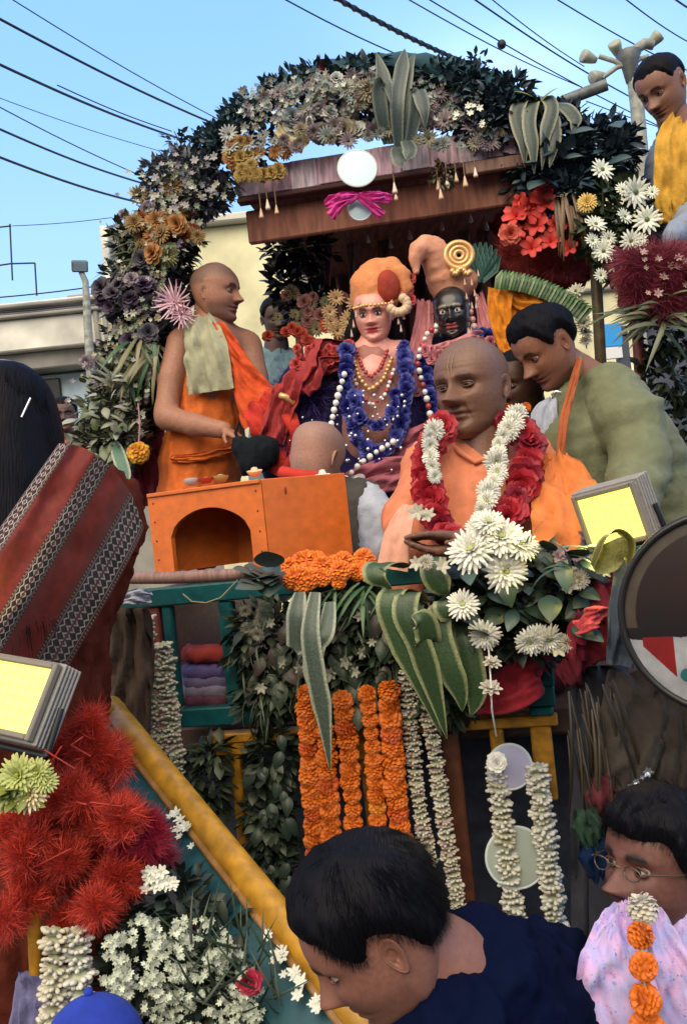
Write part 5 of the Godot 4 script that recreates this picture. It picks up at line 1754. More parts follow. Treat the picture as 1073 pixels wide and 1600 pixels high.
func deity_one() -> void:
	var t := thing("deity_statue", "painted deity statue with a pink face, orange turban and blue garlands", "statue", P(590, 760, 3.45), "deity statues")
	var X := facing(583, 492, 3.4, -12, 10, 0)
	var sk := L(0.78, 0.36, 0.3)
	var b := B.new()
	head(b, X, 0.2, {"skin": sk, "lip": L(0.55, 0.03, 0.05), "brow": L(0.03, 0.01, 0.01), "white": L(0.85, 0.82, 0.8), "open": 0.75, "fat": 1.05, "nose": 0.85, "lid": L(0.05, 0.02, 0.02)})
	var q := field(0.012, 0.03)
	limb(q, [[584, 510, 3.42, 0.045], [582, 548, 3.42, 0.05], [580, 590, 3.4, 0.1], [586, 660, 3.4, 0.12]])
	limb(q, [[540, 560, 3.42, 0.05], [625, 552, 3.42, 0.05]])
	q.into(b, sk)
	part("body", b, mat("painted_face", Color.WHITE, 0.3, {"vc": true, "tex": noise_tex("skin_mottle", 0.05, 0.84, 1.06), "scale": 5.0}), t)
	# hair at the cheeks, ear pendants
	var hb := B.new()
	hb.col = L(0.012, 0.01, 0.014)
	var hq := field(0.01, 0.02)
	limb(hq, [[556, 488, 3.42, 0.022], [552, 520, 3.43, 0.03], [548, 545, 3.44, 0.03]])
	limb(hq, [[612, 486, 3.44, 0.022], [618, 520, 3.45, 0.03], [620, 545, 3.46, 0.03]])
	hq.into(hb, L(0.012, 0.01, 0.014))
	part("hair", hb, hair_mat(), t)
	var tu := B.new()
	var tq := field(0.011, 0.03)
	limb(tq, [[584, 470, 3.42, 0.082], [586, 448, 3.42, 0.085], [592, 432, 3.41, 0.06]])
	limb(tq, [[592, 425, 3.4, 0.036], [612, 418, 3.38, 0.032], [628, 430, 3.36, 0.027], [634, 448, 3.36, 0.022], [628, 462, 3.36, 0.016]], 0.015)
	tq.into(tu, Color.WHITE, folds(0.004, 5.0, Vector3(0.4, 1, 0.4)))
	var tur := part("turban", tu, cloth("turban_orange", L(0.88, 0.33, 0.13)), t)
	var tn := B.new()
	tn.ball(Transform3D(Basis.from_scale(Vector3(0.042, 0.06, 0.03)), P(606, 447, 3.34)), 14, 9)
	part("inset", tn, cloth("turban_red", L(0.42, 0.045, 0.02)), tur)
	var gold := mat("gold_bead", L(0.75, 0.45, 0.2), 0.3, {"metal": 0.4})
	var pearl := mat("pearl", L(0.78, 0.75, 0.74), 0.25)
	bead_string("brow_band", t, [[553, 482, 3.36], [570, 477, 3.3], [590, 476, 3.29], [608, 474, 3.32], [622, 468, 3.37]], 0.007, gold)
	var cr := B.new()
	for k in 9:
		var a := k * 0.45 - 1.0
		cr.ball(Transform3D(Basis.from_scale(Vector3.ONE * 0.018), P(622 + cos(a) * 14, 476 + sin(a) * 12, 3.32)), 8, 5)
	part("side_ornament", cr, mat("ornament_cream", L(0.62, 0.45, 0.3), 0.5), tur)
	# robes: chest cloth, navy skirt and cape, red sleeve
	var ch := B.new()
	var cq := field(0.012, 0.03)
	limb(cq, [[578, 575, 3.4, 0.085], [580, 620, 3.38, 0.1], [588, 680, 3.38, 0.13]])
	cq.into(ch, Color.WHITE, folds(0.006, 4.0))
	part("chest_cloth", ch, cloth("deity_chest", L(0.46, 0.2, 0.17)), t)
	var sk2 := B.new()
	var sq := field(0.018, 0.06)
	limb(sq, [[590, 655, 3.48, 0.14], [592, 720, 3.5, 0.2], [596, 800, 3.5, 0.26]])
	limb(sq, [[545, 575, 3.5, 0.06], [480, 600, 3.52, 0.08], [452, 660, 3.5, 0.1], [470, 720, 3.45, 0.14]])
	limb(sq, [[500, 620, 3.55, 0.12], [510, 720, 3.5, 0.16]])
	limb(sq, [[630, 570, 3.5, 0.05], [650, 640, 3.48, 0.08], [640, 700, 3.45, 0.1]])
	sq.into(sk2, Color.WHITE, folds(0.014, 2.2))
	part("robe", sk2, cloth("deity_navy", L(0.022, 0.018, 0.085), {"rim": 0.5}), t)
	var rs := B.new()
	strip(rs, [[545, 548, 3.4], [500, 552, 3.36], [462, 590, 3.32], [438, 640, 3.3], [424, 690, 3.3]], [0.03, 0.05, 0.055, 0.05, 0.045], Vector3(1, 0.8, 0), 0.016, 0.008, 8)
	strip(rs, [[540, 565, 3.36], [505, 575, 3.33], [475, 615, 3.3]], [0.02, 0.035, 0.02], Vector3(1, 0.8, 0), 0.014, 0.006, 8)
	part("red_sleeve", rs, cloth("deity_red", L(0.42, 0.035, 0.04)), t)
	clump(t, "feather_trim", proto("barb"), tinted("navy_feather", L(0.05, 0.04, 0.17)), [[480, 630, 3.42, 0.12, 0.14, 0.08], [470, 690, 3.38, 0.12, 0.1, 0.08], [520, 600, 3.44, 0.07, 0.09, 0.06], [640, 640, 3.4, 0.05, 0.14, 0.06], [650, 700, 3.38, 0.06, 0.1, 0.06]], 1700, Vector2(0.03, 0.06), L(0.5, 0.4, 0.6), L(1.4, 1.2, 1.5), 0.7, 0.35)
	for k in 26: part("red_flower", proto("rose"), tinted("sleeve_red", L(0.55, 0.05, 0.05)), t, aim(P(rf(462, 548), 552 + rng.randfn() * 9, 3.34), Vector3(rf(-0.4, 0.4), 0.3, 1), rf(0.015, 0.026)))
	for k in 9: part("gold_flower", proto("daisy"), tinted("sleeve_gold", L(0.5, 0.3, 0.16)), t, aim(P(rf(505, 560), 490 + rng.randfn() * 22, 3.42), Vector3(rf(-0.4, 0.4), 0.1, 1), rf(0.02, 0.034)))
	for w in [[634, 452, 0.03], [640, 470, 0.026], [628, 440, 0.022], [640, 436, 0.024]]: part("red_flower", proto("rose"), tinted("sleeve_red", L(0.55, 0.05, 0.05)), t, aim(P(w[0], w[1], 3.36), Vector3(0.3, 0, 1), w[2]))
	for k in 10: part("cream_tassel", proto("bell"), tinted("tassel_cream", L(0.65, 0.45, 0.36)), t, Transform3D(Basis.from_scale(Vector3(0.014, 0.03, 0.014)), P([556, 552, 549, 615, 622, 630, 638, 560, 612, 626][k], [490, 505, 520, 490, 500, 492, 482, 470, 468, 512][k], 3.33)))
	var bl := B.new()
	bl.tube(pts([[438, 618, 3.3], [446, 620, 3.29], [458, 630, 3.31]]), 0.012, 8)
	part("bangle", bl, gold, t)
	var pk := B.new()
	strip(pk, [[560, 745, 3.2], [600, 720, 3.2], [650, 690, 3.22], [690, 660, 3.3]], [0.03, 0.05, 0.05, 0.03], Vector3.UP, 0.012)
	strip(pk, [[540, 760, 3.15], [600, 742, 3.12], [660, 735, 3.1]], [0.04, 0.06, 0.05], Vector3.UP, 0.014)
	part("pink_hem", pk, cloth("deity_pink", L(0.5, 0.14, 0.2)), t)
	# necklaces
	bead_string("necklace", t, [[556, 545, 3.34], [566, 575, 3.28], [578, 590, 3.26], [594, 576, 3.28], [606, 545, 3.34]], 0.008, mat("ruby", L(0.4, 0.05, 0.05), 0.3))
	bead_string("necklace", t, [[552, 560, 3.33], [562, 592, 3.27], [578, 610, 3.25], [598, 594, 3.27], [612, 560, 3.33]], 0.009, gold)
	bead_string("necklace", t, [[548, 575, 3.32], [562, 615, 3.26], [580, 634, 3.24], [602, 616, 3.26], [616, 575, 3.32]], 0.008, pearl, 2.4, mat("ruby", L(0.4, 0.05, 0.05), 0.3))
	var blue := mat("blue_bloom", L(0.014, 0.018, 0.2), 0.5, {"vc": true, "back": Color(0.02, 0.02, 0.12)})
	var blue2 := mat("blue_bloom_pale", L(0.05, 0.06, 0.34), 0.5, {"vc": true, "back": Color(0.02, 0.02, 0.12)})
	garland("blue_garland", "wide blue flower garland on the pink-faced deity, outer strand", "blue garlands of the deities", [[540, 548, 3.3], [540, 590, 3.24], [545, 640, 3.2], [560, 690, 3.17], [588, 715, 3.15], [618, 690, 3.17], [632, 640, 3.2], [634, 590, 3.24], [630, 540, 3.32]], "rose", 0.028, 0.022, blue, 0.3, 1.0, [blue2])
	garland("blue_garland", "blue flower garland on the pink-faced deity, inner strand at the lap", "blue garlands of the deities", [[552, 620, 3.2], [562, 655, 3.17], [590, 668, 3.15], [612, 650, 3.17], [620, 610, 3.2]], "rose", 0.026, 0.022, blue, 0.3, 1.0, [blue2])
	bead_string("pearl_string", t, [[538, 585, 3.22], [530, 610, 3.2], [522, 640, 3.17], [514, 680, 3.12]], 0.0125, pearl, 2.3)
	bead_string("pearl_string", t, [[540, 748, 3.0], [562, 725, 3.02], [590, 705, 3.05], [615, 690, 3.1]], 0.011, pearl, 2.6)
	var dots := B.new()
	for k in 46:
		dots.ball(Transform3D(Basis.from_scale(Vector3.ONE * rf(0.004, 0.008)), P(rf(540, 632), rf(600, 735), rf(3.1, 3.14))), 6, 4)
	for k in 14: dots.ball(Transform3D(Basis.from_scale(Vector3.ONE * rf(0.004, 0.007)), P(rf(450, 530), rf(640, 700), 3.3)), 6, 4)
	part("silver_spangles", dots, mat("silver", L(0.7, 0.72, 0.78), 0.2, {"metal": 0.8}), t).set_meta("kind", "stuff")
	var hd := B.new()
	hand(hd, L(0.7, 0.62, 0.6), P(560, 748, 3.05), Vector3(-0.6, -0.1, 0.4), Vector3(0, -1, 0), Vector3(0, 0.3, 1), 0.12, 0.4, 0.005)
	part("hand", hd, mat("painted_face", Color.WHITE, 0.3, {"vc": true}), t)

func deity_two() -> void:
	var t := thing("deity_statue", "painted deity statue with a black face and tall peach turban curl", "statue", P(710, 760, 3.6), "deity statues")
	var X := facing(706, 490, 3.43, -14, 4, 0)
	var sk := L(0.014, 0.013, 0.018)
	var b := B.new()
	head(b, X, 0.2, {"skin": sk, "lip": L(0.35, 0.04, 0.05), "brow": L(0.3, 0.25, 0.22), "white": L(0.8, 0.76, 0.74), "open": 0.8, "fat": 1.05, "lid": L(0.3, 0.2, 0.2)})
	var q := field(0.013, 0.03)
	limb(q, [[706, 510, 3.52, 0.045], [706, 550, 3.53, 0.05], [706, 620, 3.54, 0.12], [706, 700, 3.54, 0.14]])
	limb(q, [[655, 560, 3.54, 0.05], [765, 550, 3.54, 0.05]])
	q.into(b, sk)
	part("body", b, mat("black_stone", Color.WHITE, 0.3, {"vc": true, "coat": 0.4}), t)
	var tb := B.new()
	var tq := field(0.011, 0.03)
	limb(tq, [[702, 450, 3.5, 0.066], [692, 430, 3.48, 0.06], [684, 408, 3.46, 0.056], [676, 392, 3.44, 0.048], [664, 384, 3.42, 0.036], [653, 390, 3.4, 0.028], [648, 406, 3.4, 0.02], [650, 424, 3.4, 0.014]], 0.02)
	limb(tq, [[702, 450, 3.5, 0.06], [716, 440, 3.5, 0.05], [730, 440, 3.5, 0.04]])
	tq.into(tb, Color.WHITE, folds(0.004, 5.0, Vector3(0.4, 1, 0.4)))
	part("turban", tb, cloth("turban_peach", L(0.9, 0.42, 0.27)), t)
	var gb := B.new()
	for r in [[0.05, 0.011], [0.032, 0.009], [0.016, 0.008]]:
		var ring := PackedVector3Array()
		for k in 25: ring.append(P(716, 400, 3.42) + Vector3(sin(TAU * k / 24.0) * r[0], cos(TAU * k / 24.0) * r[0] * 0.95, 0.01))
		gb.tube(ring, r[1], 8, false)
	for k in 10: gb.ball(Transform3D(Basis.from_scale(Vector3.ONE * 0.012), P(706 + k * 3.0, 424 + 4 * sin(k), 3.4)), 6, 5)
	part("gold_crest", gb, mat("gold_bead", L(0.75, 0.45, 0.2), 0.3, {"metal": 0.4}), t)
	var fb := B.new()
	for k in 7:
		var a := -0.5 + k * 0.22
		fb.col = L(0.02, 0.09, 0.08)
		fb.blade(PackedVector3Array([P(752, 440, 3.5), P(752 + sin(a) * 26, 440 - cos(a) * 30, 3.49), P(752 + sin(a) * 40, 440 - cos(a) * 62, 3.48)]), PackedFloat32Array([0.01, 0.02, 0.004]), Vector3.RIGHT, 0.2, L(0.12, 0.3, 0.26), 4)
	part("feather_fan", fb, leaf_mat(), t)
	var pk := B.new()
	strip(pk, [[664, 470, 3.5], [660, 520, 3.42], [650, 570, 3.38], [644, 620, 3.36]], [0.025, 0.04, 0.05, 0.05], ex, 0.012, 0.006)
	strip(pk, [[660, 558, 3.4], [690, 552, 3.36], [720, 546, 3.36], [752, 535, 3.38], [772, 555, 3.42]], [0.03, 0.04, 0.045, 0.045, 0.04], Vector3.UP, 0.012, 0.006)
	strip(pk, [[748, 460, 3.5], [756, 500, 3.44], [764, 545, 3.4]], [0.015, 0.025, 0.035], ex, 0.01, 0.006)
	part("pink_shawl", pk, cloth("shawl_pink", L(0.72, 0.27, 0.31)), t)
	for k in 22: part("pink_flower", proto("rose"), tinted("shawl_rose", L(0.68, 0.22, 0.28)), t, aim(P(rf(664, 768), 550 + rng.randfn() * 7, 3.32), Vector3(rf(-0.4, 0.4), 0.2, 1), rf(0.014, 0.026)))
	for k in 12: part("cream_tassel", proto("bell"), tinted("tassel_cream", L(0.65, 0.45, 0.36)), t, Transform3D(Basis.from_scale(Vector3(0.014, 0.028, 0.014)), P(rf(722, 748), rf(410, 520), 3.38)))
	var rb := B.new()
	var rq := field(0.018, 0.05)
	limb(rq, [[708, 590, 3.56, 0.16], [708, 680, 3.56, 0.22], [708, 780, 3.56, 0.26]])
	rq.into(rb, Color.WHITE, folds(0.012, 2.5))
	part("robe", rb, cloth("deity_dark", L(0.04, 0.03, 0.075)), t)
	var pearl := mat("pearl", L(0.78, 0.75, 0.74), 0.25)
	bead_string("pearl_string", t, [[688, 505, 3.4], [668, 520, 3.36], [656, 545, 3.32], [652, 570, 3.3], [660, 600, 3.28], [668, 630, 3.26], [674, 660, 3.25]], 0.0115, pearl, 2.4, mat("ruby", L(0.4, 0.05, 0.05), 0.3))
	bead_string("crown_beads", t, [[684, 478, 3.4], [694, 468, 3.38], [708, 465, 3.37], [722, 468, 3.39], [734, 478, 3.41]], 0.008, pearl, 2.2)
	bead_string("ear_drops", t, [[728, 478, 3.42], [736, 490, 3.42], [740, 510, 3.42], [742, 530, 3.42]], 0.014, mat("pink_bead", L(0.7, 0.4, 0.4), 0.3), 2.0)
	bead_string("ear_drops", t, [[684, 490, 3.42], [682, 505, 3.42], [680, 520, 3.42]], 0.01, pearl, 2.2)
	var blue := mat("blue_bloom", L(0.014, 0.018, 0.2), 0.5, {"vc": true, "back": Color(0.02, 0.02, 0.12)})
	var blue2 := mat("blue_bloom_pale", L(0.05, 0.06, 0.34), 0.5, {"vc": true, "back": Color(0.02, 0.02, 0.12)})
	garland("blue_garland", "blue flower garland of the black-faced deity, strand beside the elder's forehead", "blue garlands of the deities", [[660, 560, 3.34], [668, 600, 3.3], [676, 640, 3.27], [690, 680, 3.25]], "rose", 0.026, 0.022, blue, 0.3, 1.0, [blue2])
	garland("blue_garland", "blue flower garland of the black-faced deity, strand on its right shoulder", "blue garlands of the deities", [[735, 528, 3.4], [752, 518, 3.4], [766, 530, 3.4], [772, 560, 3.4]], "rose", 0.026, 0.026, blue, 0.3, 1.0, [blue2])
	# tall marigold-coloured cloth seat back with a green fringe, between the deity and the man in green
	var c := thing("yellow_fan", "tall marigold yellow cloth fan with a green leaf fringe behind the stooping man", "fan", P(820, 500, 3.2))
	var yb := B.new()
	strip(yb, [[792, 552, 3.2], [786, 520, 3.2], [780, 485, 3.2], [782, 450, 3.2]], [0.02, 0.035, 0.04, 0.045], ex, 0.008, 0.01)
	strip(yb, [[776, 452, 3.22], [812, 460, 3.21], [850, 474, 3.2], [885, 492, 3.2]], [0.012, 0.05, 0.06, 0.04], Vector3.UP, 0.008, 0.01)
	strip(yb, [[815, 520, 3.22], [812, 490, 3.21], [815, 460, 3.2]], [0.05, 0.06, 0.06], ex, 0.01, 0.01)
	part("cloth", yb, cloth("marigold_cloth", L(0.9, 0.3, 0.01)), c)
	for k in 26:
		var f := k / 25.0
		var lb := B.new()
		var u := lerpf(776, 905, f)
		var v := 452 + 50 * f * f
		lb.col = L(0.035, 0.11, 0.03) * rf(0.7, 1.4)
		lb.blade(PackedVector3Array([P(u, v, 3.17), P(u + 3 + 12 * f, v - 18, 3.16), P(u + 8 + 20 * f, v - 30 + 10 * f, 3.18)]), PackedFloat32Array([0.01, 0.012, 0.002]), ex, 0.3, L(0.3, 0.4, 0.2) if k % 3 == 0 else Color(0, 0, 0, 0), 2)
		part("leaf", lb, leaf_mat(), c)

func priest() -> void:
	var sk := L(0.38, 0.18, 0.12)
	var base := P(330, 800, 3.6)
	base.y = 1.36
	var t := thing("person", "bald bare-armed priest in orange with a pale green shoulder cloth, facing right", "person", base)
	var b := B.new()
	head(b, facing(337, 458, 3.58, 72, 8, 0), 0.235, {"skin": sk, "scalp": L(0.2, 0.115, 0.09), "stubble": L(0.2, 0.11, 0.085), "fat": 1.08})
	var q := field(0.014, 0.035)
	limb(q, [[328, 485, 3.6, 0.062], [332, 515, 3.6, 0.064], [330, 560, 3.6, 0.11], [328, 620, 3.6, 0.12], [322, 690, 3.6, 0.12]])
	limb(q, [[288, 534, 3.56, 0.06], [332, 525, 3.6, 0.07], [380, 538, 3.66, 0.06]])
	limb(q, [[282, 540, 3.54, 0.055], [268, 590, 3.5, 0.05], [260, 642, 3.46, 0.042], [262, 652, 3.44, 0.046], [305, 664, 3.38, 0.04], [350, 672, 3.34, 0.032]], 0.02)
	limb(q, [[388, 542, 3.66, 0.056], [398, 590, 3.62, 0.05], [412, 640, 3.56, 0.042], [440, 668, 3.5, 0.034]], 0.02)
	q.into(b, sk)
	hand(b, sk, P(352, 672, 3.34), P(380, 688, 3.3) - P(352, 672, 3.34), Vector3(0.2, -1, 0.2), Vector3(0.2, 0.6, 1), 0.15, 0.7, 0.006)
	hand(b, sk, P(442, 669, 3.5), P(462, 690, 3.46) - P(442, 669, 3.5), Vector3(-0.4, -0.8, 0), Vector3(0, 0.3, 1), 0.15, 0.6, 0.006)
	part("body", b, skin("skin"), t)
	var d := B.new()
	var f := field(0.012, 0.04)
	limb(f, [[326, 612, 3.6, 0.128], [320, 660, 3.6, 0.134], [314, 720, 3.6, 0.142], [312, 790, 3.6, 0.15], [311, 830, 3.6, 0.152]])
	f.into(d, Color.WHITE, folds(0.015, 2.0))
	var dh := part("dhoti", d, cloth("priest_orange", L(0.8, 0.17, 0.02)), t)
	var w := B.new()
	strip(w, [[268, 716, 3.46], [300, 716, 3.43], [340, 708, 3.44], [366, 702, 3.5]], [0.012, 0.016, 0.016, 0.012], Vector3.UP, 0.006)
	part("waist_fold", w, cloth("priest_orange", L(0.8, 0.17, 0.02)), dh)
	var s := B.new()
	strip(s, [[336, 508, 3.48], [352, 535, 3.44], [372, 570, 3.42], [392, 610, 3.4], [415, 650, 3.38]], [0.03, 0.04, 0.045, 0.07, 0.1], ex, 0.012)
	part("sash", s, cloth("priest_sash", L(0.8, 0.1, 0.015)), t)
	var s3 := B.new()
	strip(s3, [[400, 625, 3.36], [425, 660, 3.32], [440, 700, 3.32], [425, 740, 3.32]], [0.06, 0.09, 0.09, 0.07], ex, 0.016)
	part("red_cloth", s3, cloth("priest_red", L(0.66, 0.035, 0.02)), t)
	var g := B.new()
	strip(g, [[305, 500, 3.62], [308, 498, 3.56], [314, 515, 3.46], [322, 550, 3.42], [330, 612, 3.42]], [0.04, 0.05, 0.07, 0.085, 0.09], ex, 0.012)
	part("shoulder_cloth", g, cloth("pale_green_cloth", L(0.46, 0.46, 0.31)), t)
	var bag := thing("black_bag", "small black cloth bag held by the priest above the orange box", "bag", P(392, 712, 3.25))
	var bb := B.new()
	var bq := field(0.012, 0.03)
	limb(bq, [[378, 700, 3.28, 0.04], [410, 706, 3.28, 0.05], [392, 725, 3.27, 0.045]])
	bq.into(bb, Color.WHITE, folds(0.008, 4.0))
	part("pouch", bb, cloth("black_cloth", L(0.014, 0.018, 0.024)), bag)
	var hd := B.new()
	hd.tube(pts([[374, 694, 3.27], [368, 676, 3.28], [374, 660, 3.3], [380, 672, 3.28], [382, 694, 3.27]]), 0.006, 6)
	part("handle", hd, cloth("black_cloth", L(0.014, 0.018, 0.024)), bag)

func boy() -> void:
	var sk := L(0.12, 0.065, 0.055)
	var base := P(432, 800, 4.6)
	base.y = 1.36
	var t := thing("person", "dark-haired boy in a pale blue shirt behind the priest", "person", base)
	var b := B.new()
	var X := facing(432, 498, 4.6, 15, 14, 0)
	head(b, X, 0.21, {"skin": sk, "fat": 0.95})
	var q := field(0.015, 0.03)
	limb(q, [[432, 515, 4.62, 0.05], [432, 540, 4.62, 0.055], [432, 600, 4.62, 0.1]])
	q.into(b, sk)
	part("body", b, skin("skin"), t)
	var h := B.new()
	hair(h, X, 0.21, 0.05, HAIRLINE, 0.02)
	part("hair", h, hair_mat(), t)
	var s := B.new()
	var f := field(0.015, 0.035)
	limb(f, [[432, 552, 4.62, 0.06], [432, 600, 4.62, 0.11], [430, 680, 4.62, 0.12], [430, 900, 4.62, 0.13]])
	limb(f, [[404, 560, 4.6, 0.045], [460, 560, 4.64, 0.045]])
	limb(f, [[402, 565, 4.58, 0.045], [404, 640, 4.55, 0.04]])
	limb(f, [[462, 565, 4.6, 0.045], [456, 620, 4.5, 0.04]])
	f.into(s, Color.WHITE, folds(0.008, 3.0))
	part("shirt", s, cloth("pale_blue_shirt", L(0.24, 0.4, 0.5)), t)

func kneeling_man() -> void:
	var sk := L(0.4, 0.225, 0.18)
	var t := thing("person", "bald man seen from behind, kneeling beyond the orange box in grey vest", "person", P(520, 900, 3.0))
	var b := B.new()
	head(b, facing(494, 714, 2.95, 150, 30, 10), 0.235, {"skin": sk, "scalp": L(0.36, 0.215, 0.175)})
	var q := field(0.014, 0.03)
	limb(q, [[500, 735, 2.98, 0.062], [510, 775, 3.0, 0.065], [530, 830, 3.02, 0.13]])
	q.into(b, sk)
	part("body", b, skin("skin"), t)
	var v := B.new()
	var f := field(0.015, 0.035)
	limb(f, [[520, 790, 3.02, 0.08], [545, 800, 2.98, 0.1], [550, 860, 2.98, 0.13], [548, 930, 2.98, 0.15]])
	limb(f, [[470, 800, 3.04, 0.08], [560, 785, 2.96, 0.07]])
	f.into(v, Color.WHITE, folds(0.01, 3.0))
	part("vest", v, cloth("grey_vest", L(0.07, 0.065, 0.06)), t)
	var s := B.new()
	var g := field(0.014, 0.03)
	limb(g, [[570, 782, 2.95, 0.055], [592, 810, 2.88, 0.06], [590, 860, 2.84, 0.055]])
	g.into(s, Color.WHITE, folds(0.01, 4.0))
	part("white_sleeve", s, cloth("white_sleeve", L(0.55, 0.6, 0.75)), t)
	var r := B.new()
	r.tube(pts([[440, 738, 2.86], [470, 744, 2.82], [500, 746, 2.82]]), 0.02, 8)
	part("red_neck_cloth", r, cloth("priest_red", L(0.66, 0.035, 0.02)), t)

func green_man() -> void:
	var sk := L(0.3, 0.13, 0.085)
	var base := P(1010, 900, 2.9)
	base.y = 1.36
	var t := thing("person", "man in a sage green kurta stooping left over the elder statue's shoulder", "person", base)
	var b := B.new()
	var X := facing(852, 542, 2.78, -70, 34, 0)
	head(b, X, 0.235, {"skin": sk, "stubble": sk * 0.75, "nose": 1.1})
	var q := field(0.014, 0.03)
	limb(q, [[868, 560, 2.8, 0.06], [905, 590, 2.84, 0.062], [940, 620, 2.86, 0.1]])
	q.into(b, sk)
	part("body", b, skin("skin"), t)
	var h := B.new()
	hair(h, X, 0.235, 0.075, HAIRLINE, 0.02)
	part("hair", h, hair_mat(), t)
	locks(t, X, 0.235, 1800, 0.075, 0.12)
	var k := B.new()
	var f := field(0.0115, 0.05)
	limb(f, [[902, 600, 2.86, 0.075], [948, 645, 2.9, 0.13], [980, 710, 2.95, 0.145], [1030, 795, 3.0, 0.155], [1060, 900, 3.0, 0.18]])
	limb(f, [[892, 640, 2.8, 0.07], [900, 700, 2.78, 0.1], [930, 760, 2.8, 0.12]])
	limb(f, [[955, 610, 2.76, 0.085], [985, 660, 2.66, 0.088], [1000, 720, 2.58, 0.078], [985, 790, 2.48, 0.066]], 0.03)
	f.into(k, Color.WHITE, folds(0.011, 1.3, Vector3(0.35, 1.0, 0.35)))
	var ku := part("kurta", k, cloth("sage_kurta", L(0.2, 0.22, 0.125)), t)
	var c := B.new()
	c.tube(pts([[905, 556, 2.79], [902, 580, 2.73], [892, 604, 2.69]]), 0.012, 8)
	part("collar", c, cloth("sage_kurta", L(0.2, 0.22, 0.125)), ku)
	var o := B.new()
	strip(o, [[906, 560, 2.7], [892, 610, 2.67], [880, 660, 2.64], [874, 720, 2.62]], [0.009, 0.012, 0.013, 0.012], ex, 0.003)
	part("orange_strap", o, cloth("strap_orange", L(0.5, 0.13, 0.04)), t)
	var o2 := B.new()
	strip(o2, [[872, 715, 2.62], [880, 760, 2.5], [890, 810, 2.4], [880, 870, 2.36]], [0.03, 0.09, 0.1, 0.08], ex, 0.014)
	part("orange_cloth", o2, cloth("saffron_shawl", L(0.86, 0.25, 0.06)), t)
	var w := B.new()
	strip(w, [[862, 622, 2.76], [850, 650, 2.74], [848, 690, 2.74]], [0.015, 0.04, 0.03], ex, 0.006)
	part("white_cuff", w, cloth("white_sleeve", L(0.55, 0.6, 0.75)), t)
	var l := B.new()
	l.tube(pts([[862, 618, 2.7], [868, 612, 2.69], [876, 614, 2.69]]), 0.006, 6)
	part("badge_clip", l, mat("silver", L(0.7, 0.72, 0.78), 0.2, {"metal": 0.8}), t)

func hidden_man() -> void:
	var sk := L(0.1, 0.05, 0.035)
	var t := thing("person", "dark face glimpsed between the elder statue and the stooping man", "person", P(815, 760, 2.95))
	var b := B.new()
	var X := facing(812, 600, 2.95, -55, 10, 0)
	head(b, X, 0.22, {"skin": sk})
	var q := field(0.014, 0.03)
	limb(q, [[822, 620, 2.97, 0.055], [830, 660, 2.98, 0.06]])
	q.into(b, sk)
	part("body", b, skin("skin"), t)
	var h := B.new()
	hair(h, X, 0.22, 0.02, [[0.0, 0.3], [1.0, 0.25], [1.4, 0.12], [1.9, 0.05], [2.2, -0.2], [3.2, -0.3]], 0.01, L(0.03, 0.03, 0.035))
	part("hair", h, hair_mat(), t)
	var s := B.new()
	var f := field(0.015, 0.03)
	limb(f, [[830, 665, 3.0, 0.07], [838, 720, 3.0, 0.14], [840, 800, 3.0, 0.15]])
	limb(f, [[780, 680, 3.0, 0.06], [880, 680, 3.0, 0.06]])
	f.into(s, Color.WHITE, folds(0.01, 3.0))
	part("shirt", s, cloth("navy_shirt", L(0.012, 0.02, 0.075)), t)

func yellow_man() -> void:
	var sk := L(0.3, 0.15, 0.11)
	var base := P(1080, 800, 3.4)
	base.y = 1.36
	var t := thing("person", "short-haired man in a yellow shawl looking down at the upper right", "person", base)
	var b := B.new()
	var X := facing(1034, 138, 3.4, -58, 34, 0)
	head(b, X, 0.232, {"skin": sk, "stubble": sk * 0.8})
	var q := field(0.015, 0.03)
	limb(q, [[1044, 165, 3.42, 0.058], [1058, 200, 3.45, 0.06], [1072, 260, 3.47, 0.13]])
	q.into(b, sk)
	part("body", b, skin("skin"), t)
	var h := B.new()
	hair(h, X, 0.232, 0.035, [[0.0, 0.27], [0.7, 0.27], [1.05, 0.16], [1.3, 0.05], [1.45, 0.1], [1.9, 0.1], [2.15, -0.05], [3.2, -0.1]], 0.012)
	part("hair", h, hair_mat(), t)
	var y := B.new()
	var f := field(0.012, 0.04)
	limb(f, [[1062, 205, 3.46, 0.07], [1078, 260, 3.48, 0.15], [1080, 360, 3.48, 0.16], [1085, 800, 3.5, 0.17]])
	f.into(y, Color.WHITE, folds(0.012, 2.4))
	part("kurta", y, cloth("lilac_kurta", L(0.3, 0.36, 0.5)), t)
	var s := B.new()
	strip(s, [[1066, 186, 3.36], [1052, 215, 3.3], [1050, 260, 3.27], [1052, 310, 3.27], [1056, 345, 3.28]], [0.05, 0.06, 0.062, 0.066, 0.06], ex, 0.012)
	part("yellow_shawl", s, cloth("yellow_shawl", L(0.72, 0.39, 0.04)), t)
	var a := B.new()
	var g := field(0.015, 0.03)
	limb(g, [[1085, 215, 3.42, 0.065], [1092, 290, 3.34, 0.06], [1078, 350, 3.24, 0.052], [1050, 372, 3.16, 0.04]])
	g.into(a, Color.WHITE, folds(0.01, 3.0))
	part("sleeve", a, cloth("lilac_kurta", L(0.3, 0.36, 0.5)), t)

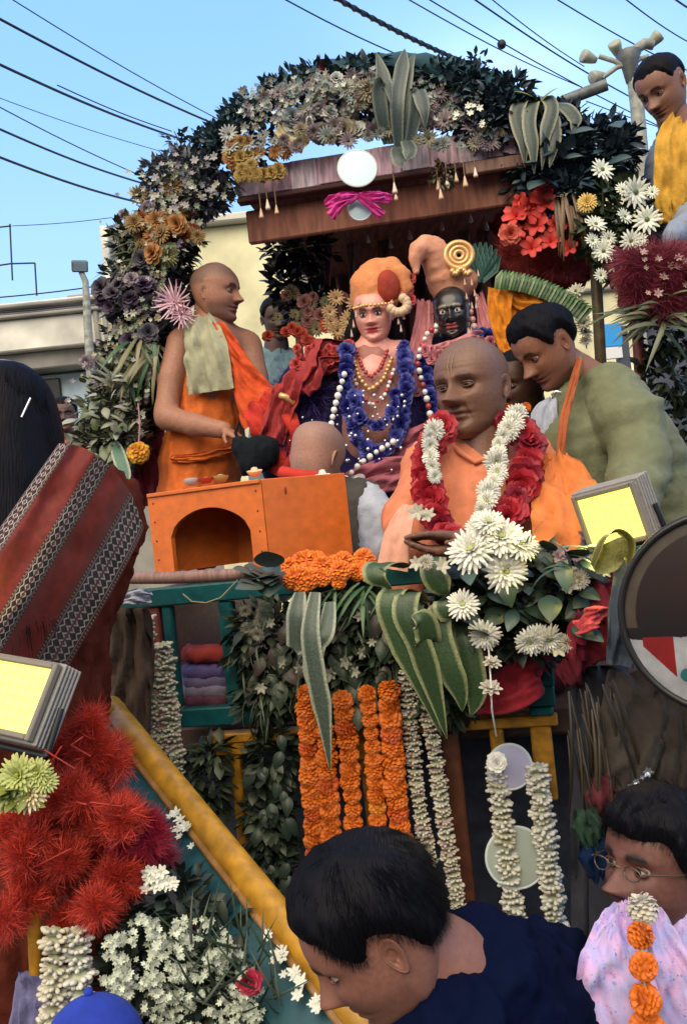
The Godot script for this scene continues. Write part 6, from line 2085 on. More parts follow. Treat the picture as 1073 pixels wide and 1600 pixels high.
# ---------- people in the crowd ----------
func saree_texture() -> Texture2D:
	var W := 640
	var H := 1024
	var im := Image.create(W, H, false, Image.FORMAT_RGB8)
	var r := RandomNumberGenerator.new(); r.seed = 3
	var nf := FastNoiseLite.new(); nf.seed = 2; nf.frequency = 0.02
	var bands := [[0.06, 0.07], [0.46, 0.075], [0.88, 0.115]]
	for y in H:
		for x in W:
			var u := float(x) / W
			var n := nf.get_noise_2d(x, y)
			var c := Color(0.42, 0.085, 0.06) * (1.0 + 0.18 * n)
			var weave := r.randf_range(0.93, 1.07)
			for q in bands:
				var e: float = (u - q[0]) / q[1]
				if absf(e) < 1.0:
					c = Color(0.06, 0.045, 0.06)
					var w := fposmod(y / 34.0, 1.0)
					# rows: middle diamonds, zigzag on both sides, picot edges
					var dia := absf(e) / 0.32 + absf(w - 0.5) * 2.0
					if absf(dia - 0.85) < 0.26 or dia < 0.3: c = Color(0.66, 0.6, 0.6)
					var zz := absf(absf(e) - 0.55 - 0.1 * (absf(w - 0.5) * 4.0 - 1.0))
					if zz < 0.055: c = Color(0.68, 0.62, 0.6)
					if absf(absf(e) - 0.76) < 0.035: c = Color(0.52, 0.42, 0.42)
					if absf(e) > 0.84 and absf(e) < 0.97 and fposmod(y / 17.0, 1.0) < 0.5: c = Color(0.5, 0.38, 0.34)
					if absf(e) < 0.06: c = Color(0.34, 0.1, 0.16)
			c = c * weave
			im.set_pixel(x, y, Color(c.r, c.g, c.b))
	return ImageTexture.create_from_image(im)

func figures_in_crowd() -> void:
	saree_woman()
	navy_man()
	scarf_man()
	far_person()
	cap_person()

func saree_woman() -> void:
	var sk := L(0.34, 0.19, 0.16)
	var base := P(20, 1500, 1.9)
	base.y = 0.0
	var t := thing("person", "long-haired woman in a maroon saree with patterned bands, seen from behind", "person", base)
	var b := B.new()
	head(b, facing(6, 650, 1.9, 165, 8, 0), 0.235, {"skin": sk})
	var q := field(0.014, 0.035)
	limb(q, [[10, 680, 1.9, 0.055], [18, 740, 1.9, 0.058], [40, 830, 2.0, 0.085], [45, 950, 2.04, 0.085], [45, 1150, 2.05, 0.09]])
	limb(q, [[150, 800, 2.0, 0.05], [172, 840, 2.06, 0.036], [160, 900, 2.08, 0.034], [120, 960, 2.0, 0.03]], 0.02)
	q.into(b, sk)
	part("body", b, skin("skin"), t)
	var h := B.new()
	var f := field(0.013, 0.04)
	limb(f, [[8, 640, 1.88, 0.1], [8, 690, 1.86, 0.105], [4, 760, 1.82, 0.1], [0, 840, 1.78, 0.095], [-6, 930, 1.76, 0.075], [-10, 1000, 1.76, 0.05]])
	limb(f, [[52, 700, 1.87, 0.03], [50, 790, 1.83, 0.035], [40, 890, 1.8, 0.03]])
	f.into(h, Color.WHITE, func(p: Vector3) -> float: return 0.005 * noise.get_noise_3d(p.x * 260.0, p.y * 22.0, p.z * 260.0))
	part("hair", h, hair_mat(), t)
	# long loose hairs over it
	var xs := []
	for k in 900:
		var u := rf(-60, 78)
		var v := rf(575, 880)
		if u > 30.0 and v < 640.0 and (u - 8.0) * (u - 8.0) + (v - 648.0) * (v - 648.0) > 76.0 * 76.0: continue
		var e := (u - 8.0) / 80.0
		var p := P(u, v, 1.9 - 0.115 * sqrt(maxf(0.02, 1.0 - e * e)) - (v - 640.0) * 0.00025)
		xs.append(along(p, Vector3(rf(-0.08, 0.08) + e * 0.1, -1, 0.15 + rf(-0.06, 0.06)), Vector3(e, 0, 1), Vector3(0.06, 0.05, rf(0.1, 0.2))))
	scatter("loose_hairs", strand_mesh(), hair_mat(), t, xs)
	var pin := B.new()
	pin.tube(pts([[34, 652, 1.77], [48, 622, 1.785]]), 0.0022, 5)
	part("hair_clip", pin, mat("silver", L(0.7, 0.72, 0.78), 0.2, {"metal": 0.8}), t)
	# the banded saree end over shoulder, back and arm
	var s := B.new()
	var rows := []
	var nr := 34
	var nc := 40
	for r in nr + 1:
		var g := float(r) / nr      # 0 = lower edge, 1 = top edge
		var row := PackedVector3Array()
		for j in nc + 1:
			var e := float(j) / nc
			var top := Vector2(lerpf(92, 243, e), 693.0 + 12.0 * sin(e * PI) * -1.0 + 118.0 * pow(e, 1.5))
			var bot := Vector2(lerpf(-130, 62, e), lerpf(1010, 1120, e))
			var c := top.lerp(bot, 1.0 - g)
			c += Vector2(-18, 16) * pow(e, 5.0) * pow(g, 5.0)
			var bulge := 0.09 * sin(PI * clampf(e * 0.9 + 0.08, 0, 1)) + 0.03 * sin(PI * g)
			var dd := lerpf(1.73, 1.9, e) - bulge - 0.03 * (1.0 - g)
			var fold := 0.007 * sin(e * 21.0 + g * 3.0) + 0.01 * noise.get_noise_2d(e * 40.0, g * 70.0)
			row.append(P(c.x, c.y, dd + fold))
		rows.append(row)
	s.grid(rows)
	# back face, 4 mm behind
	var m := StandardMaterial3D.new()
	m.resource_name = "saree_print"
	m.albedo_texture = saree_texture()
	m.roughness = 0.75
	m.cull_mode = BaseMaterial3D.CULL_DISABLED
	m.rim_enabled = true
	m.rim = 0.3
	part("saree_end", s, m, t)
	var g2 := B.new()
	var q2 := field(0.013, 0.05)
	limb(q2, [[55, 760, 1.94, 0.075], [70, 830, 1.98, 0.12], [58, 960, 2.02, 0.12], [50, 1100, 2.03, 0.13], [40, 1400, 2.0, 0.2], [40, 1800, 2.0, 0.22]])
	limb(q2, [[110, 780, 1.92, 0.07], [150, 812, 1.96, 0.062]])
	limb(q2, [[80, 765, 1.94, 0.07], [150, 790, 1.99, 0.06], [180, 826, 2.05, 0.048], [176, 870, 2.08, 0.045], [150, 920, 2.06, 0.05]])
	limb(q2, [[120, 900, 2.05, 0.09], [105, 1000, 2.08, 0.08], [90, 1120, 2.08, 0.08]])
	q2.into(g2, Color.WHITE, folds(0.022, 1.8))
	part("saree", g2, cloth("saree_plain", L(0.135, 0.03, 0.02), {"rim": 0.0, "spec": 0.15}), t)

func navy_man() -> void:
	var sk := L(0.3, 0.135, 0.1)
	var base := P(720, 1700, 1.25)
	base.y = 0.0
	var t := thing("person", "black-haired man in a navy shirt bowing his head at the bottom of the picture", "person", base)
	var X := facing(586, 1452, 1.25, -84, 34, 0)
	var H := 0.238
	var b := B.new()
	head(b, X, H, {"skin": sk, "stubble": sk * 0.7, "open": 0.22})
	var q := field(0.012, 0.035)
	limb(q, [[630, 1480, 1.27, 0.066], [690, 1520, 1.3, 0.068], [760, 1580, 1.33, 0.085], [800, 1700, 1.36, 0.13]])
	q.into(b, sk)
	part("body", b, skin("skin"), t)
	var h := B.new()
	hair(h, X, H, 0.068, [[0.0, 0.25], [0.6, 0.24], [1.0, 0.18], [1.25, 0.03], [1.4, 0.02], [1.55, 0.1], [1.72, 0.06], [1.95, -0.06], [2.25, -0.2], [3.2, -0.28]], 0.02)
	part("hair", h, hair_mat(), t)
	locks(t, X, H, 9000, 0.068, 0.12, [[0.0, 0.29], [0.6, 0.28], [1.0, 0.18], [1.25, 0.03], [1.4, 0.02], [1.55, 0.1], [1.72, 0.06], [1.95, -0.06], [2.25, -0.2], [3.2, -0.28]])
	var s := B.new()
	var f := field(0.01, 0.04)
	limb(f, [[746, 1540, 1.32, 0.084], [775, 1620, 1.34, 0.12], [790, 1750, 1.36, 0.17], [790, 1950, 1.38, 0.18]])
	limb(f, [[700, 1620, 1.22, 0.07], [770, 1540, 1.36, 0.085], [850, 1545, 1.46, 0.08], [905, 1610, 1.46, 0.07], [930, 1760, 1.42, 0.06]])
	f.into(s, Color.WHITE, folds(0.016, 2.0, Vector3(1, 0.6, 1)))
	var sh := part("shirt", s, cloth("navy_cotton", L(0.003, 0.007, 0.032), {"rim": 0.0}), t)
	var c := B.new()
	c.tube(pts([[690, 1590, 1.2], [716, 1530, 1.26], [742, 1490, 1.33], [770, 1480, 1.4]]), [0.012, 0.014, 0.014, 0.012], 8)
	part("collar", c, cloth("navy_cotton", L(0.003, 0.007, 0.032), {"rim": 0.0}), sh)

func scarf_man() -> void:
	var sk := L(0.16, 0.07, 0.055)
	var base := P(1040, 1700, 1.5)
	base.y = 0.0
	var t := thing("person", "man in spectacles with a lilac printed scarf and a marigold string at the lower right", "person", base)
	var X := facing(1030, 1350, 1.5, -62, -10, 0)
	var H := 0.226
	var b := B.new()
	head(b, X, H, {"skin": sk, "nose": 1.15, "stubble": sk * 0.6})
	var q := field(0.012, 0.035)
	limb(q, [[1040, 1390, 1.52, 0.064], [1054, 1450, 1.54, 0.066], [1062, 1530, 1.56, 0.12], [1062, 1700, 1.58, 0.15]])
	limb(q, [[985, 1500, 1.56, 0.055], [930, 1520, 1.62, 0.05], [905, 1580, 1.6, 0.042], [930, 1660, 1.5, 0.035]], 0.02)
	q.into(b, sk)
	part("body", b, skin("skin"), t)
	var h := B.new()
	hair(h, X, H, 0.075, [[0.0, 0.2], [0.7, 0.2], [1.05, 0.14], [1.3, 0.0], [1.42, 0.02], [1.6, 0.12], [1.85, 0.08], [2.2, -0.12], [3.2, -0.2]], 0.03)
	part("hair", h, hair_mat(), t)
	locks(t, X, H, 8000, 0.075, 0.13, [[0.0, 0.2], [0.7, 0.2], [1.05, 0.14], [1.3, 0.0], [1.42, 0.02], [1.6, 0.12], [1.85, 0.08], [2.2, -0.12], [3.2, -0.2]])
	# spectacles
	var g := B.new()
	for s in [-1.0, 1.0]:
		var ring := PackedVector3Array()
		for k in 25: ring.append(X * ((Vector3(s * 0.145, 0.01, 0.43) + Vector3(sin(TAU * k / 24.0) * 0.075, cos(TAU * k / 24.0) * 0.046, -absf(sin(TAU * k / 24.0)) * 0.02)) * H))
		g.tube(ring, 0.0011, 6, false)
		g.tube(PackedVector3Array([X * (Vector3(s * 0.245, 0.03, 0.41) * H), X * (Vector3(s * 0.33, 0.03, 0.2) * H), X * (Vector3(s * 0.345, 0.03, -0.06) * H)]), 0.0016, 6)
	g.tube(PackedVector3Array([X * (Vector3(-0.045, 0.03, 0.43) * H), X * (Vector3(0, 0.045, 0.46) * H), X * (Vector3(0.045, 0.03, 0.43) * H)]), 0.0016, 6)
	part("spectacles", g, mat("gilt", L(0.14, 0.11, 0.08), 0.3, {"metal": 0.6}), t)
	var im := Image.create(256, 256, false, Image.FORMAT_RGB8)
	var r := RandomNumberGenerator.new(); r.seed = 8
	var nf := FastNoiseLite.new(); nf.seed = 31; nf.frequency = 0.02
	for y in 256:
		for x in 256:
			var n := nf.get_noise_2d(x, y)
			var c := Color(0.66, 0.68, 0.9).lerp(Color(0.82, 0.66, 0.84), clampf(0.5 + n * 1.6, 0, 1))
			im.set_pixel(x, y, c)
	for k in 240:
		var p := Vector2i(r.randi() % 252, r.randi() % 252)
		im.fill_rect(Rect2i(p, Vector2i(1 + r.randi() % 4, 1 + r.randi() % 4)), Color(0.32, 0.28, 0.55) if k % 2 else Color(0.75, 0.35, 0.55))
	var m := mat("lilac_print", Color.WHITE, 0.85, {"tex": ImageTexture.create_from_image(im), "scale": 5.0})
	var s1 := B.new()
	strip(s1, [[981, 1412, 1.44], [972, 1445, 1.4], [962, 1500, 1.36], [965, 1570, 1.34], [985, 1680, 1.33]], [0.008, 0.03, 0.05, 0.062, 0.07], ex, 0.01)
	part("scarf", s1, m, t)
	var s2 := B.new()
	strip(s2, [[1020, 1428, 1.42], [1034, 1470, 1.38], [1048, 1530, 1.36], [1052, 1600, 1.35], [1050, 1690, 1.35]], [0.01, 0.03, 0.045, 0.06, 0.07], ex, 0.008)
	part("scarf", s2, m, t)
	var s3 := B.new()
	strip(s3, [[1082, 1425, 1.44], [1070, 1480, 1.42], [1066, 1560, 1.41], [1060, 1690, 1.4]], [0.02, 0.03, 0.045, 0.07], ex, 0.006)
	part("scarf", s3, m, t)
	garland("marigold_string", "marigold string with one white and one yellow bloom on the lilac scarf", "", [[1002, 1420, 1.34], [1000, 1450, 1.31], [1003, 1490, 1.29], [1006, 1540, 1.28], [1012, 1600, 1.28], [1016, 1660, 1.28]], "pom", 0.022, 0.042, tinted("pom_orange", L(0.9, 0.2, 0.01)), 0.15, 1.0, [tinted("pom_yellow", L(0.85, 0.5, 0.02)), tinted("pom_white", L(0.75, 0.7, 0.6))])

func far_person() -> void:
	var sk := L(0.11, 0.06, 0.05)
	var base := P(102, 830, 6.0)
	base.y = 0.0
	var t := thing("person", "far onlooker in pink between the woman's hair and the leafy bunch", "person", base)
	var b := B.new()
	var X := facing(102, 648, 6.0, 10, 5, 0)
	head(b, X, 0.22, {"skin": sk})
	var q := field(0.016, 0.03)
	limb(q, [[102, 665, 6.02, 0.055], [103, 690, 6.02, 0.06]])
	q.into(b, sk)
	part("body", b, skin("skin"), t)
	var h := B.new()
	hair(h, X, 0.22, 0.05)
	part("hair", h, hair_mat(), t)
	var s := B.new()
	var f := field(0.018, 0.04)
	limb(f, [[103, 698, 6.02, 0.07], [104, 730, 6.02, 0.14], [104, 800, 6.02, 0.15], [104, 1000, 6.02, 0.17], [110, 1250, 6.02, 0.18]])
	limb(f, [[70, 702, 6.02, 0.06], [138, 702, 6.02, 0.06]])
	f.into(s, Color.WHITE, folds(0.01, 3.0))
	part("shirt", s, cloth("coral_shirt", L(0.5, 0.09, 0.08)), t)

func cap_person() -> void:
	var t := thing("person", "top of a royal blue cap at the bottom edge among the white flowers", "person", P(150, 1750, 1.45))
	var X := facing(152, 1672, 1.45, 200, 10, 0)
	var b := B.new()
	head(b, X, 0.2, {"skin": L(0.2, 0.1, 0.07)})
	var q := field(0.014, 0.03)
	limb(q, [[152, 1690, 1.47, 0.06], [152, 1760, 1.48, 0.12], [152, 1900, 1.5, 0.16]])
	q.into(b, L(0.2, 0.1, 0.07))
	part("body", b, skin("skin"), t)
	var c := B.new()
	hair(c, X, 0.2, 0.06, [[0.0, 0.12], [3.2, 0.02]], 0.0, Color.WHITE)
	var cp := part("cap", c, cloth("royal_blue", L(0.012, 0.05, 0.5)), t)
	var k := B.new()
	k.ball(Transform3D(Basis.from_scale(Vector3.ONE * 0.008), X * Vector3(0, 0.115, 0)), 8, 6)
	part("button", k, cloth("royal_blue", L(0.012, 0.05, 0.5)), cp)

# ---------- bunches of flowers ----------
func bloom(parent: Node3D, kind: String, u: float, v: float, d: float, r: float, dir: Vector3, m: Material, called := "flower") -> void:
	part(called, proto(kind), m, parent, aim(P(u, v, d), dir + Vector3(rf(-0.2, 0.2), rf(-0.2, 0.2), rf(-0.1, 0.1)), r))

func big_leaf(parent: Node3D, u: float, v: float, d: float, dir: Vector3, s: float, m: Material) -> void:
	part("leaf", proto("big_leaf"), m, parent, along(P(u, v, d), dir, Vector3(rf(-0.3, 0.3), 0.7, 0.7), Vector3(s * rf(0.8, 1.2), s, s)))

func leafc(key: String, c: Color) -> StandardMaterial3D:
	return mat(key, c, 0.42, {"vc": true, "back": c * 0.6, "tex": noise_tex("leaf_mottle", 0.05, 0.6, 1.1), "scale": 9.0})

func columns_of_flowers() -> void:
	var lm := leaf_mat()
	var pm := petal_mat()
	# --- left column, top to bottom
	var t := thing("leafy_bunch", "leafy bunch, haze tinted blue-grey into its leaves, with an upright sprig at the canopy's left shoulder", "flower bunch", P(290, 280, 3.6), "bunches of the left column")
	clump(t, "foliage", proto("leaf"), lm, [[285, 275, 3.6, 0.13, 0.1, 0.1], [325, 305, 3.6, 0.09, 0.07, 0.08], [245, 272, 3.6, 0.06, 0.05, 0.06], [300, 320, 3.62, 0.12, 0.06, 0.1]], 1500, Vector2(0.02, 0.045), L(0.1, 0.13, 0.17), L(0.28, 0.3, 0.37))  # pale blue-grey of haze is mixed into these leaf colours
	clump(t, "foliage", proto("leaf"), lm, [[275, 222, 3.6, 0.05, 0.05, 0.04], [305, 215, 3.6, 0.05, 0.035, 0.04], [292, 240, 3.6, 0.06, 0.04, 0.04]], 110, Vector2(0.02, 0.04), L(0.07, 0.1, 0.14), L(0.17, 0.21, 0.28))
	for q in [[290, 275, 272, 205], [295, 270, 308, 205], [280, 270, 240, 250], [300, 270, 296, 220]]: sprig(t, P(q[0], q[1], 3.6), P(q[2], q[3], 3.6))
	for k in 16: bloom(t, "star", rf(240, 345), rf(240, 330), 3.5, rf(0.012, 0.02), Vector3(0, 0.3, 1), tinted("pale_mauve", L(0.4, 0.36, 0.45)))
	var o := thing("orange_bunch", "rust orange flower bunch at the top of the left column", "flower bunch", P(255, 360, 3.6), "bunches of the left column")
	for k in 30: bloom(o, ["rose", "mum"][k % 2], 252 + rng.randfn() * 22, 356 + rng.randfn() * 24, 3.55 + rf(-0.08, 0.05), rf(0.028, 0.045), Vector3(rf(-0.5, 0.4), rf(-0.2, 0.8), 1), tinted(["rust_petal", "amber_petal", "ochre_petal"][k % 3], [L(0.42, 0.12, 0.03), L(0.5, 0.22, 0.07), L(0.4, 0.24, 0.1)][k % 3]))
	clump(o, "foliage", proto("leaf"), lm, [[215, 375, 3.62, 0.1, 0.08, 0.08], [262, 372, 3.66, 0.12, 0.12, 0.06]], 420, Vector2(0.03, 0.06), L(0.03, 0.07, 0.035), L(0.18, 0.16, 0.08))
	var fr := thing("fern_spray", "striped fern leaves curling out to the left of the rust orange flowers", "fern", P(200, 390, 3.6), "bunches of the left column")
	for k in 16:
		var a := rf(1.9, 3.9)
		part("frond", proto("blade"), leafc("fern_%d" % (k % 3), [L(0.08, 0.12, 0.06), L(0.22, 0.24, 0.14), L(0.04, 0.1, 0.06)][k % 3]), fr, along(P(225 + rf(-12, 12), 398 + rf(-25, 25), 3.58), Vector3(sin(a) - 0.5, cos(a) * 0.5 + 0.35, rf(0, 0.6)), Vector3(0, 1, 0.4), Vector3(1, 1, 1) * rf(0.12, 0.2)))
	bloom(fr, "mum", 262, 400, 3.5, 0.045, Vector3(0.2, -0.3, 1), tinted("olive_petal", L(0.3, 0.3, 0.14)))
	var pl := thing("plum_bunch", "dark plum coloured flower mass halfway up the left column", "flower bunch", P(225, 460, 3.6), "bunches of the left column")
	for k in 46: bloom(pl, "rose", 222 + rng.randfn() * 34, 455 + rng.randfn() * 36, 3.56 + rf(-0.1, 0.05), rf(0.028, 0.046), Vector3(rf(-0.6, 0.5), rf(-0.3, 0.7), 1), tinted(["plum_petal", "slate_petal", "violet_petal"][k % 3], [L(0.07, 0.045, 0.085), L(0.09, 0.08, 0.11), L(0.12, 0.07, 0.15)][k % 3]))
	clump(pl, "foliage", proto("leaf"), lm, [[225, 460, 3.62, 0.15, 0.17, 0.08], [250, 540, 3.62, 0.1, 0.1, 0.08]], 700, Vector2(0.03, 0.055), L(0.025, 0.03, 0.045), L(0.09, 0.08, 0.11))
	bloom(pl, "rose", 206, 436, 3.42, 0.03, Vector3(-0.2, 0.3, 1), tinted("grey_pink", L(0.3, 0.24, 0.28)))
	var sp := thing("spider_flower", "pale pink spider flower behind the priest's bare shoulder", "flower", P(272, 478, 3.45))
	bloom(sp, "spider", 272, 472, 3.46, 0.07, Vector3(-0.2, 0.25, 1), pm, "petals")
	bloom(sp, "spider", 284, 492, 3.45, 0.05, Vector3(0.2, -0.2, 1), pm, "petals")
	sprig(sp, P(272, 476, 3.47), P(262, 540, 3.6))
	var gr := thing("palm_bunch", "green and straw palm leaves hanging in the middle of the left column", "leaf bunch", P(210, 570, 3.6), "bunches of the left column")
	for k in 40:
		part("leaf", proto("blade"), leafc("palm_%d" % (k % 4), [L(0.09, 0.15, 0.05), L(0.22, 0.22, 0.1), L(0.035, 0.14, 0.05), L(0.3, 0.26, 0.16)][k % 4]), gr, along(P(215 + rf(-35, 35), 545 + rf(-25, 30), 3.55 + rf(-0.08, 0.06)), Vector3(rf(-0.5, 0.4), rf(-1.2, -0.3), rf(0.0, 0.5)), Vector3(0, 0.3, 1), Vector3(1.4, 1, 1) * rf(0.13, 0.2)))
	var wl := thing("pale_leaf_bunch", "silvery green leaf bunch at the foot of the left column", "leaf bunch", P(175, 660, 3.5), "bunches of the left column")
	clump(wl, "foliage", proto("leaf"), lm, [[182, 600, 3.56, 0.09, 0.09, 0.07], [170, 650, 3.54, 0.12, 0.1, 0.08], [158, 690, 3.5, 0.1, 0.07, 0.07], [190, 690, 3.5, 0.09, 0.08, 0.07]], 1300, Vector2(0.025, 0.055), L(0.06, 0.08, 0.045), L(0.4, 0.42, 0.32))
	for k in 44: part("leaf", proto("big_leaf"), leafc("silver_leaf_%d" % (k % 3), [L(0.34, 0.36, 0.27), L(0.14, 0.19, 0.08), L(0.46, 0.46, 0.37)][k % 3]), wl, along(P(170 + rng.randfn() * 26, 655 + rng.randfn() * 38, 3.42 + rf(-0.04, 0.06)), Vector3(rf(-0.8, 0.6), rf(-0.9, 0.7), rf(0.1, 0.9)), Vector3(0, 0.8, 0.6), Vector3.ONE * rf(0.04, 0.07)))
	for k in 6: part("leaf", proto("blade"), leafc("white_edge", L(0.5, 0.52, 0.42)), wl, along(P(176, 590 + k * 3, 3.44), Vector3(rf(-0.6, 0.6), rf(0, 0.8), 0.5), Vector3(0, 0.4, 1), Vector3(2, 1, 1) * rf(0.08, 0.12)))
	strap_leaf(wl, "long_leaf", [[178, 690, 3.42], [190, 725, 3.38], [199, 765, 3.36]], 0.026, L(0.08, 0.22, 0.15), L(0.45, 0.5, 0.4))
	for k in 20: part("leaf", proto("leaf"), leafc("low_leaf_%d" % (k % 2), [L(0.08, 0.14, 0.05), L(0.2, 0.24, 0.13)][k % 2]), wl, along(P(rf(120, 200), rf(690, 735), 3.42), Vector3(rf(-0.6, 0.4), -0.8, rf(0.1, 0.6)), Vector3(0, 0.3, 1), Vector3.ONE * rf(0.05, 0.08)))
	var yf := thing("yellow_pompom", "yellow flower ball on a string beside the crimson cloth", "flower", P(217, 708, 3.4))
	bloom(yf, "marigold", 217, 708, 3.4, 0.042, Vector3(0, 0.2, 1), tinted("yellow_petal", L(1.0, 1.9, 2.0)), "petals")
	var st := B.new()
	st.tube(pts([[217, 695, 3.4], [219, 660, 3.42], [216, 630, 3.45]]), 0.003, 5)
	part("string", st, mat("string_pink", L(0.4, 0.2, 0.25), 0.8), yf)
	var fil := thing("column_greenery", "mixed grey-green filling leaves running down behind the left column's bunches", "foliage", P(240, 500, 3.7))
	clump(fil, "foliage", proto("leaf"), lm, [[290, 300, 3.72, 0.16, 0.14, 0.06], [250, 380, 3.7, 0.16, 0.14, 0.06], [235, 460, 3.7, 0.19, 0.16, 0.06], [225, 540, 3.7, 0.16, 0.16, 0.06], [205, 610, 3.7, 0.15, 0.15, 0.06], [185, 680, 3.68, 0.14, 0.12, 0.06]], 3200, Vector2(0.03, 0.06), L(0.04, 0.06, 0.05), L(0.15, 0.17, 0.14))
	for k in 70:
		var f := rf(0, 1)
		bloom(fil, ["daisy", "rose", "mum", "star"][k % 4], lerpf(280, 190, f) + rng.randfn() * 28, lerpf(270, 640, f), 3.6, rf(0.02, 0.036), Vector3(rf(-0.6, 0.5), rf(-0.2, 0.6), 1), tinted(["fill_mauve", "fill_fawn", "fill_grey", "fill_lilac", "fill_white"][k % 5], [L(0.2, 0.14, 0.2), L(0.3, 0.24, 0.16), L(0.26, 0.28, 0.3), L(0.34, 0.26, 0.36), L(0.5, 0.5, 0.46)][k % 5]))
	var xs := []
	var cs := PackedColorArray()
	for k in 750:
		var f := rf(0, 1)
		var uu := lerpf(285, 175, f) + rng.randfn() * 33
		if f > 0.3: uu = minf(uu, 262.0 - 60.0 * (f - 0.3))
		xs.append(aim(P(uu, lerpf(255, 690, f), 3.52 + rf(-0.05, 0.06)), Vector3(rf(-0.7, 0.7), rf(-0.5, 0.7), 0.8), rf(0.007, 0.016)))
		cs.append([L(0.3, 0.26, 0.36), L(0.5, 0.44, 0.3), L(0.42, 0.46, 0.4), L(0.7, 0.7, 0.66), L(0.26, 0.34, 0.22)][k % 5])
	scatter("small_blossoms", proto("star"), pm, fil, xs, cs)
	# --- right cluster
	var dk := thing("dark_leaf_mass", "dark leaf mass with a bluish haze lift in its green at the canopy's right shoulder", "leaf bunch", P(890, 240, 3.45))
	clump(dk, "foliage", proto("leaf"), lm, [[870, 230, 3.5, 0.17, 0.13, 0.12], [935, 245, 3.45, 0.14, 0.13, 0.1], [830, 270, 3.5, 0.1, 0.1, 0.1], [895, 300, 3.48, 0.16, 0.08, 0.1], [965, 225, 3.45, 0.06, 0.07, 0.06]], 2400, Vector2(0.03, 0.065), L(0.028, 0.06, 0.09), L(0.085, 0.13, 0.18))  # leaf colours lifted towards blue to stand in for haze
	for k in 24: big_leaf(dk, rf(830, 970), rf(190, 300), 3.36, Vector3(rf(-0.8, 0.8), rf(-0.4, 0.8), 0.6), rf(0.06, 0.1), leafc("dark_leaf_%d" % (k % 2), [L(0.04, 0.085, 0.12), L(0.06, 0.11, 0.13)][k % 2]))
	var rs := thing("red_flower_bunch", "scarlet lilies and a magenta bud above the red drape", "flower bunch", P(825, 330, 3.5))
	for q in [[826, 328, 0.055], [848, 318, 0.05], [806, 338, 0.045], [838, 352, 0.045], [798, 366, 0.045], [868, 352, 0.035], [812, 318, 0.035], [860, 378, 0.04], [830, 388, 0.04], [890, 388, 0.035]]:
		bloom(rs, "trumpet", q[0], q[1], 3.42, q[2], Vector3(rf(-0.5, 0.3), 0.2, 1), tinted("scarlet_petal", L(0.78, 0.055, 0.045)))
	bloom(rs, "rose", 797, 366, 3.38, 0.042, Vector3(-0.2, 0, 1), tinted("coral_petal", L(0.85, 0.16, 0.11)))
	bloom(rs, "lotus", 850, 300, 3.42, 0.05, Vector3(0.1, 1, 0.4), tinted("magenta_petal", L(0.5, 0.02, 0.1)))
	clump(rs, "foliage", proto("barb"), tinted("red_plume", L(0.42, 0.03, 0.025)), [[845, 385, 3.55, 0.16, 0.06, 0.05], [885, 405, 3.55, 0.1, 0.06, 0.05], [815, 400, 3.55, 0.08, 0.05, 0.04]], 900, Vector2(0.03, 0.06), L(0.7, 0.7, 0.7), L(1, 1, 1), 0.5)
	for k in 14: part("dry_leaf", proto("blade"), leafc("dry_%d" % (k % 2), [L(0.2, 0.12, 0.07), L(0.28, 0.17, 0.1)][k % 2]), rs, along(P(rf(862, 910), rf(300, 330), 3.4), Vector3(rf(-0.15, 0.2), -1, 0.1), Vector3(0, 0, 1), Vector3(0.9, 1, 1) * rf(0.15, 0.25)))
	var wd := thing("white_daisy_bunch", "white daisy bunch with one yellow flower at the right post", "flower bunch", P(960, 340, 3.3))
	for q in [[940, 265, 0.04], [992, 300, 0.05], [1010, 343, 0.045], [975, 338, 0.03], [930, 350, 0.035], [985, 376, 0.035], [942, 392, 0.036], [925, 376, 0.026], [950, 372, 0.024], [1000, 375, 0.025], [972, 296, 0.026], [938, 430, 0.022], [1018, 300, 0.022]]:
		bloom(wd, "daisy", q[0], q[1], 3.22, q[2], Vector3(rf(-0.3, 0.5), rf(-0.1, 0.5), 1), pm)
	bloom(wd, "mum", 917, 316, 3.24, 0.036, Vector3(-0.2, 0.2, 1), tinted("butter_petal", L(0.95, 0.66, 0.22)))
	clump(wd, "foliage", proto("leaf"), lm, [[975, 340, 3.34, 0.12, 0.14, 0.07], [940, 370, 3.34, 0.08, 0.1, 0.06], [955, 415, 3.34, 0.05, 0.06, 0.05]], 700, Vector2(0.03, 0.055), L(0.025, 0.05, 0.02), L(0.09, 0.13, 0.06))
	for q in [[978, 340, 992, 302], [960, 390, 940, 268], [985, 370, 1010, 345]]: sprig(wd, P(q[0], q[1], 3.3), P(q[2], q[3], 3.25))
	garland("loose_flower_strand", "loose white flower strand hanging beside the olive post behind the stooping man", "", [[898, 455, 3.3], [906, 480, 3.28], [912, 510, 3.28], [916, 545, 3.28]], "daisy", 0.024, 0.03, tinted("soft_white", L(0.62, 0.58, 0.54)), 0.3)
	var bs := thing("blue_board", "small bright blue and white board far behind the olive post at the right", "sign board", P(955, 545, 8.0))
	var bb := B.new()
	bb.box(Transform3D(Basis(), P(955, 524, 8.0)), Vector3(0.17, 0.2, 0.03), 0.005)
	part("blue_panel", bb, mat("board_blue", L(0.02, 0.3, 0.75), 0.5), bs)
	var bw2 := B.new()
	bw2.box(Transform3D(Basis(), P(956, 552, 8.0)), Vector3(0.17, 0.1, 0.03), 0.005)
	part("white_panel", bw2, mat("board_white", L(0.7, 0.72, 0.75), 0.5), bs)
	var bk := B.new()
	bk.box(Transform3D(Basis(), Vector3(P(974, 545, 8.0).x, P(974, 545, 8.0).y * 0.5 + 0.1, -8.05)), Vector3(0.1, P(974, 545, 8.0).y + 0.2, 0.1), 0.01)
	part("dark_post", bk, mat("board_post", L(0.05, 0.06, 0.09), 0.6), bs)
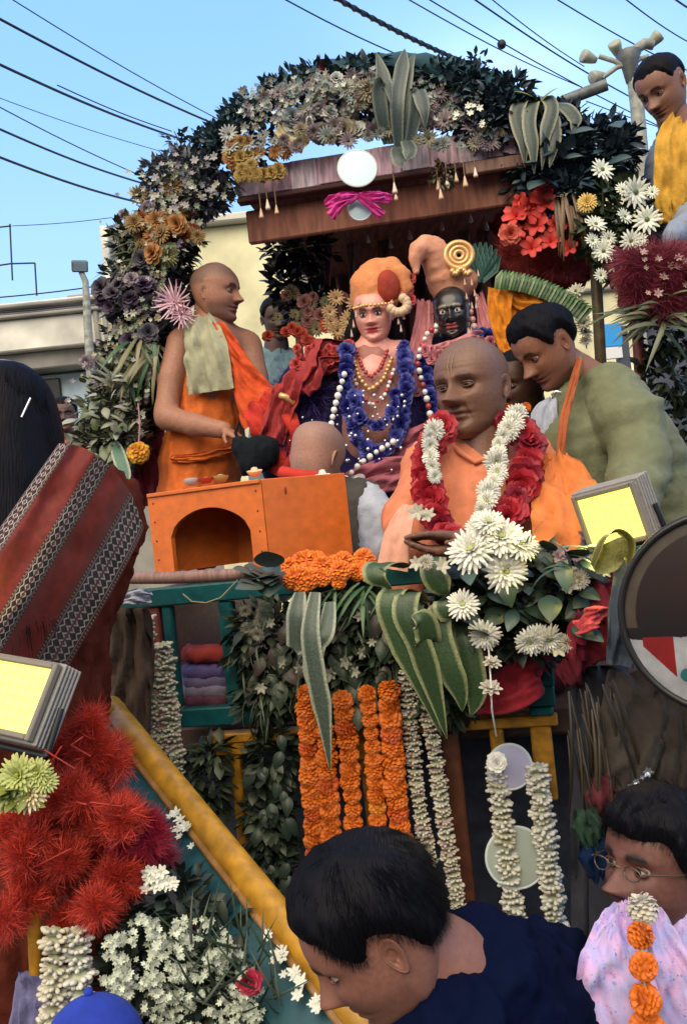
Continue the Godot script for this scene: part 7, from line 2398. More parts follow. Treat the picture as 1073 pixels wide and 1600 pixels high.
	var mp := thing("maroon_plumes", "dark maroon plumes spilling over the maroon drape at the right edge", "flower bunch", P(1025, 430, 3.0))
	clump(mp, "plume", proto("barb"), tinted("maroon_plume", L(0.24, 0.022, 0.05)), [[995, 420, 3.03, 0.06, 0.07, 0.04], [1035, 415, 3.02, 0.08, 0.06, 0.04], [1070, 430, 3.02, 0.07, 0.08, 0.04], [1000, 460, 3.03, 0.05, 0.06, 0.03], [1045, 465, 3.03, 0.07, 0.05, 0.03]], 2600, Vector2(0.03, 0.07), L(0.5, 0.5, 0.5), L(1.4, 1.3, 1.4), 0.9, 0.9, 1.0)
	for k in 12: bloom(mp, "star", rf(985, 1072), rf(390, 470), 2.98, rf(0.01, 0.018), Vector3(0, 0.3, 1), tinted("pink_white", L(0.6, 0.4, 0.44)))
	var pf := thing("palm_spray", "spiky green palm spray below the maroon drape at the right edge", "leaf bunch", P(1040, 510, 3.1))
	for k in 42:
		var a := rf(-2.6, 2.6)
		part("leaf", proto("blade"), leafc("spray_%d" % (k % 3), [L(0.13, 0.17, 0.09), L(0.24, 0.26, 0.16), L(0.05, 0.09, 0.045)][k % 3]), pf, along(P(1035 + rf(-18, 18), 490 + rf(-20, 20), 3.05), Vector3(sin(a), cos(a) * 0.6 - 0.55, rf(0.0, 0.5)), Vector3(0, 0.5, 1), Vector3(1.1, 1, 1) * rf(0.14, 0.24)))
	clump(pf, "foliage", proto("leaf"), lm, [[1050, 590, 3.15, 0.13, 0.12, 0.07], [1040, 520, 3.15, 0.1, 0.1, 0.05], [1070, 660, 3.15, 0.1, 0.12, 0.05]], 500, Vector2(0.035, 0.06), L(0.012, 0.025, 0.02), L(0.05, 0.075, 0.04))
	# small leafy pieces at the left of the back curtain
	var bg := thing("dark_leaf_mass", "blackish leaf bunch hanging at the canopy's inner left corner", "leaf bunch", P(465, 400, 4.1))
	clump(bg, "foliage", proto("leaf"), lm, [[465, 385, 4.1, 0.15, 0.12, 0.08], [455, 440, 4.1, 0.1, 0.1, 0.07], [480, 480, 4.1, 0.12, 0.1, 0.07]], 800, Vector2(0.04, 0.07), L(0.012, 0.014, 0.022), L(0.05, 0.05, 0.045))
	var bw := thing("pale_flower_bunch", "dusty pale flowers beside the boy's head", "flower bunch", P(480, 490, 3.95))
	for k in 22: bloom(bw, ["daisy", "rose", "mum"][k % 3], 478 + rng.randfn() * 26, 490 + rng.randfn() * 22, 3.9, rf(0.02, 0.036), Vector3(rf(-0.4, 0.4), rf(-0.2, 0.5), 1), tinted(["dusty_petal", "dusty_pink", "dusty_olive"][k % 3], [L(0.32, 0.26, 0.17), L(0.4, 0.17, 0.15), L(0.16, 0.13, 0.06)][k % 3]))
	for k in 9: bloom(bw, "rose", 490 + rng.randfn() * 24, 522 + rng.randfn() * 10, 3.85, rf(0.025, 0.034), Vector3(0, 0.2, 1), tinted("brick_red", L(0.6, 0.07, 0.035)))

func canopy_flowers() -> void:
	var lm := leaf_mat()
	var pm := petal_mat()
	var t := thing("arch_flowers", "grey-white flower filling between the arch band and the mauve fascia", "flower bunch", P(600, 180, 3.5))
	for k in 64:
		var u := rf(440, 740)
		var lo := 215.0 - (u - 450.0) * 0.1
		var hi := 165.0 - 48.0 * (1.0 - pow((u - 600.0) / 150.0, 2.0))
		bloom(t, ["daisy", "rose", "mum"][k % 3], u, rf(hi + 12, lo), 3.48 + rf(-0.05, 0.05), rf(0.028, 0.05), Vector3(rf(-0.5, 0.5), rf(-0.4, 0.5), 1), tinted(["mist_petal", "mauve_petal", "fawn_petal", "white_petal"][k % 4], [L(0.3, 0.33, 0.36), L(0.27, 0.2, 0.26), L(0.32, 0.27, 0.2), L(0.6, 0.62, 0.6)][k % 4]))
	clump(t, "foliage", proto("leaf"), lm, [[520, 170, 3.55, 0.12, 0.1, 0.05], [610, 160, 3.55, 0.14, 0.1, 0.05], [690, 165, 3.53, 0.12, 0.07, 0.05], [730, 190, 3.52, 0.1, 0.06, 0.05], [560, 140, 3.55, 0.14, 0.06, 0.05]], 900, Vector2(0.03, 0.06), L(0.035, 0.06, 0.075), L(0.15, 0.18, 0.19))
	for q in [[484, 194], [528, 202]]:
		var b := B.new()
		var ring := PackedVector3Array()
		for k in 17: ring.append(P(q[0], q[1], 3.44) + Vector3(sin(TAU * k / 16.0) * 0.012, cos(TAU * k / 16.0) * 0.026, 0.01 * sin(k)))
		b.tube(ring, 0.0035, 6, false)
		part("ribbon_loop", b, mat("ribbon_white", L(0.7, 0.68, 0.6), 0.5), t)
	var yc := B.new()
	strip(yc, [[438, 196, 3.5], [458, 212, 3.46], [478, 230, 3.46]], [0.035, 0.045, 0.03], ex, 0.01)
	part("cream_cloth", yc, cloth("cream_cloth", L(0.85, 0.72, 0.4)), t)
	var y := thing("straw_flower_bunch", "straw yellow flowers at the left end of the mauve fascia", "flower bunch", P(400, 230, 3.5))
	for k in 30: bloom(y, ["rose", "mum", "daisy"][k % 3], rf(352, 455), 245 - 0 + rf(-40, 20) + (10 if k % 3 == 0 else 0), 3.5, rf(0.022, 0.038), Vector3(rf(-0.5, 0.3), rf(0, 0.6), 1), tinted(["straw_petal", "amber_petal", "lilac_white"][k % 3], [L(0.5, 0.33, 0.1), L(0.5, 0.22, 0.07), L(0.52, 0.52, 0.6)][k % 3]))
	for k in 7: bloom(y, "mum", 388 + rf(-12, 14), 262 + rf(-10, 14), 3.46, 0.026, Vector3(0, 0, 1), tinted("straw_petal", L(0.5, 0.33, 0.1)))
	clump(y, "foliage", proto("leaf"), lm, [[400, 225, 3.56, 0.12, 0.08, 0.05], [352, 262, 3.6, 0.1, 0.1, 0.08]], 420, Vector2(0.03, 0.05), L(0.02, 0.045, 0.07), L(0.1, 0.12, 0.12))
	clump(t, "arch_leaves", proto("leaf"), lm, [[340, 222, 3.57, 0.08, 0.06, 0.05], [385, 180, 3.56, 0.1, 0.05, 0.05], [440, 143, 3.54, 0.1, 0.045, 0.05], [500, 118, 3.52, 0.1, 0.04, 0.05], [570, 108, 3.5, 0.11, 0.035, 0.05], [690, 118, 3.47, 0.1, 0.045, 0.05], [735, 135, 3.45, 0.1, 0.05, 0.05]], 1500, Vector2(0.025, 0.05), L(0.035, 0.085, 0.11), L(0.11, 0.18, 0.22))  # teal-blue haze lift put into the arch leaf colours
	for k in 46:
		var f := rf(0, 1)
		bloom(t, ["star", "daisy", "rose"][k % 3], lerpf(400, 760, f), 165.0 - 52.0 * sin(PI * clampf(f * 0.9 + 0.12, 0, 1)) + rf(6, 30), 3.45, rf(0.016, 0.03), Vector3(rf(-0.4, 0.4), rf(-0.3, 0.4), 1), tinted(["mist_petal", "mauve_petal", "white_petal"][k % 3], L(0.6, 0.62, 0.6)))
	for k in 30: bloom(t, ["daisy", "mum"][k % 2], rf(440, 780), rf(196, 228), 3.4, rf(0.02, 0.034), Vector3(rf(-0.4, 0.4), rf(-0.5, 0.2), 1), tinted(["fawn_petal", "mist_petal", "mauve_petal"][k % 3], L(0.32, 0.27, 0.2)))
	var xs := []
	var cs := PackedColorArray()
	for k in 520:
		var f := rf(0, 1)
		var arcv := 168.0 - 56.0 * sin(PI * clampf(f * 0.86 + 0.12, 0, 1))
		xs.append(aim(P(lerpf(375, 790, f), arcv + rf(-8, 62), 3.45 + rf(-0.04, 0.05)), Vector3(rf(-0.7, 0.7), rf(-0.5, 0.7), 0.8), rf(0.007, 0.015)))
		cs.append([L(0.42, 0.48, 0.52), L(0.34, 0.27, 0.36), L(0.38, 0.35, 0.3), L(0.75, 0.8, 0.85), L(0.2, 0.3, 0.32)][k % 5])
	scatter("small_blossoms", proto("star"), pm, t, xs, cs)
	# twigs and leaves standing on the arch
	var tw := thing("arch_twigs", "thin leafy twigs standing up along the arch's left slope", "twigs", P(400, 160, 3.58))
	for q in [[376, 182, 372, 160], [385, 176, 392, 152], [395, 168, 378, 165], [412, 158, 414, 138], [420, 152, 428, 140], [446, 132, 452, 116], [448, 132, 440, 124], [360, 195, 358, 188]]:
		sprig(tw, P(q[0], q[1], 3.57), P(q[2], q[3], 3.57), 0.004)
		clump(tw, "foliage", proto("leaf"), lm, [[q[2], q[3], 3.57, 0.02, 0.025, 0.02]], 12, Vector2(0.02, 0.04), L(0.02, 0.05, 0.07), L(0.06, 0.1, 0.13))
	var rr := thing("red_rose", "single red rose on top of the arch", "flower", P(508, 100, 3.52))
	bloom(rr, "rose", 508, 100, 3.52, 0.034, Vector3(0, 1, 0.5), tinted("rose_top", L(0.55, 0.02, 0.06)), "petals")
	bloom(rr, "rose", 503, 106, 3.5, 0.02, Vector3(-0.4, 0.2, 1), tinted("rose_top", L(0.55, 0.02, 0.06)), "petals")
	var up := thing("upright_leaves", "grey-green dracaena leaves standing up at the crown of the arch", "leaf bunch", P(620, 150, 3.42))
	var c := L(0.06, 0.09, 0.09)
	var e := L(0.2, 0.24, 0.2)
	for q in [[[612, 225, 3.42], [606, 170, 3.4], [598, 120, 3.41], [588, 82, 3.43]], [[625, 235, 3.41], [630, 170, 3.38], [634, 120, 3.4], [648, 82, 3.44]], [[622, 230, 3.4], [620, 160, 3.36], [628, 105, 3.4], [632, 76, 3.45]], [[638, 230, 3.4], [648, 180, 3.37], [652, 140, 3.36], [662, 170, 3.34], [664, 200, 3.35]], [[605, 225, 3.42], [596, 180, 3.38], [592, 140, 3.36], [604, 130, 3.35], [612, 165, 3.35]], [[618, 228, 3.4], [622, 245, 3.36], [628, 262, 3.35]], [[632, 215, 3.4], [640, 232, 3.36], [634, 250, 3.35]]]:
		strap_leaf(up, "leaf", q, 0.027, c * rf(0.8, 1.2), e)
	var kn := thing("curled_leaves", "looped pale-edged leaves hanging at the fascia's right end", "leaf bunch", P(830, 200, 3.36))
	for q in [[[835, 175, 3.4], [815, 160, 3.36], [806, 180, 3.34], [816, 220, 3.33], [820, 262, 3.34]], [[835, 170, 3.4], [850, 150, 3.36], [862, 168, 3.34], [852, 210, 3.33], [846, 266, 3.34]], [[840, 180, 3.4], [832, 160, 3.36], [826, 190, 3.33], [832, 230, 3.32], [834, 272, 3.33]], [[845, 180, 3.4], [862, 180, 3.36], [866, 215, 3.34], [858, 262, 3.34]], [[848, 160, 3.4], [880, 165, 3.36], [898, 185, 3.35], [892, 205, 3.35]]]:
		strap_leaf(kn, "leaf", q, 0.026, L(0.07, 0.1, 0.085) * rf(0.8, 1.2), L(0.34, 0.34, 0.24))
	part("leaf", proto("big_leaf"), leafc("lime_leaf", L(0.3, 0.36, 0.06)), kn, along(P(838, 158, 3.38), Vector3(-0.8, 0.4, 0.4), Vector3(0, 1, 0.5), Vector3.ONE * 0.1))
	part("leaf", proto("big_leaf"), leafc("lime_leaf", L(0.3, 0.36, 0.06)), kn, along(P(842, 160, 3.37), Vector3(0.7, 0.5, 0.4), Vector3(0, 1, 0.5), Vector3.ONE * 0.08))
	var rt := thing("arch_foliage", "dense blue-black foliage where the arch meets the right end of the fascia", "leaf bunch", P(775, 170, 3.45))
	clump(rt, "foliage", proto("leaf"), lm, [[760, 160, 3.46, 0.11, 0.08, 0.08], [790, 185, 3.45, 0.1, 0.1, 0.08], [755, 205, 3.45, 0.1, 0.05, 0.06], [800, 140, 3.46, 0.07, 0.04, 0.06], [735, 125, 3.46, 0.07, 0.03, 0.05]], 1500, Vector2(0.025, 0.055), L(0.028, 0.055, 0.09), L(0.09, 0.14, 0.19))  # bluish lift in the leaf colour imitates haze
	clump(rt, "foliage", proto("leaf"), lm, [[748, 92, 3.46, 0.03, 0.03, 0.02], [735, 108, 3.46, 0.04, 0.02, 0.02]], 40, Vector2(0.02, 0.035), L(0.02, 0.04, 0.06), L(0.06, 0.1, 0.12))
	sprig(rt, P(742, 125, 3.46), P(750, 88, 3.46))
	for k in 8: bloom(rt, "star", rf(700, 760), rf(165, 200), 3.38, rf(0.01, 0.016), Vector3(0, 0.2, 1), pm)
	# leafy row under the fascia
	var lr := thing("fascia_sprig", "small olive sprig among the bells under the fascia", "leaf bunch", P(694, 280, 3.4))
	clump(lr, "foliage", proto("leaf"), lm, [[692, 272, 3.4, 0.05, 0.05, 0.03]], 90, Vector2(0.02, 0.035), L(0.06, 0.06, 0.03), L(0.2, 0.18, 0.1), 0.6)

func front_flowers() -> void:
	var lm := leaf_mat()
	var pm := petal_mat()
	# foliage hung along the front
	var t := thing("front_foliage", "dark leafy hanging that covers the float's front between the teal posts", "leaf bunch", Q(520, 1010, 0.06))
	var vols := []
	for q in [[420, 1000, 0.11, 0.1], [500, 1010, 0.1, 0.12], [560, 985, 0.1, 0.11], [600, 1040, 0.09, 0.1], [430, 1080, 0.1, 0.07], [530, 1070, 0.1, 0.07], [425, 1180, 0.06, 0.1], [420, 1280, 0.07, 0.11], [430, 1370, 0.06, 0.1], [320, 1230, 0.06, 0.08], [330, 1180, 0.05, 0.04], [680, 990, 0.1, 0.1], [700, 1080, 0.08, 0.08], [820, 1010, 0.07, 0.08]]:
		var p := Q(q[0], q[1], 0.05)
		vols.append([q[0], q[1], -p.z, q[2], q[3], 0.045])
	clump(t, "foliage", proto("leaf"), lm, vols, 3600, Vector2(0.025, 0.055), L(0.025, 0.045, 0.025), L(0.085, 0.115, 0.065), 0.5, 0.5)
	clump(t, "foliage", proto("blade"), lm, vols.slice(0, 6), 320, Vector2(0.06, 0.11), L(0.03, 0.06, 0.03), L(0.14, 0.17, 0.1), 0.8)
	for k in 40: part("leaf", proto("big_leaf"), leafc("front_leaf_%d" % (k % 4), [L(0.035, 0.065, 0.035), L(0.045, 0.08, 0.05), L(0.06, 0.085, 0.05), L(0.09, 0.065, 0.055)][k % 4]), t, along(Q(rf(390, 610), rf(930, 1100), 0.1), Vector3(rf(-0.6, 0.6), -0.8, rf(0.1, 0.5)), Vector3(0, 0.4, 1), Vector3.ONE * rf(0.045, 0.075)))
	for k in 26: part("leaf", proto("big_leaf"), leafc("low_dark_leaf_%d" % (k % 2), [L(0.03, 0.06, 0.04), L(0.045, 0.075, 0.055)][k % 2]), t, along(Q(rf(395, 455), rf(1140, 1420), 0.1), Vector3(rf(-0.7, 0.5), -0.8, rf(0.1, 0.5)), Vector3(0, 0.4, 1), Vector3.ONE * rf(0.035, 0.055)))
	for k in 16: part("leaf", proto("blade"), leafc("bright_leaf_%d" % (k % 2), [L(0.04, 0.14, 0.05), L(0.1, 0.2, 0.08)][k % 2]), t, along(Q(rf(520, 610), rf(905, 930), 0.1), Vector3(rf(-0.8, 0.3), -0.5, rf(0.2, 0.6)), Vector3(0, 1, 0.5), Vector3(1.3, 1, 1) * rf(0.08, 0.14)))
	for k in 14: part("flower", proto("star"), tinted("off_white", L(0.55, 0.54, 0.47)), t, aim(Q(rf(385, 600), rf(950, 1100), 0.12), Vector3(rf(-0.4, 0.4), 0, 1), rf(0.012, 0.02)))
	for k in 9: part("flower", proto("mum"), tinted("off_white", L(0.55, 0.54, 0.47)), t, aim(Q(395 + rf(-12, 18), 975 + rf(-20, 18), 0.1), Vector3(rf(-0.4, 0.4), -0.4, 1), rf(0.014, 0.022)))
	# marigolds heaped on the rail
	var mg := thing("marigold_heap", "heap of orange marigolds lying on the teal rail before the box", "flower heap", P(505, 895, 2.35))
	for k in 40:
		var u := rf(448, 582)
		var row := k % 3
		bloom(mg, "marigold", u, 884.0 + row * 11.0 - (u - 448) * 0.06 + rf(-9, 9), 2.42 - row * 0.03, rf(0.02, 0.03), Vector3(rf(-0.3, 0.3), 0.8, 0.8), pm)
	var lf := thing("rail_leaves", "grey-green rounded leaves on the rail at the wooden pole's end", "leaf bunch", P(410, 895, 2.35))
	for k in 14: part("leaf", proto("big_leaf"), leafc("sage_leaf_%d" % (k % 2), [L(0.08, 0.12, 0.1), L(0.13, 0.16, 0.14)][k % 2]), lf, along(P(rf(385, 440), rf(880, 915), 2.33 + rf(-0.02, 0.03)), Vector3(rf(-0.8, 0.8), rf(-0.3, 0.5), 0.5), Vector3(0, 1, 0.5), Vector3(1.5, 1, 1) * rf(0.05, 0.085)))
	# long pale-edged leaves
	var gc := L(0.05, 0.1, 0.04)
	var ge := L(0.36, 0.4, 0.2)
	var a := thing("dracaena_pair", "two long grey-green leaves with pale edges hanging before the marigolds", "leaf bunch", Q(490, 1000, 0.14))
	for q in [[[468, 925, 2.28], [462, 960, 2.25], [462, 1010, 2.25], [458, 1016, 2.25]], [[492, 925, 2.26], [484, 985, 2.22], [492, 1050, 2.21], [505, 1120, 2.21], [516, 1205, 2.22]], [[515, 940, 2.26], [508, 985, 2.22], [492, 1010, 2.22], [488, 1060, 2.22], [500, 1110, 2.22]]]:
		strap_leaf(a, "leaf", q, 0.025, L(0.085, 0.125, 0.095), L(0.42, 0.47, 0.36), ex)
	var bq := thing("looped_leaves", "folded and looped dracaena leaves hanging left of the white bouquet", "leaf bunch", P(660, 1000, 2.15))
	for q in [[[640, 885, 2.2], [610, 878, 2.14], [586, 885, 2.12], [590, 905, 2.11], [612, 920, 2.12]], [[655, 930, 2.18], [620, 920, 2.12], [606, 945, 2.1], [620, 990, 2.1], [650, 1060, 2.11], [690, 1150, 2.14]], [[660, 940, 2.16], [640, 925, 2.1], [632, 960, 2.08], [655, 1010, 2.08], [680, 1090, 2.1], [698, 1155, 2.12]], [[690, 880, 2.16], [678, 870, 2.11], [676, 895, 2.09], [690, 920, 2.09], [700, 930, 2.1]], [[720, 940, 2.16], [690, 945, 2.1], [684, 985, 2.08], [700, 1040, 2.08], [718, 1085, 2.1], [722, 1112, 2.12]], [[715, 960, 2.18], [725, 990, 2.12], [736, 1040, 2.11], [742, 1090, 2.12], [735, 1118, 2.13]], [[645, 990, 2.12], [668, 1000, 2.08], [662, 970, 2.06], [642, 962, 2.07]], [[720, 935, 2.12], [698, 938, 2.07], [700, 955, 2.06], [726, 958, 2.06]]]:
		strap_leaf(bq, "leaf", q, 0.03, gc * rf(0.8, 1.3), ge, ex)
	# big white bouquet
	var w := thing("white_bouquet", "large bouquet of white chrysanthemums and dark leaves at the float's front right", "bouquet", P(800, 920, 2.15))
	clump(w, "foliage", proto("leaf"), lm, [[800, 920, 2.2, 0.16, 0.09, 0.1], [870, 930, 2.2, 0.12, 0.09, 0.09], [745, 950, 2.2, 0.09, 0.1, 0.09], [830, 985, 2.2, 0.12, 0.05, 0.08]], 1300, Vector2(0.03, 0.06), L(0.012, 0.025, 0.018), L(0.06, 0.09, 0.06))
	for k in 46: big_leaf(w, rf(715, 920), rf(850, 1000), 2.08 + rf(-0.03, 0.06), Vector3(rf(-0.9, 0.9), rf(-0.7, 0.6), rf(0.2, 0.8)), rf(0.05, 0.09), leafc("bouquet_leaf_%d" % (k % 3), [L(0.02, 0.045, 0.025), L(0.05, 0.09, 0.05), L(0.07, 0.13, 0.12)][k % 3]))
	for q in [[735, 858, 0.056, -0.3, 0.6], [782, 838, 0.052, 0.1, 0.9], [815, 850, 0.042, 0.3, 0.8], [790, 893, 0.05, 0.0, 0.15], [722, 944, 0.036, -0.3, 0.4], [756, 993, 0.038, -0.2, -0.5], [828, 1003, 0.036, -0.1, -0.6], [856, 1000, 0.036, 0.2, -0.6], [762, 815, 0.036, -0.1, 1.0], [752, 840, 0.034, -0.3, 0.7], [840, 995, 0.03, 0.1, -0.4]]:
		bloom(w, "mum", q[0], q[1], 2.05, q[2], Vector3(q[3], q[4], 0.9), pm)
	for q in [[665, 878, 0.018], [690, 885, 0.02], [650, 880, 0.018], [880, 890, 0.026], [905, 905, 0.024], [890, 915, 0.022], [932, 868, 0.02], [652, 800, 0.022], [668, 806, 0.02], [870, 1012, 0.026], [885, 1005, 0.022]]:
		bloom(w, ["star", "mum"][int(q[0]) % 2], q[0], q[1], 2.06, q[2], Vector3(rf(-0.3, 0.3), 0.4, 1), tinted("soft_white", L(0.62, 0.58, 0.54)))
	for k in 8: part("leaf", proto("blade"), leafc("blue_leaf", L(0.08, 0.14, 0.15)), w, along(P(rf(820, 900), rf(860, 920), 2.06), Vector3(rf(-0.4, 1), rf(-0.2, 0.8), 0.4), Vector3(0, 1, 0.5), Vector3(1.4, 1, 1) * rf(0.07, 0.12)))
	for k in 9: bloom(w, "star", rf(860, 925), rf(835, 880), 2.1, rf(0.014, 0.022), Vector3(0.2, 0.5, 1), tinted("lilac_petal", L(0.4, 0.25, 0.34)))
	var lo := thing("curled_leaf", "curled olive leaf in the flood lamp's glow", "leaf", P(955, 860, 1.95))
	strap_leaf(lo, "leaf", [[925, 885, 1.93], [940, 850, 1.9], [962, 832, 1.88], [982, 848, 1.88], [978, 880, 1.9]], 0.018, L(0.16, 0.15, 0.03), L(0.4, 0.38, 0.12), Vector3(0.2, 0.2, 1), false)
	strap_leaf(lo, "leaf", [[925, 885, 1.94], [950, 872, 1.9], [975, 860, 1.89], [985, 872, 1.9]], 0.03, L(0.3, 0.28, 0.12), L(0.45, 0.42, 0.2), Vector3(0.2, 0.8, 0.4))
	# red cloths round the bouquet
	var rc := B.new()
	strip(rc, [[760, 1112, 2.3], [790, 1085, 2.24], [830, 1050, 2.22], [850, 1030, 2.25]], [0.02, 0.05, 0.06, 0.03], Vector3(0.6, 1, 0), 0.016, 0.008)
	solo("red_rag", rc, cloth("red_satin", L(0.45, 0.018, 0.04), {"rim": 0.5}), "crumpled red cloth tied below the white bouquet", "cloth", P(800, 1080, 2.25))
	var rd := B.new()
	strip(rd, [[940, 900, 2.15], [955, 940, 2.08], [945, 990, 2.06], [920, 1030, 2.1], [880, 1050, 2.15]], [0.05, 0.07, 0.08, 0.07, 0.03], Vector3(1, 0.3, 0), 0.02, 0.01)
	solo("crimson_cloth", rd, cloth("crimson_satin", L(0.3, 0.012, 0.03), {"rim": 0.5}), "crimson cloth folded between the bouquet and the drum", "cloth", P(940, 970, 2.08))
	var rp := B.new()
	strip(rp, [[905, 985, 2.02], [925, 965, 2.0], [942, 955, 2.02]], [0.018, 0.026, 0.012], Vector3(0.5, 1, 0), 0.006, 0.006)
	solo("coral_bow", rp, cloth("coral_cloth", L(0.75, 0.09, 0.1)), "coral cloth corner sticking out of the bouquet's right side", "cloth", P(925, 970, 2.0))
	var nb := B.new()
	strip(nb, [[985, 880, 1.95], [980, 960, 1.93], [970, 1040, 1.93]], [0.03, 0.04, 0.03], ex, 0.01, 0.008)
	solo("slate_cloth", nb, cloth("slate_cloth", L(0.05, 0.075, 0.12)), "slate blue cloth hanging behind the drum's rim", "cloth", P(978, 960, 1.93))
	# dark cloth and dry strands below the drum
	var dc := B.new()
	strip(dc, [[938, 1040, 2.2], [945, 1150, 2.18], [952, 1300, 2.16], [962, 1500, 2.14]], [0.06, 0.08, 0.09, 0.1], ex, 0.014, 0.01, 8)
	strip(dc, [[1030, 1060, 2.15], [1030, 1180, 2.1], [1020, 1300, 2.1], [1020, 1500, 2.1]], [0.12, 0.14, 0.14, 0.14], ex, 0.012, 0.01, 8)
	solo("dark_drape", dc, cloth("dark_drape", L(0.035, 0.037, 0.055)), "dark navy cloth hanging under the drum at the float's right end", "drape", P(960, 1200, 2.15))
	var oc := B.new()
	strip(oc, [[985, 1050, 2.1], [990, 1120, 2.05], [975, 1200, 2.02], [960, 1260, 2.03]], [0.05, 0.075, 0.06, 0.03], ex, 0.007, 0.01, 8)
	strip(oc, [[1050, 1080, 2.05], [1055, 1160, 2.02], [1040, 1250, 2.02]], [0.04, 0.06, 0.04], ex, 0.007, 0.01, 8)
	solo("olive_cloth", oc, cloth("olive_cloth", L(0.055, 0.042, 0.036)), "crumpled olive brown cloth hanging just under the drum", "cloth", P(1000, 1150, 2.05))
	var ds := thing("dry_strands", "brown dry strands and faded scraps hanging under the drum", "dried plants", P(940, 1250, 2.05))
	for k in 40:
		var u := rf(885, 960)
		var v := rf(1060, 1180)
		part("strand", proto("blade"), leafc("strand_%d" % (k % 3), [L(0.05, 0.035, 0.02), L(0.075, 0.055, 0.035), L(0.03, 0.025, 0.02)][k % 3]), ds, along(P(u, v, 2.05 + rf(-0.04, 0.04)), Vector3(rf(-0.15, 0.25), -1, rf(-0.05, 0.15)), Vector3(0, 0, 1), Vector3(0.35, 1, 1) * rf(0.16, 0.34)))
	for q in [[940, 1245, L(0.12, 0.01, 0.022)], [918, 1295, L(0.012, 0.05, 0.03)], [928, 1340, L(0.008, 0.025, 0.08)]]:
		var sb := B.new()
		strip(sb, [[q[0] - 6, q[1] - 30, 2.02], [q[0], q[1], 2.0], [q[0] + 5, q[1] + 32, 2.02]], [0.02, 0.036, 0.02], ex, 0.012)
		part("cloth_scrap", sb, cloth("scrap_%d" % int(q[0]), q[2]), ds)
	for k in 5: part("tinsel", proto("star"), mat("silver", L(0.7, 0.72, 0.78), 0.2, {"metal": 0.8}), ds, aim(P(975 + k * 9, 1238 - k * 8, 1.98), Vector3(0, 0, 1), rf(0.006, 0.012)))

func hanging_garlands() -> void:
	var pm := petal_mat()
	var cr := tinted("cream_bud", L(0.92, 0.88, 0.78))
	var bl := tinted("blush_bud", L(0.8, 0.66, 0.66))
	var H := func(label: String, grp: String, px: Array, kind: String, r: float, gap: float, m: Material, alt: Array, sq: float) -> void:
		var line := []
		for q in px:
			var p := Q(q[0], q[1], 0.09 if kind == "bead" else 0.12)
			line.append([q[0], q[1], -p.z])
		garland("marigold_garland" if kind == "pom" else "white_garland", label, grp, line, kind, r, gap, m, 0.14, sq, alt)
	var g1 := "orange marigold garlands on the float's front"
	var g2 := "white bud garlands on the float's front"
	var or1 := tinted("pom_orange", L(0.9, 0.2, 0.01))
	var or2 := tinted("pom_deep", L(0.75, 0.12, 0.012))
	var or3 := tinted("pom_amber", L(0.92, 0.3, 0.015))
	H.call("leftmost orange marigold garland, longest, beside the dark leaves", g1, [[478, 1085], [484, 1200], [490, 1290], [494, 1378]], "pom", 0.027, 0.034, or1, [or2, or3, or1], 1.0)
	H.call("marigold garland behind the tip of the long pale-edged leaf", g1, [[508, 1140], [512, 1220], [518, 1310]], "pom", 0.027, 0.034, or1, [or2, or3, or1], 1.0)
	H.call("marigold garland midway, just left of the yellow lower post", g1, [[536, 1095], [545, 1180], [553, 1300]], "pom", 0.026, 0.034, or1, [or2, or3, or1], 1.0)
	H.call("short-topped marigold garland right of the yellow lower post", g1, [[574, 1085], [578, 1125], [584, 1200], [592, 1310]], "pom", 0.022, 0.031, or1, [or2, or3, or1], 1.0)
	H.call("rightmost orange marigold garland, touching the white one", g1, [[608, 1080], [614, 1180], [622, 1280], [628, 1330]], "pom", 0.03, 0.034, or1, [or2, or3, or1], 1.0)
	H.call("white garland next to the orange ones", g2, [[634, 1050], [642, 1150], [652, 1240], [664, 1310], [674, 1350]], "bead", 0.022, 0.014, cr, [pm, bl], 0.85)
	H.call("long white garland reaching behind the bowing man's neck", g2, [[660, 1080], [676, 1160], [690, 1260], [704, 1350], [722, 1440]], "bead", 0.023, 0.014, cr, [pm, bl], 0.85)
	H.call("white garland hanging before the lilac disc", g2, [[774, 1195], [782, 1260], [790, 1330], [798, 1400], [808, 1460]], "bead", 0.03, 0.016, pm, [cr], 0.85)
	H.call("rightmost white garland, before the orange post", g2, [[838, 1200], [848, 1280], [858, 1360], [868, 1440], [874, 1500]], "bead", 0.031, 0.016, pm, [cr], 0.85)
	H.call("white garland at the left end, on the red-brown post", g2, [[228, 965], [232, 1040], [240, 1120], [250, 1190]], "bead", 0.026, 0.015, cr, [bl], 0.85)
	H.call("second white garland at the left end, hanging lower down", g2, [[256, 1008], [262, 1080], [270, 1150], [278, 1215]], "bead", 0.028, 0.015, cr, [bl], 0.85)
	# the two buds on a string under the bouquet
	var t := thing("bud_string", "string with two white buds hanging from the bouquet to the yellow hook", "flower string", P(768, 1060, 2.05))
	var b := B.new()
	b.tube(pts([[762, 1000, 2.06], [766, 1060, 2.05], [768, 1110, 2.05], [775, 1150, 2.14]]), 0.0022, 5)
	part("string", b, petal_mat(), t)
	bloom(t, "lotus", 768, 1036, 2.05, 0.02, Vector3(0, 0.9, 0.5), tinted("soft_white", L(0.62, 0.58, 0.54)))
	bloom(t, "lotus", 766, 1076, 2.05, 0.024, Vector3(0, 0.8, 0.7), tinted("soft_white", L(0.62, 0.58, 0.54)))
	bloom(t, "rose", 776, 1192, 2.22, 0.026, Vector3(0, 0.5, 1), pm)

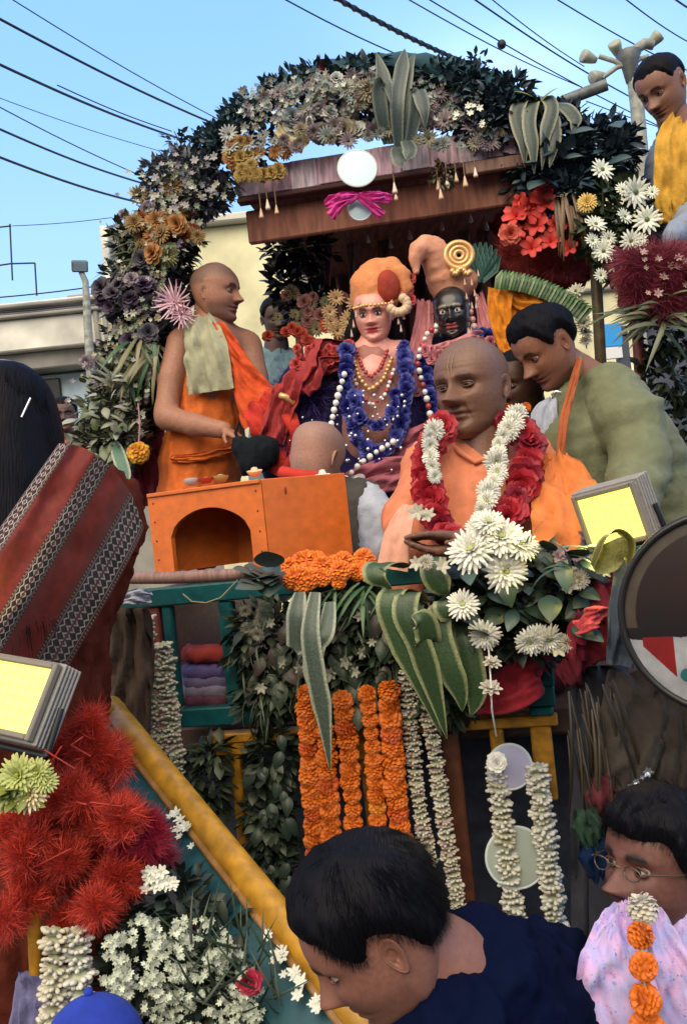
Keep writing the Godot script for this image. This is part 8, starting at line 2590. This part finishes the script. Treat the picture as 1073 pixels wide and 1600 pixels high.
# ---------- the slanting yellow rail with its teal board and flowers, lower left ----------
func ramp_rail() -> void:
	var lm := leaf_mat()
	var pm := petal_mat()
	var yellow := paint("yellow_rail", L(0.66, 0.33, 0.03), 0.4)
	var teal := paint("teal_board", L(0.012, 0.1, 0.14))
	var a := P(172, 1104, 2.25)
	var e := P(610, 1650, 1.42)
	var t := thing("slanting_rail", "thick yellow rail on a teal board slanting down from the lower left", "rail", P(400, 1500, 1.8))
	var dir := (e - a).normalized()
	var nz := Vector3(0.25, 0.25, 1.0)
	nz = (nz - dir * nz.dot(dir)).normalized()
	var up := nz.cross(dir)
	var b := B.new()
	b.tube(PackedVector3Array([a, a.lerp(e, 0.25), a.lerp(e, 0.5), a.lerp(e, 0.75), e]), 0.029, 20)
	part("rail", b, yellow, t)
	var bb := B.new()
	bb.box(Transform3D(Basis(dir, up, nz), (a + e) * 0.5 - up * 0.075 - nz * 0.01), Vector3(a.distance_to(e) - 0.02, 0.09, 0.03), 0.006)
	part("board", bb, teal, t)
	var yb := B.new()
	yb.box(Transform3D(Basis(dir, up, nz), (a + e) * 0.5 - up * 0.03 - nz * 0.004), Vector3(a.distance_to(e) - 0.04, 0.014, 0.04), 0.003)
	part("lower_strip", yb, paint("ochre_strip", L(0.4, 0.2, 0.06)), t)
	var nb := B.new()
	nb.tube(PackedVector3Array([a + dir * 0.02, a + dir * 0.05 - up * 0.01]), 0.033, 14)
	part("end_cap", nb, yellow, t)
	for k in 30:
		var f: float = [0.42, 0.47, 0.76, 0.8, 0.86][k % 5] + rf(-0.03, 0.03)
		part("white_bit", proto("star"), pm, t, aim(a.lerp(e, f) - up * rf(0.03, 0.055) + nz * 0.026, nz, rf(0.008, 0.014)))
	var yp := thing("yellow_stake", "short yellow post under the red plumes at the lower left", "post", P(55, 1500, 1.6))
	var pb := B.new()
	pb.tube(PackedVector3Array([P(52, 1400, 1.6), P(54, 1455, 1.6), P(57, 1520, 1.6)]), 0.012, 10)
	part("shaft", pb, paint("yellow_paint", L(0.62, 0.29, 0.02)), yp)
	# red plumes
	var r := thing("red_plumes", "big feathery red plume bunch at the lower left, lit by the flood lamp", "flower bunch", P(130, 1300, 1.7))
	var red := tinted("plume_red", L(0.68, 0.035, 0.026))
	var crim := tinted("plume_crimson", L(0.5, 0.012, 0.06))
	var tufts := []
	var tufts2 := []
	for k in 60:
		var u := rf(5, 200)
		var v := rf(1150, 1435)
		if v < 1255.0 and absf(u - 135.0) > 38.0 + (v - 1150.0) * 0.35: continue
		if u > 165.0 and v > 1380.0: continue
		tufts.append([u, v, 1.66 + rf(-0.09, 0.06) - (v - 1300.0) * 0.0003, rf(0.022, 0.04), rf(0.022, 0.04), rf(0.02, 0.035)])
	for q in [[142, 1128], [128, 1150], [152, 1160], [136, 1180]]: tufts.append([q[0], q[1], 1.68, 0.026, 0.028, 0.026])
	for k in 14: tufts2.append([rf(190, 250), rf(1258, 1345), 1.66 + rf(-0.05, 0.04), rf(0.02, 0.033), rf(0.02, 0.03), rf(0.02, 0.03)])
	clump(r, "plume", proto("barb"), red, tufts, 17000, Vector2(0.014, 0.032), L(0.4, 0.35, 0.35), L(1.5, 2.4, 1.6), 0.0, 1.3, 1.7)
	clump(r, "plume", proto("barb"), crim, tufts2, 3600, Vector2(0.013, 0.028), L(0.5, 0.5, 0.5), L(1.3, 1.4, 1.3), 0.0, 1.3, 1.7)
	clump(r, "foliage", proto("leaf"), lm, [[110, 1300, 1.74, 0.12, 0.12, 0.03], [210, 1330, 1.74, 0.06, 0.07, 0.03]], 420, Vector2(0.03, 0.05), L(0.05, 0.06, 0.03), L(0.14, 0.1, 0.06))
	for k in 9:
		var p := P(rf(60, 220), rf(1180, 1400), 1.57)
		var sb := B.new()
		sb.tube(PackedVector3Array([p, p + Vector3(rf(-0.03, 0.03), rf(0, 0.03), 0.02), p + Vector3(rf(-0.05, 0.05), rf(0.0, 0.05), 0.03)]), 0.0016, 4)
		part("stalk", sb, tinted("stalk_red", L(0.5, 0.04, 0.03)), r)
	# lime white flower, beneath the lamp
	var y := thing("lime_bunch", "lime and cream flower under the left flood lamp", "flower bunch", P(30, 1225, 1.55))
	for q in [[28, 1212, 0.045], [58, 1208, 0.032], [12, 1240, 0.04], [45, 1240, 0.04], [70, 1220, 0.028]]:
		bloom(y, "mum", q[0], q[1], 1.52, q[2] * 0.8, Vector3(rf(-0.4, 0.4), 0.4, 1), tinted(["lime_petal", "cream_petal"][int(q[0]) % 2], [L(0.6, 0.66, 0.25), L(0.95, 0.8, 0.55)][int(q[0]) % 2]))
	for k in 10: part("leaf", proto("leaf"), leafc("lime_leaf", L(0.3, 0.36, 0.06)), y, along(P(rf(0, 70), rf(1220, 1255), 1.53), Vector3(rf(-1, 1), rf(-0.6, 0.3), 0.5), Vector3(0, 1, 0.5), Vector3.ONE * rf(0.04, 0.06)))
	# white sprays and grassy leaves
	var w := thing("white_spray", "bed of small white sprays and grassy leaves under the slanting rail", "flower bunch", P(270, 1520, 1.55))
	var xs := []
	var cs := PackedColorArray()
	var heads := []
	for k in 85: heads.append(Vector2(rf(170, 400), rf(1430, 1610)))
	for k in 1250:
		var hc: Vector2 = heads[k % 85]
		var u := hc.x + rng.randfn() * 7.0
		var v := hc.y + rng.randfn() * 6.0
		if v < 1430.0 + (u - 330.0) * 1.15: continue
		var p := P(u, v, 1.53 + rf(-0.04, 0.05))
		xs.append(aim(p, Vector3(rf(-0.6, 0.6), rf(-0.2, 0.9), 0.8), rf(0.004, 0.0075)))
		var g := rf(0.5, 0.95)
		cs.append(Color(g * 0.92, g, g * 0.92))
	scatter("small_flowers", proto("star"), pm, w, xs, cs)
	clump(w, "foliage", proto("leaf"), lm, [[270, 1540, 1.62, 0.12, 0.08, 0.05], [340, 1560, 1.6, 0.1, 0.06, 0.05], [210, 1520, 1.62, 0.06, 0.08, 0.05], [260, 1410, 1.68, 0.09, 0.05, 0.05], [310, 1470, 1.66, 0.09, 0.06, 0.05]], 800, Vector2(0.025, 0.05), L(0.012, 0.025, 0.018), L(0.07, 0.1, 0.07))
	for k in 60: part("grass_leaf", proto("blade"), leafc("grassy_%d" % (k % 3), [L(0.06, 0.1, 0.06), L(0.2, 0.24, 0.18), L(0.03, 0.06, 0.035)][k % 3]), w, along(P(rf(290, 440), rf(1455, 1590), 1.52 + rf(-0.03, 0.05)), Vector3(rf(-0.7, 0.6), rf(0.2, 1.0), rf(0.1, 0.5)), Vector3(0, 0.2, 1), Vector3(0.6, 1, 1) * rf(0.07, 0.12)))
	for k in 14: bloom(w, "star", rf(222, 275), rf(1360, 1390), 1.6, rf(0.01, 0.015), Vector3(0, 0.4, 1), pm)
	bloom(w, "rose", 388, 1535, 1.5, 0.022, Vector3(0, 0.3, 1), crim)
	# white garlands below the plumes
	var cr := tinted("cream_bud", L(0.92, 0.88, 0.78))
	garland("white_garland", "white garland below the red plumes, left of two", "white bud garlands at the lower left", [[88, 1455, 1.55], [86, 1510, 1.54], [84, 1570, 1.54], [82, 1640, 1.54]], "bead", 0.026, 0.014, cr, 0.15, 0.85)
	garland("white_garland", "white garland below the red plumes, nearer the blue cap", "white bud garlands at the lower left", [[122, 1455, 1.56], [124, 1510, 1.55], [122, 1570, 1.55], [120, 1640, 1.55]], "bead", 0.027, 0.014, pm, 0.15, 0.85)
	var lv := B.new()
	strip(lv, [[55, 1520, 1.66], [52, 1570, 1.66], [50, 1640, 1.66]], [0.035, 0.04, 0.04], ex, 0.008)
	solo("lilac_cloth", lv, cloth("lilac_cloth", L(0.2, 0.2, 0.42)), "lilac cloth hanging left of the white garlands at the bottom", "cloth", P(52, 1570, 1.66))
	# wooden pole along the rail, with a slack cord under it
	var po := thing("wooden_pole", "pinkish bare wooden pole lying along the rail at the orange box's foot", "pole", P(290, 902, 2.42))
	var pw := B.new()
	pw.tube(pts([[150, 912, 2.5], [196, 903, 2.47], [260, 903, 2.43], [330, 900, 2.38], [386, 897, 2.35]]), [0.014, 0.0165, 0.016, 0.0165, 0.015], 12)
	part("shaft", pw, mat("pink_wood", L(0.36, 0.2, 0.17), 0.6, {"tex": noise_tex("fascia_streak", 0.06, 0.55, 1.25), "scale": 5.0}), po)
	var co := B.new()
	co.tube(pts([[286, 928, 2.36], [300, 940, 2.34], [322, 942, 2.33], [345, 934, 2.33], [372, 906, 2.33]]), 0.002, 5)
	part("cord", co, mat("cord_tan", L(0.3, 0.25, 0.16), 0.8), po)
	# narrow brown board and cloth below the woman's arm
	var bc := B.new()
	strip(bc, [[205, 950, 2.42], [208, 1030, 2.42], [200, 1120, 2.4], [190, 1250, 2.4]], [0.05, 0.055, 0.06, 0.06], ex, 0.012, 0.01)
	solo("brown_cloth", bc, cloth("brown_cloth", L(0.075, 0.045, 0.03)), "brown cloth hanging under the wooden pole behind the left white garlands", "cloth", P(205, 1060, 2.42))
	var wp := B.new()
	strip(wp, [[188, 938, 2.36], [212, 932, 2.34], [236, 936, 2.36]], [0.012, 0.02, 0.018], Vector3.UP, 0.006)
	solo("white_paper", wp, cloth("white_paper", L(0.55, 0.58, 0.68)), "crumpled white paper at the top of the red-brown post", "paper", P(212, 935, 2.35))
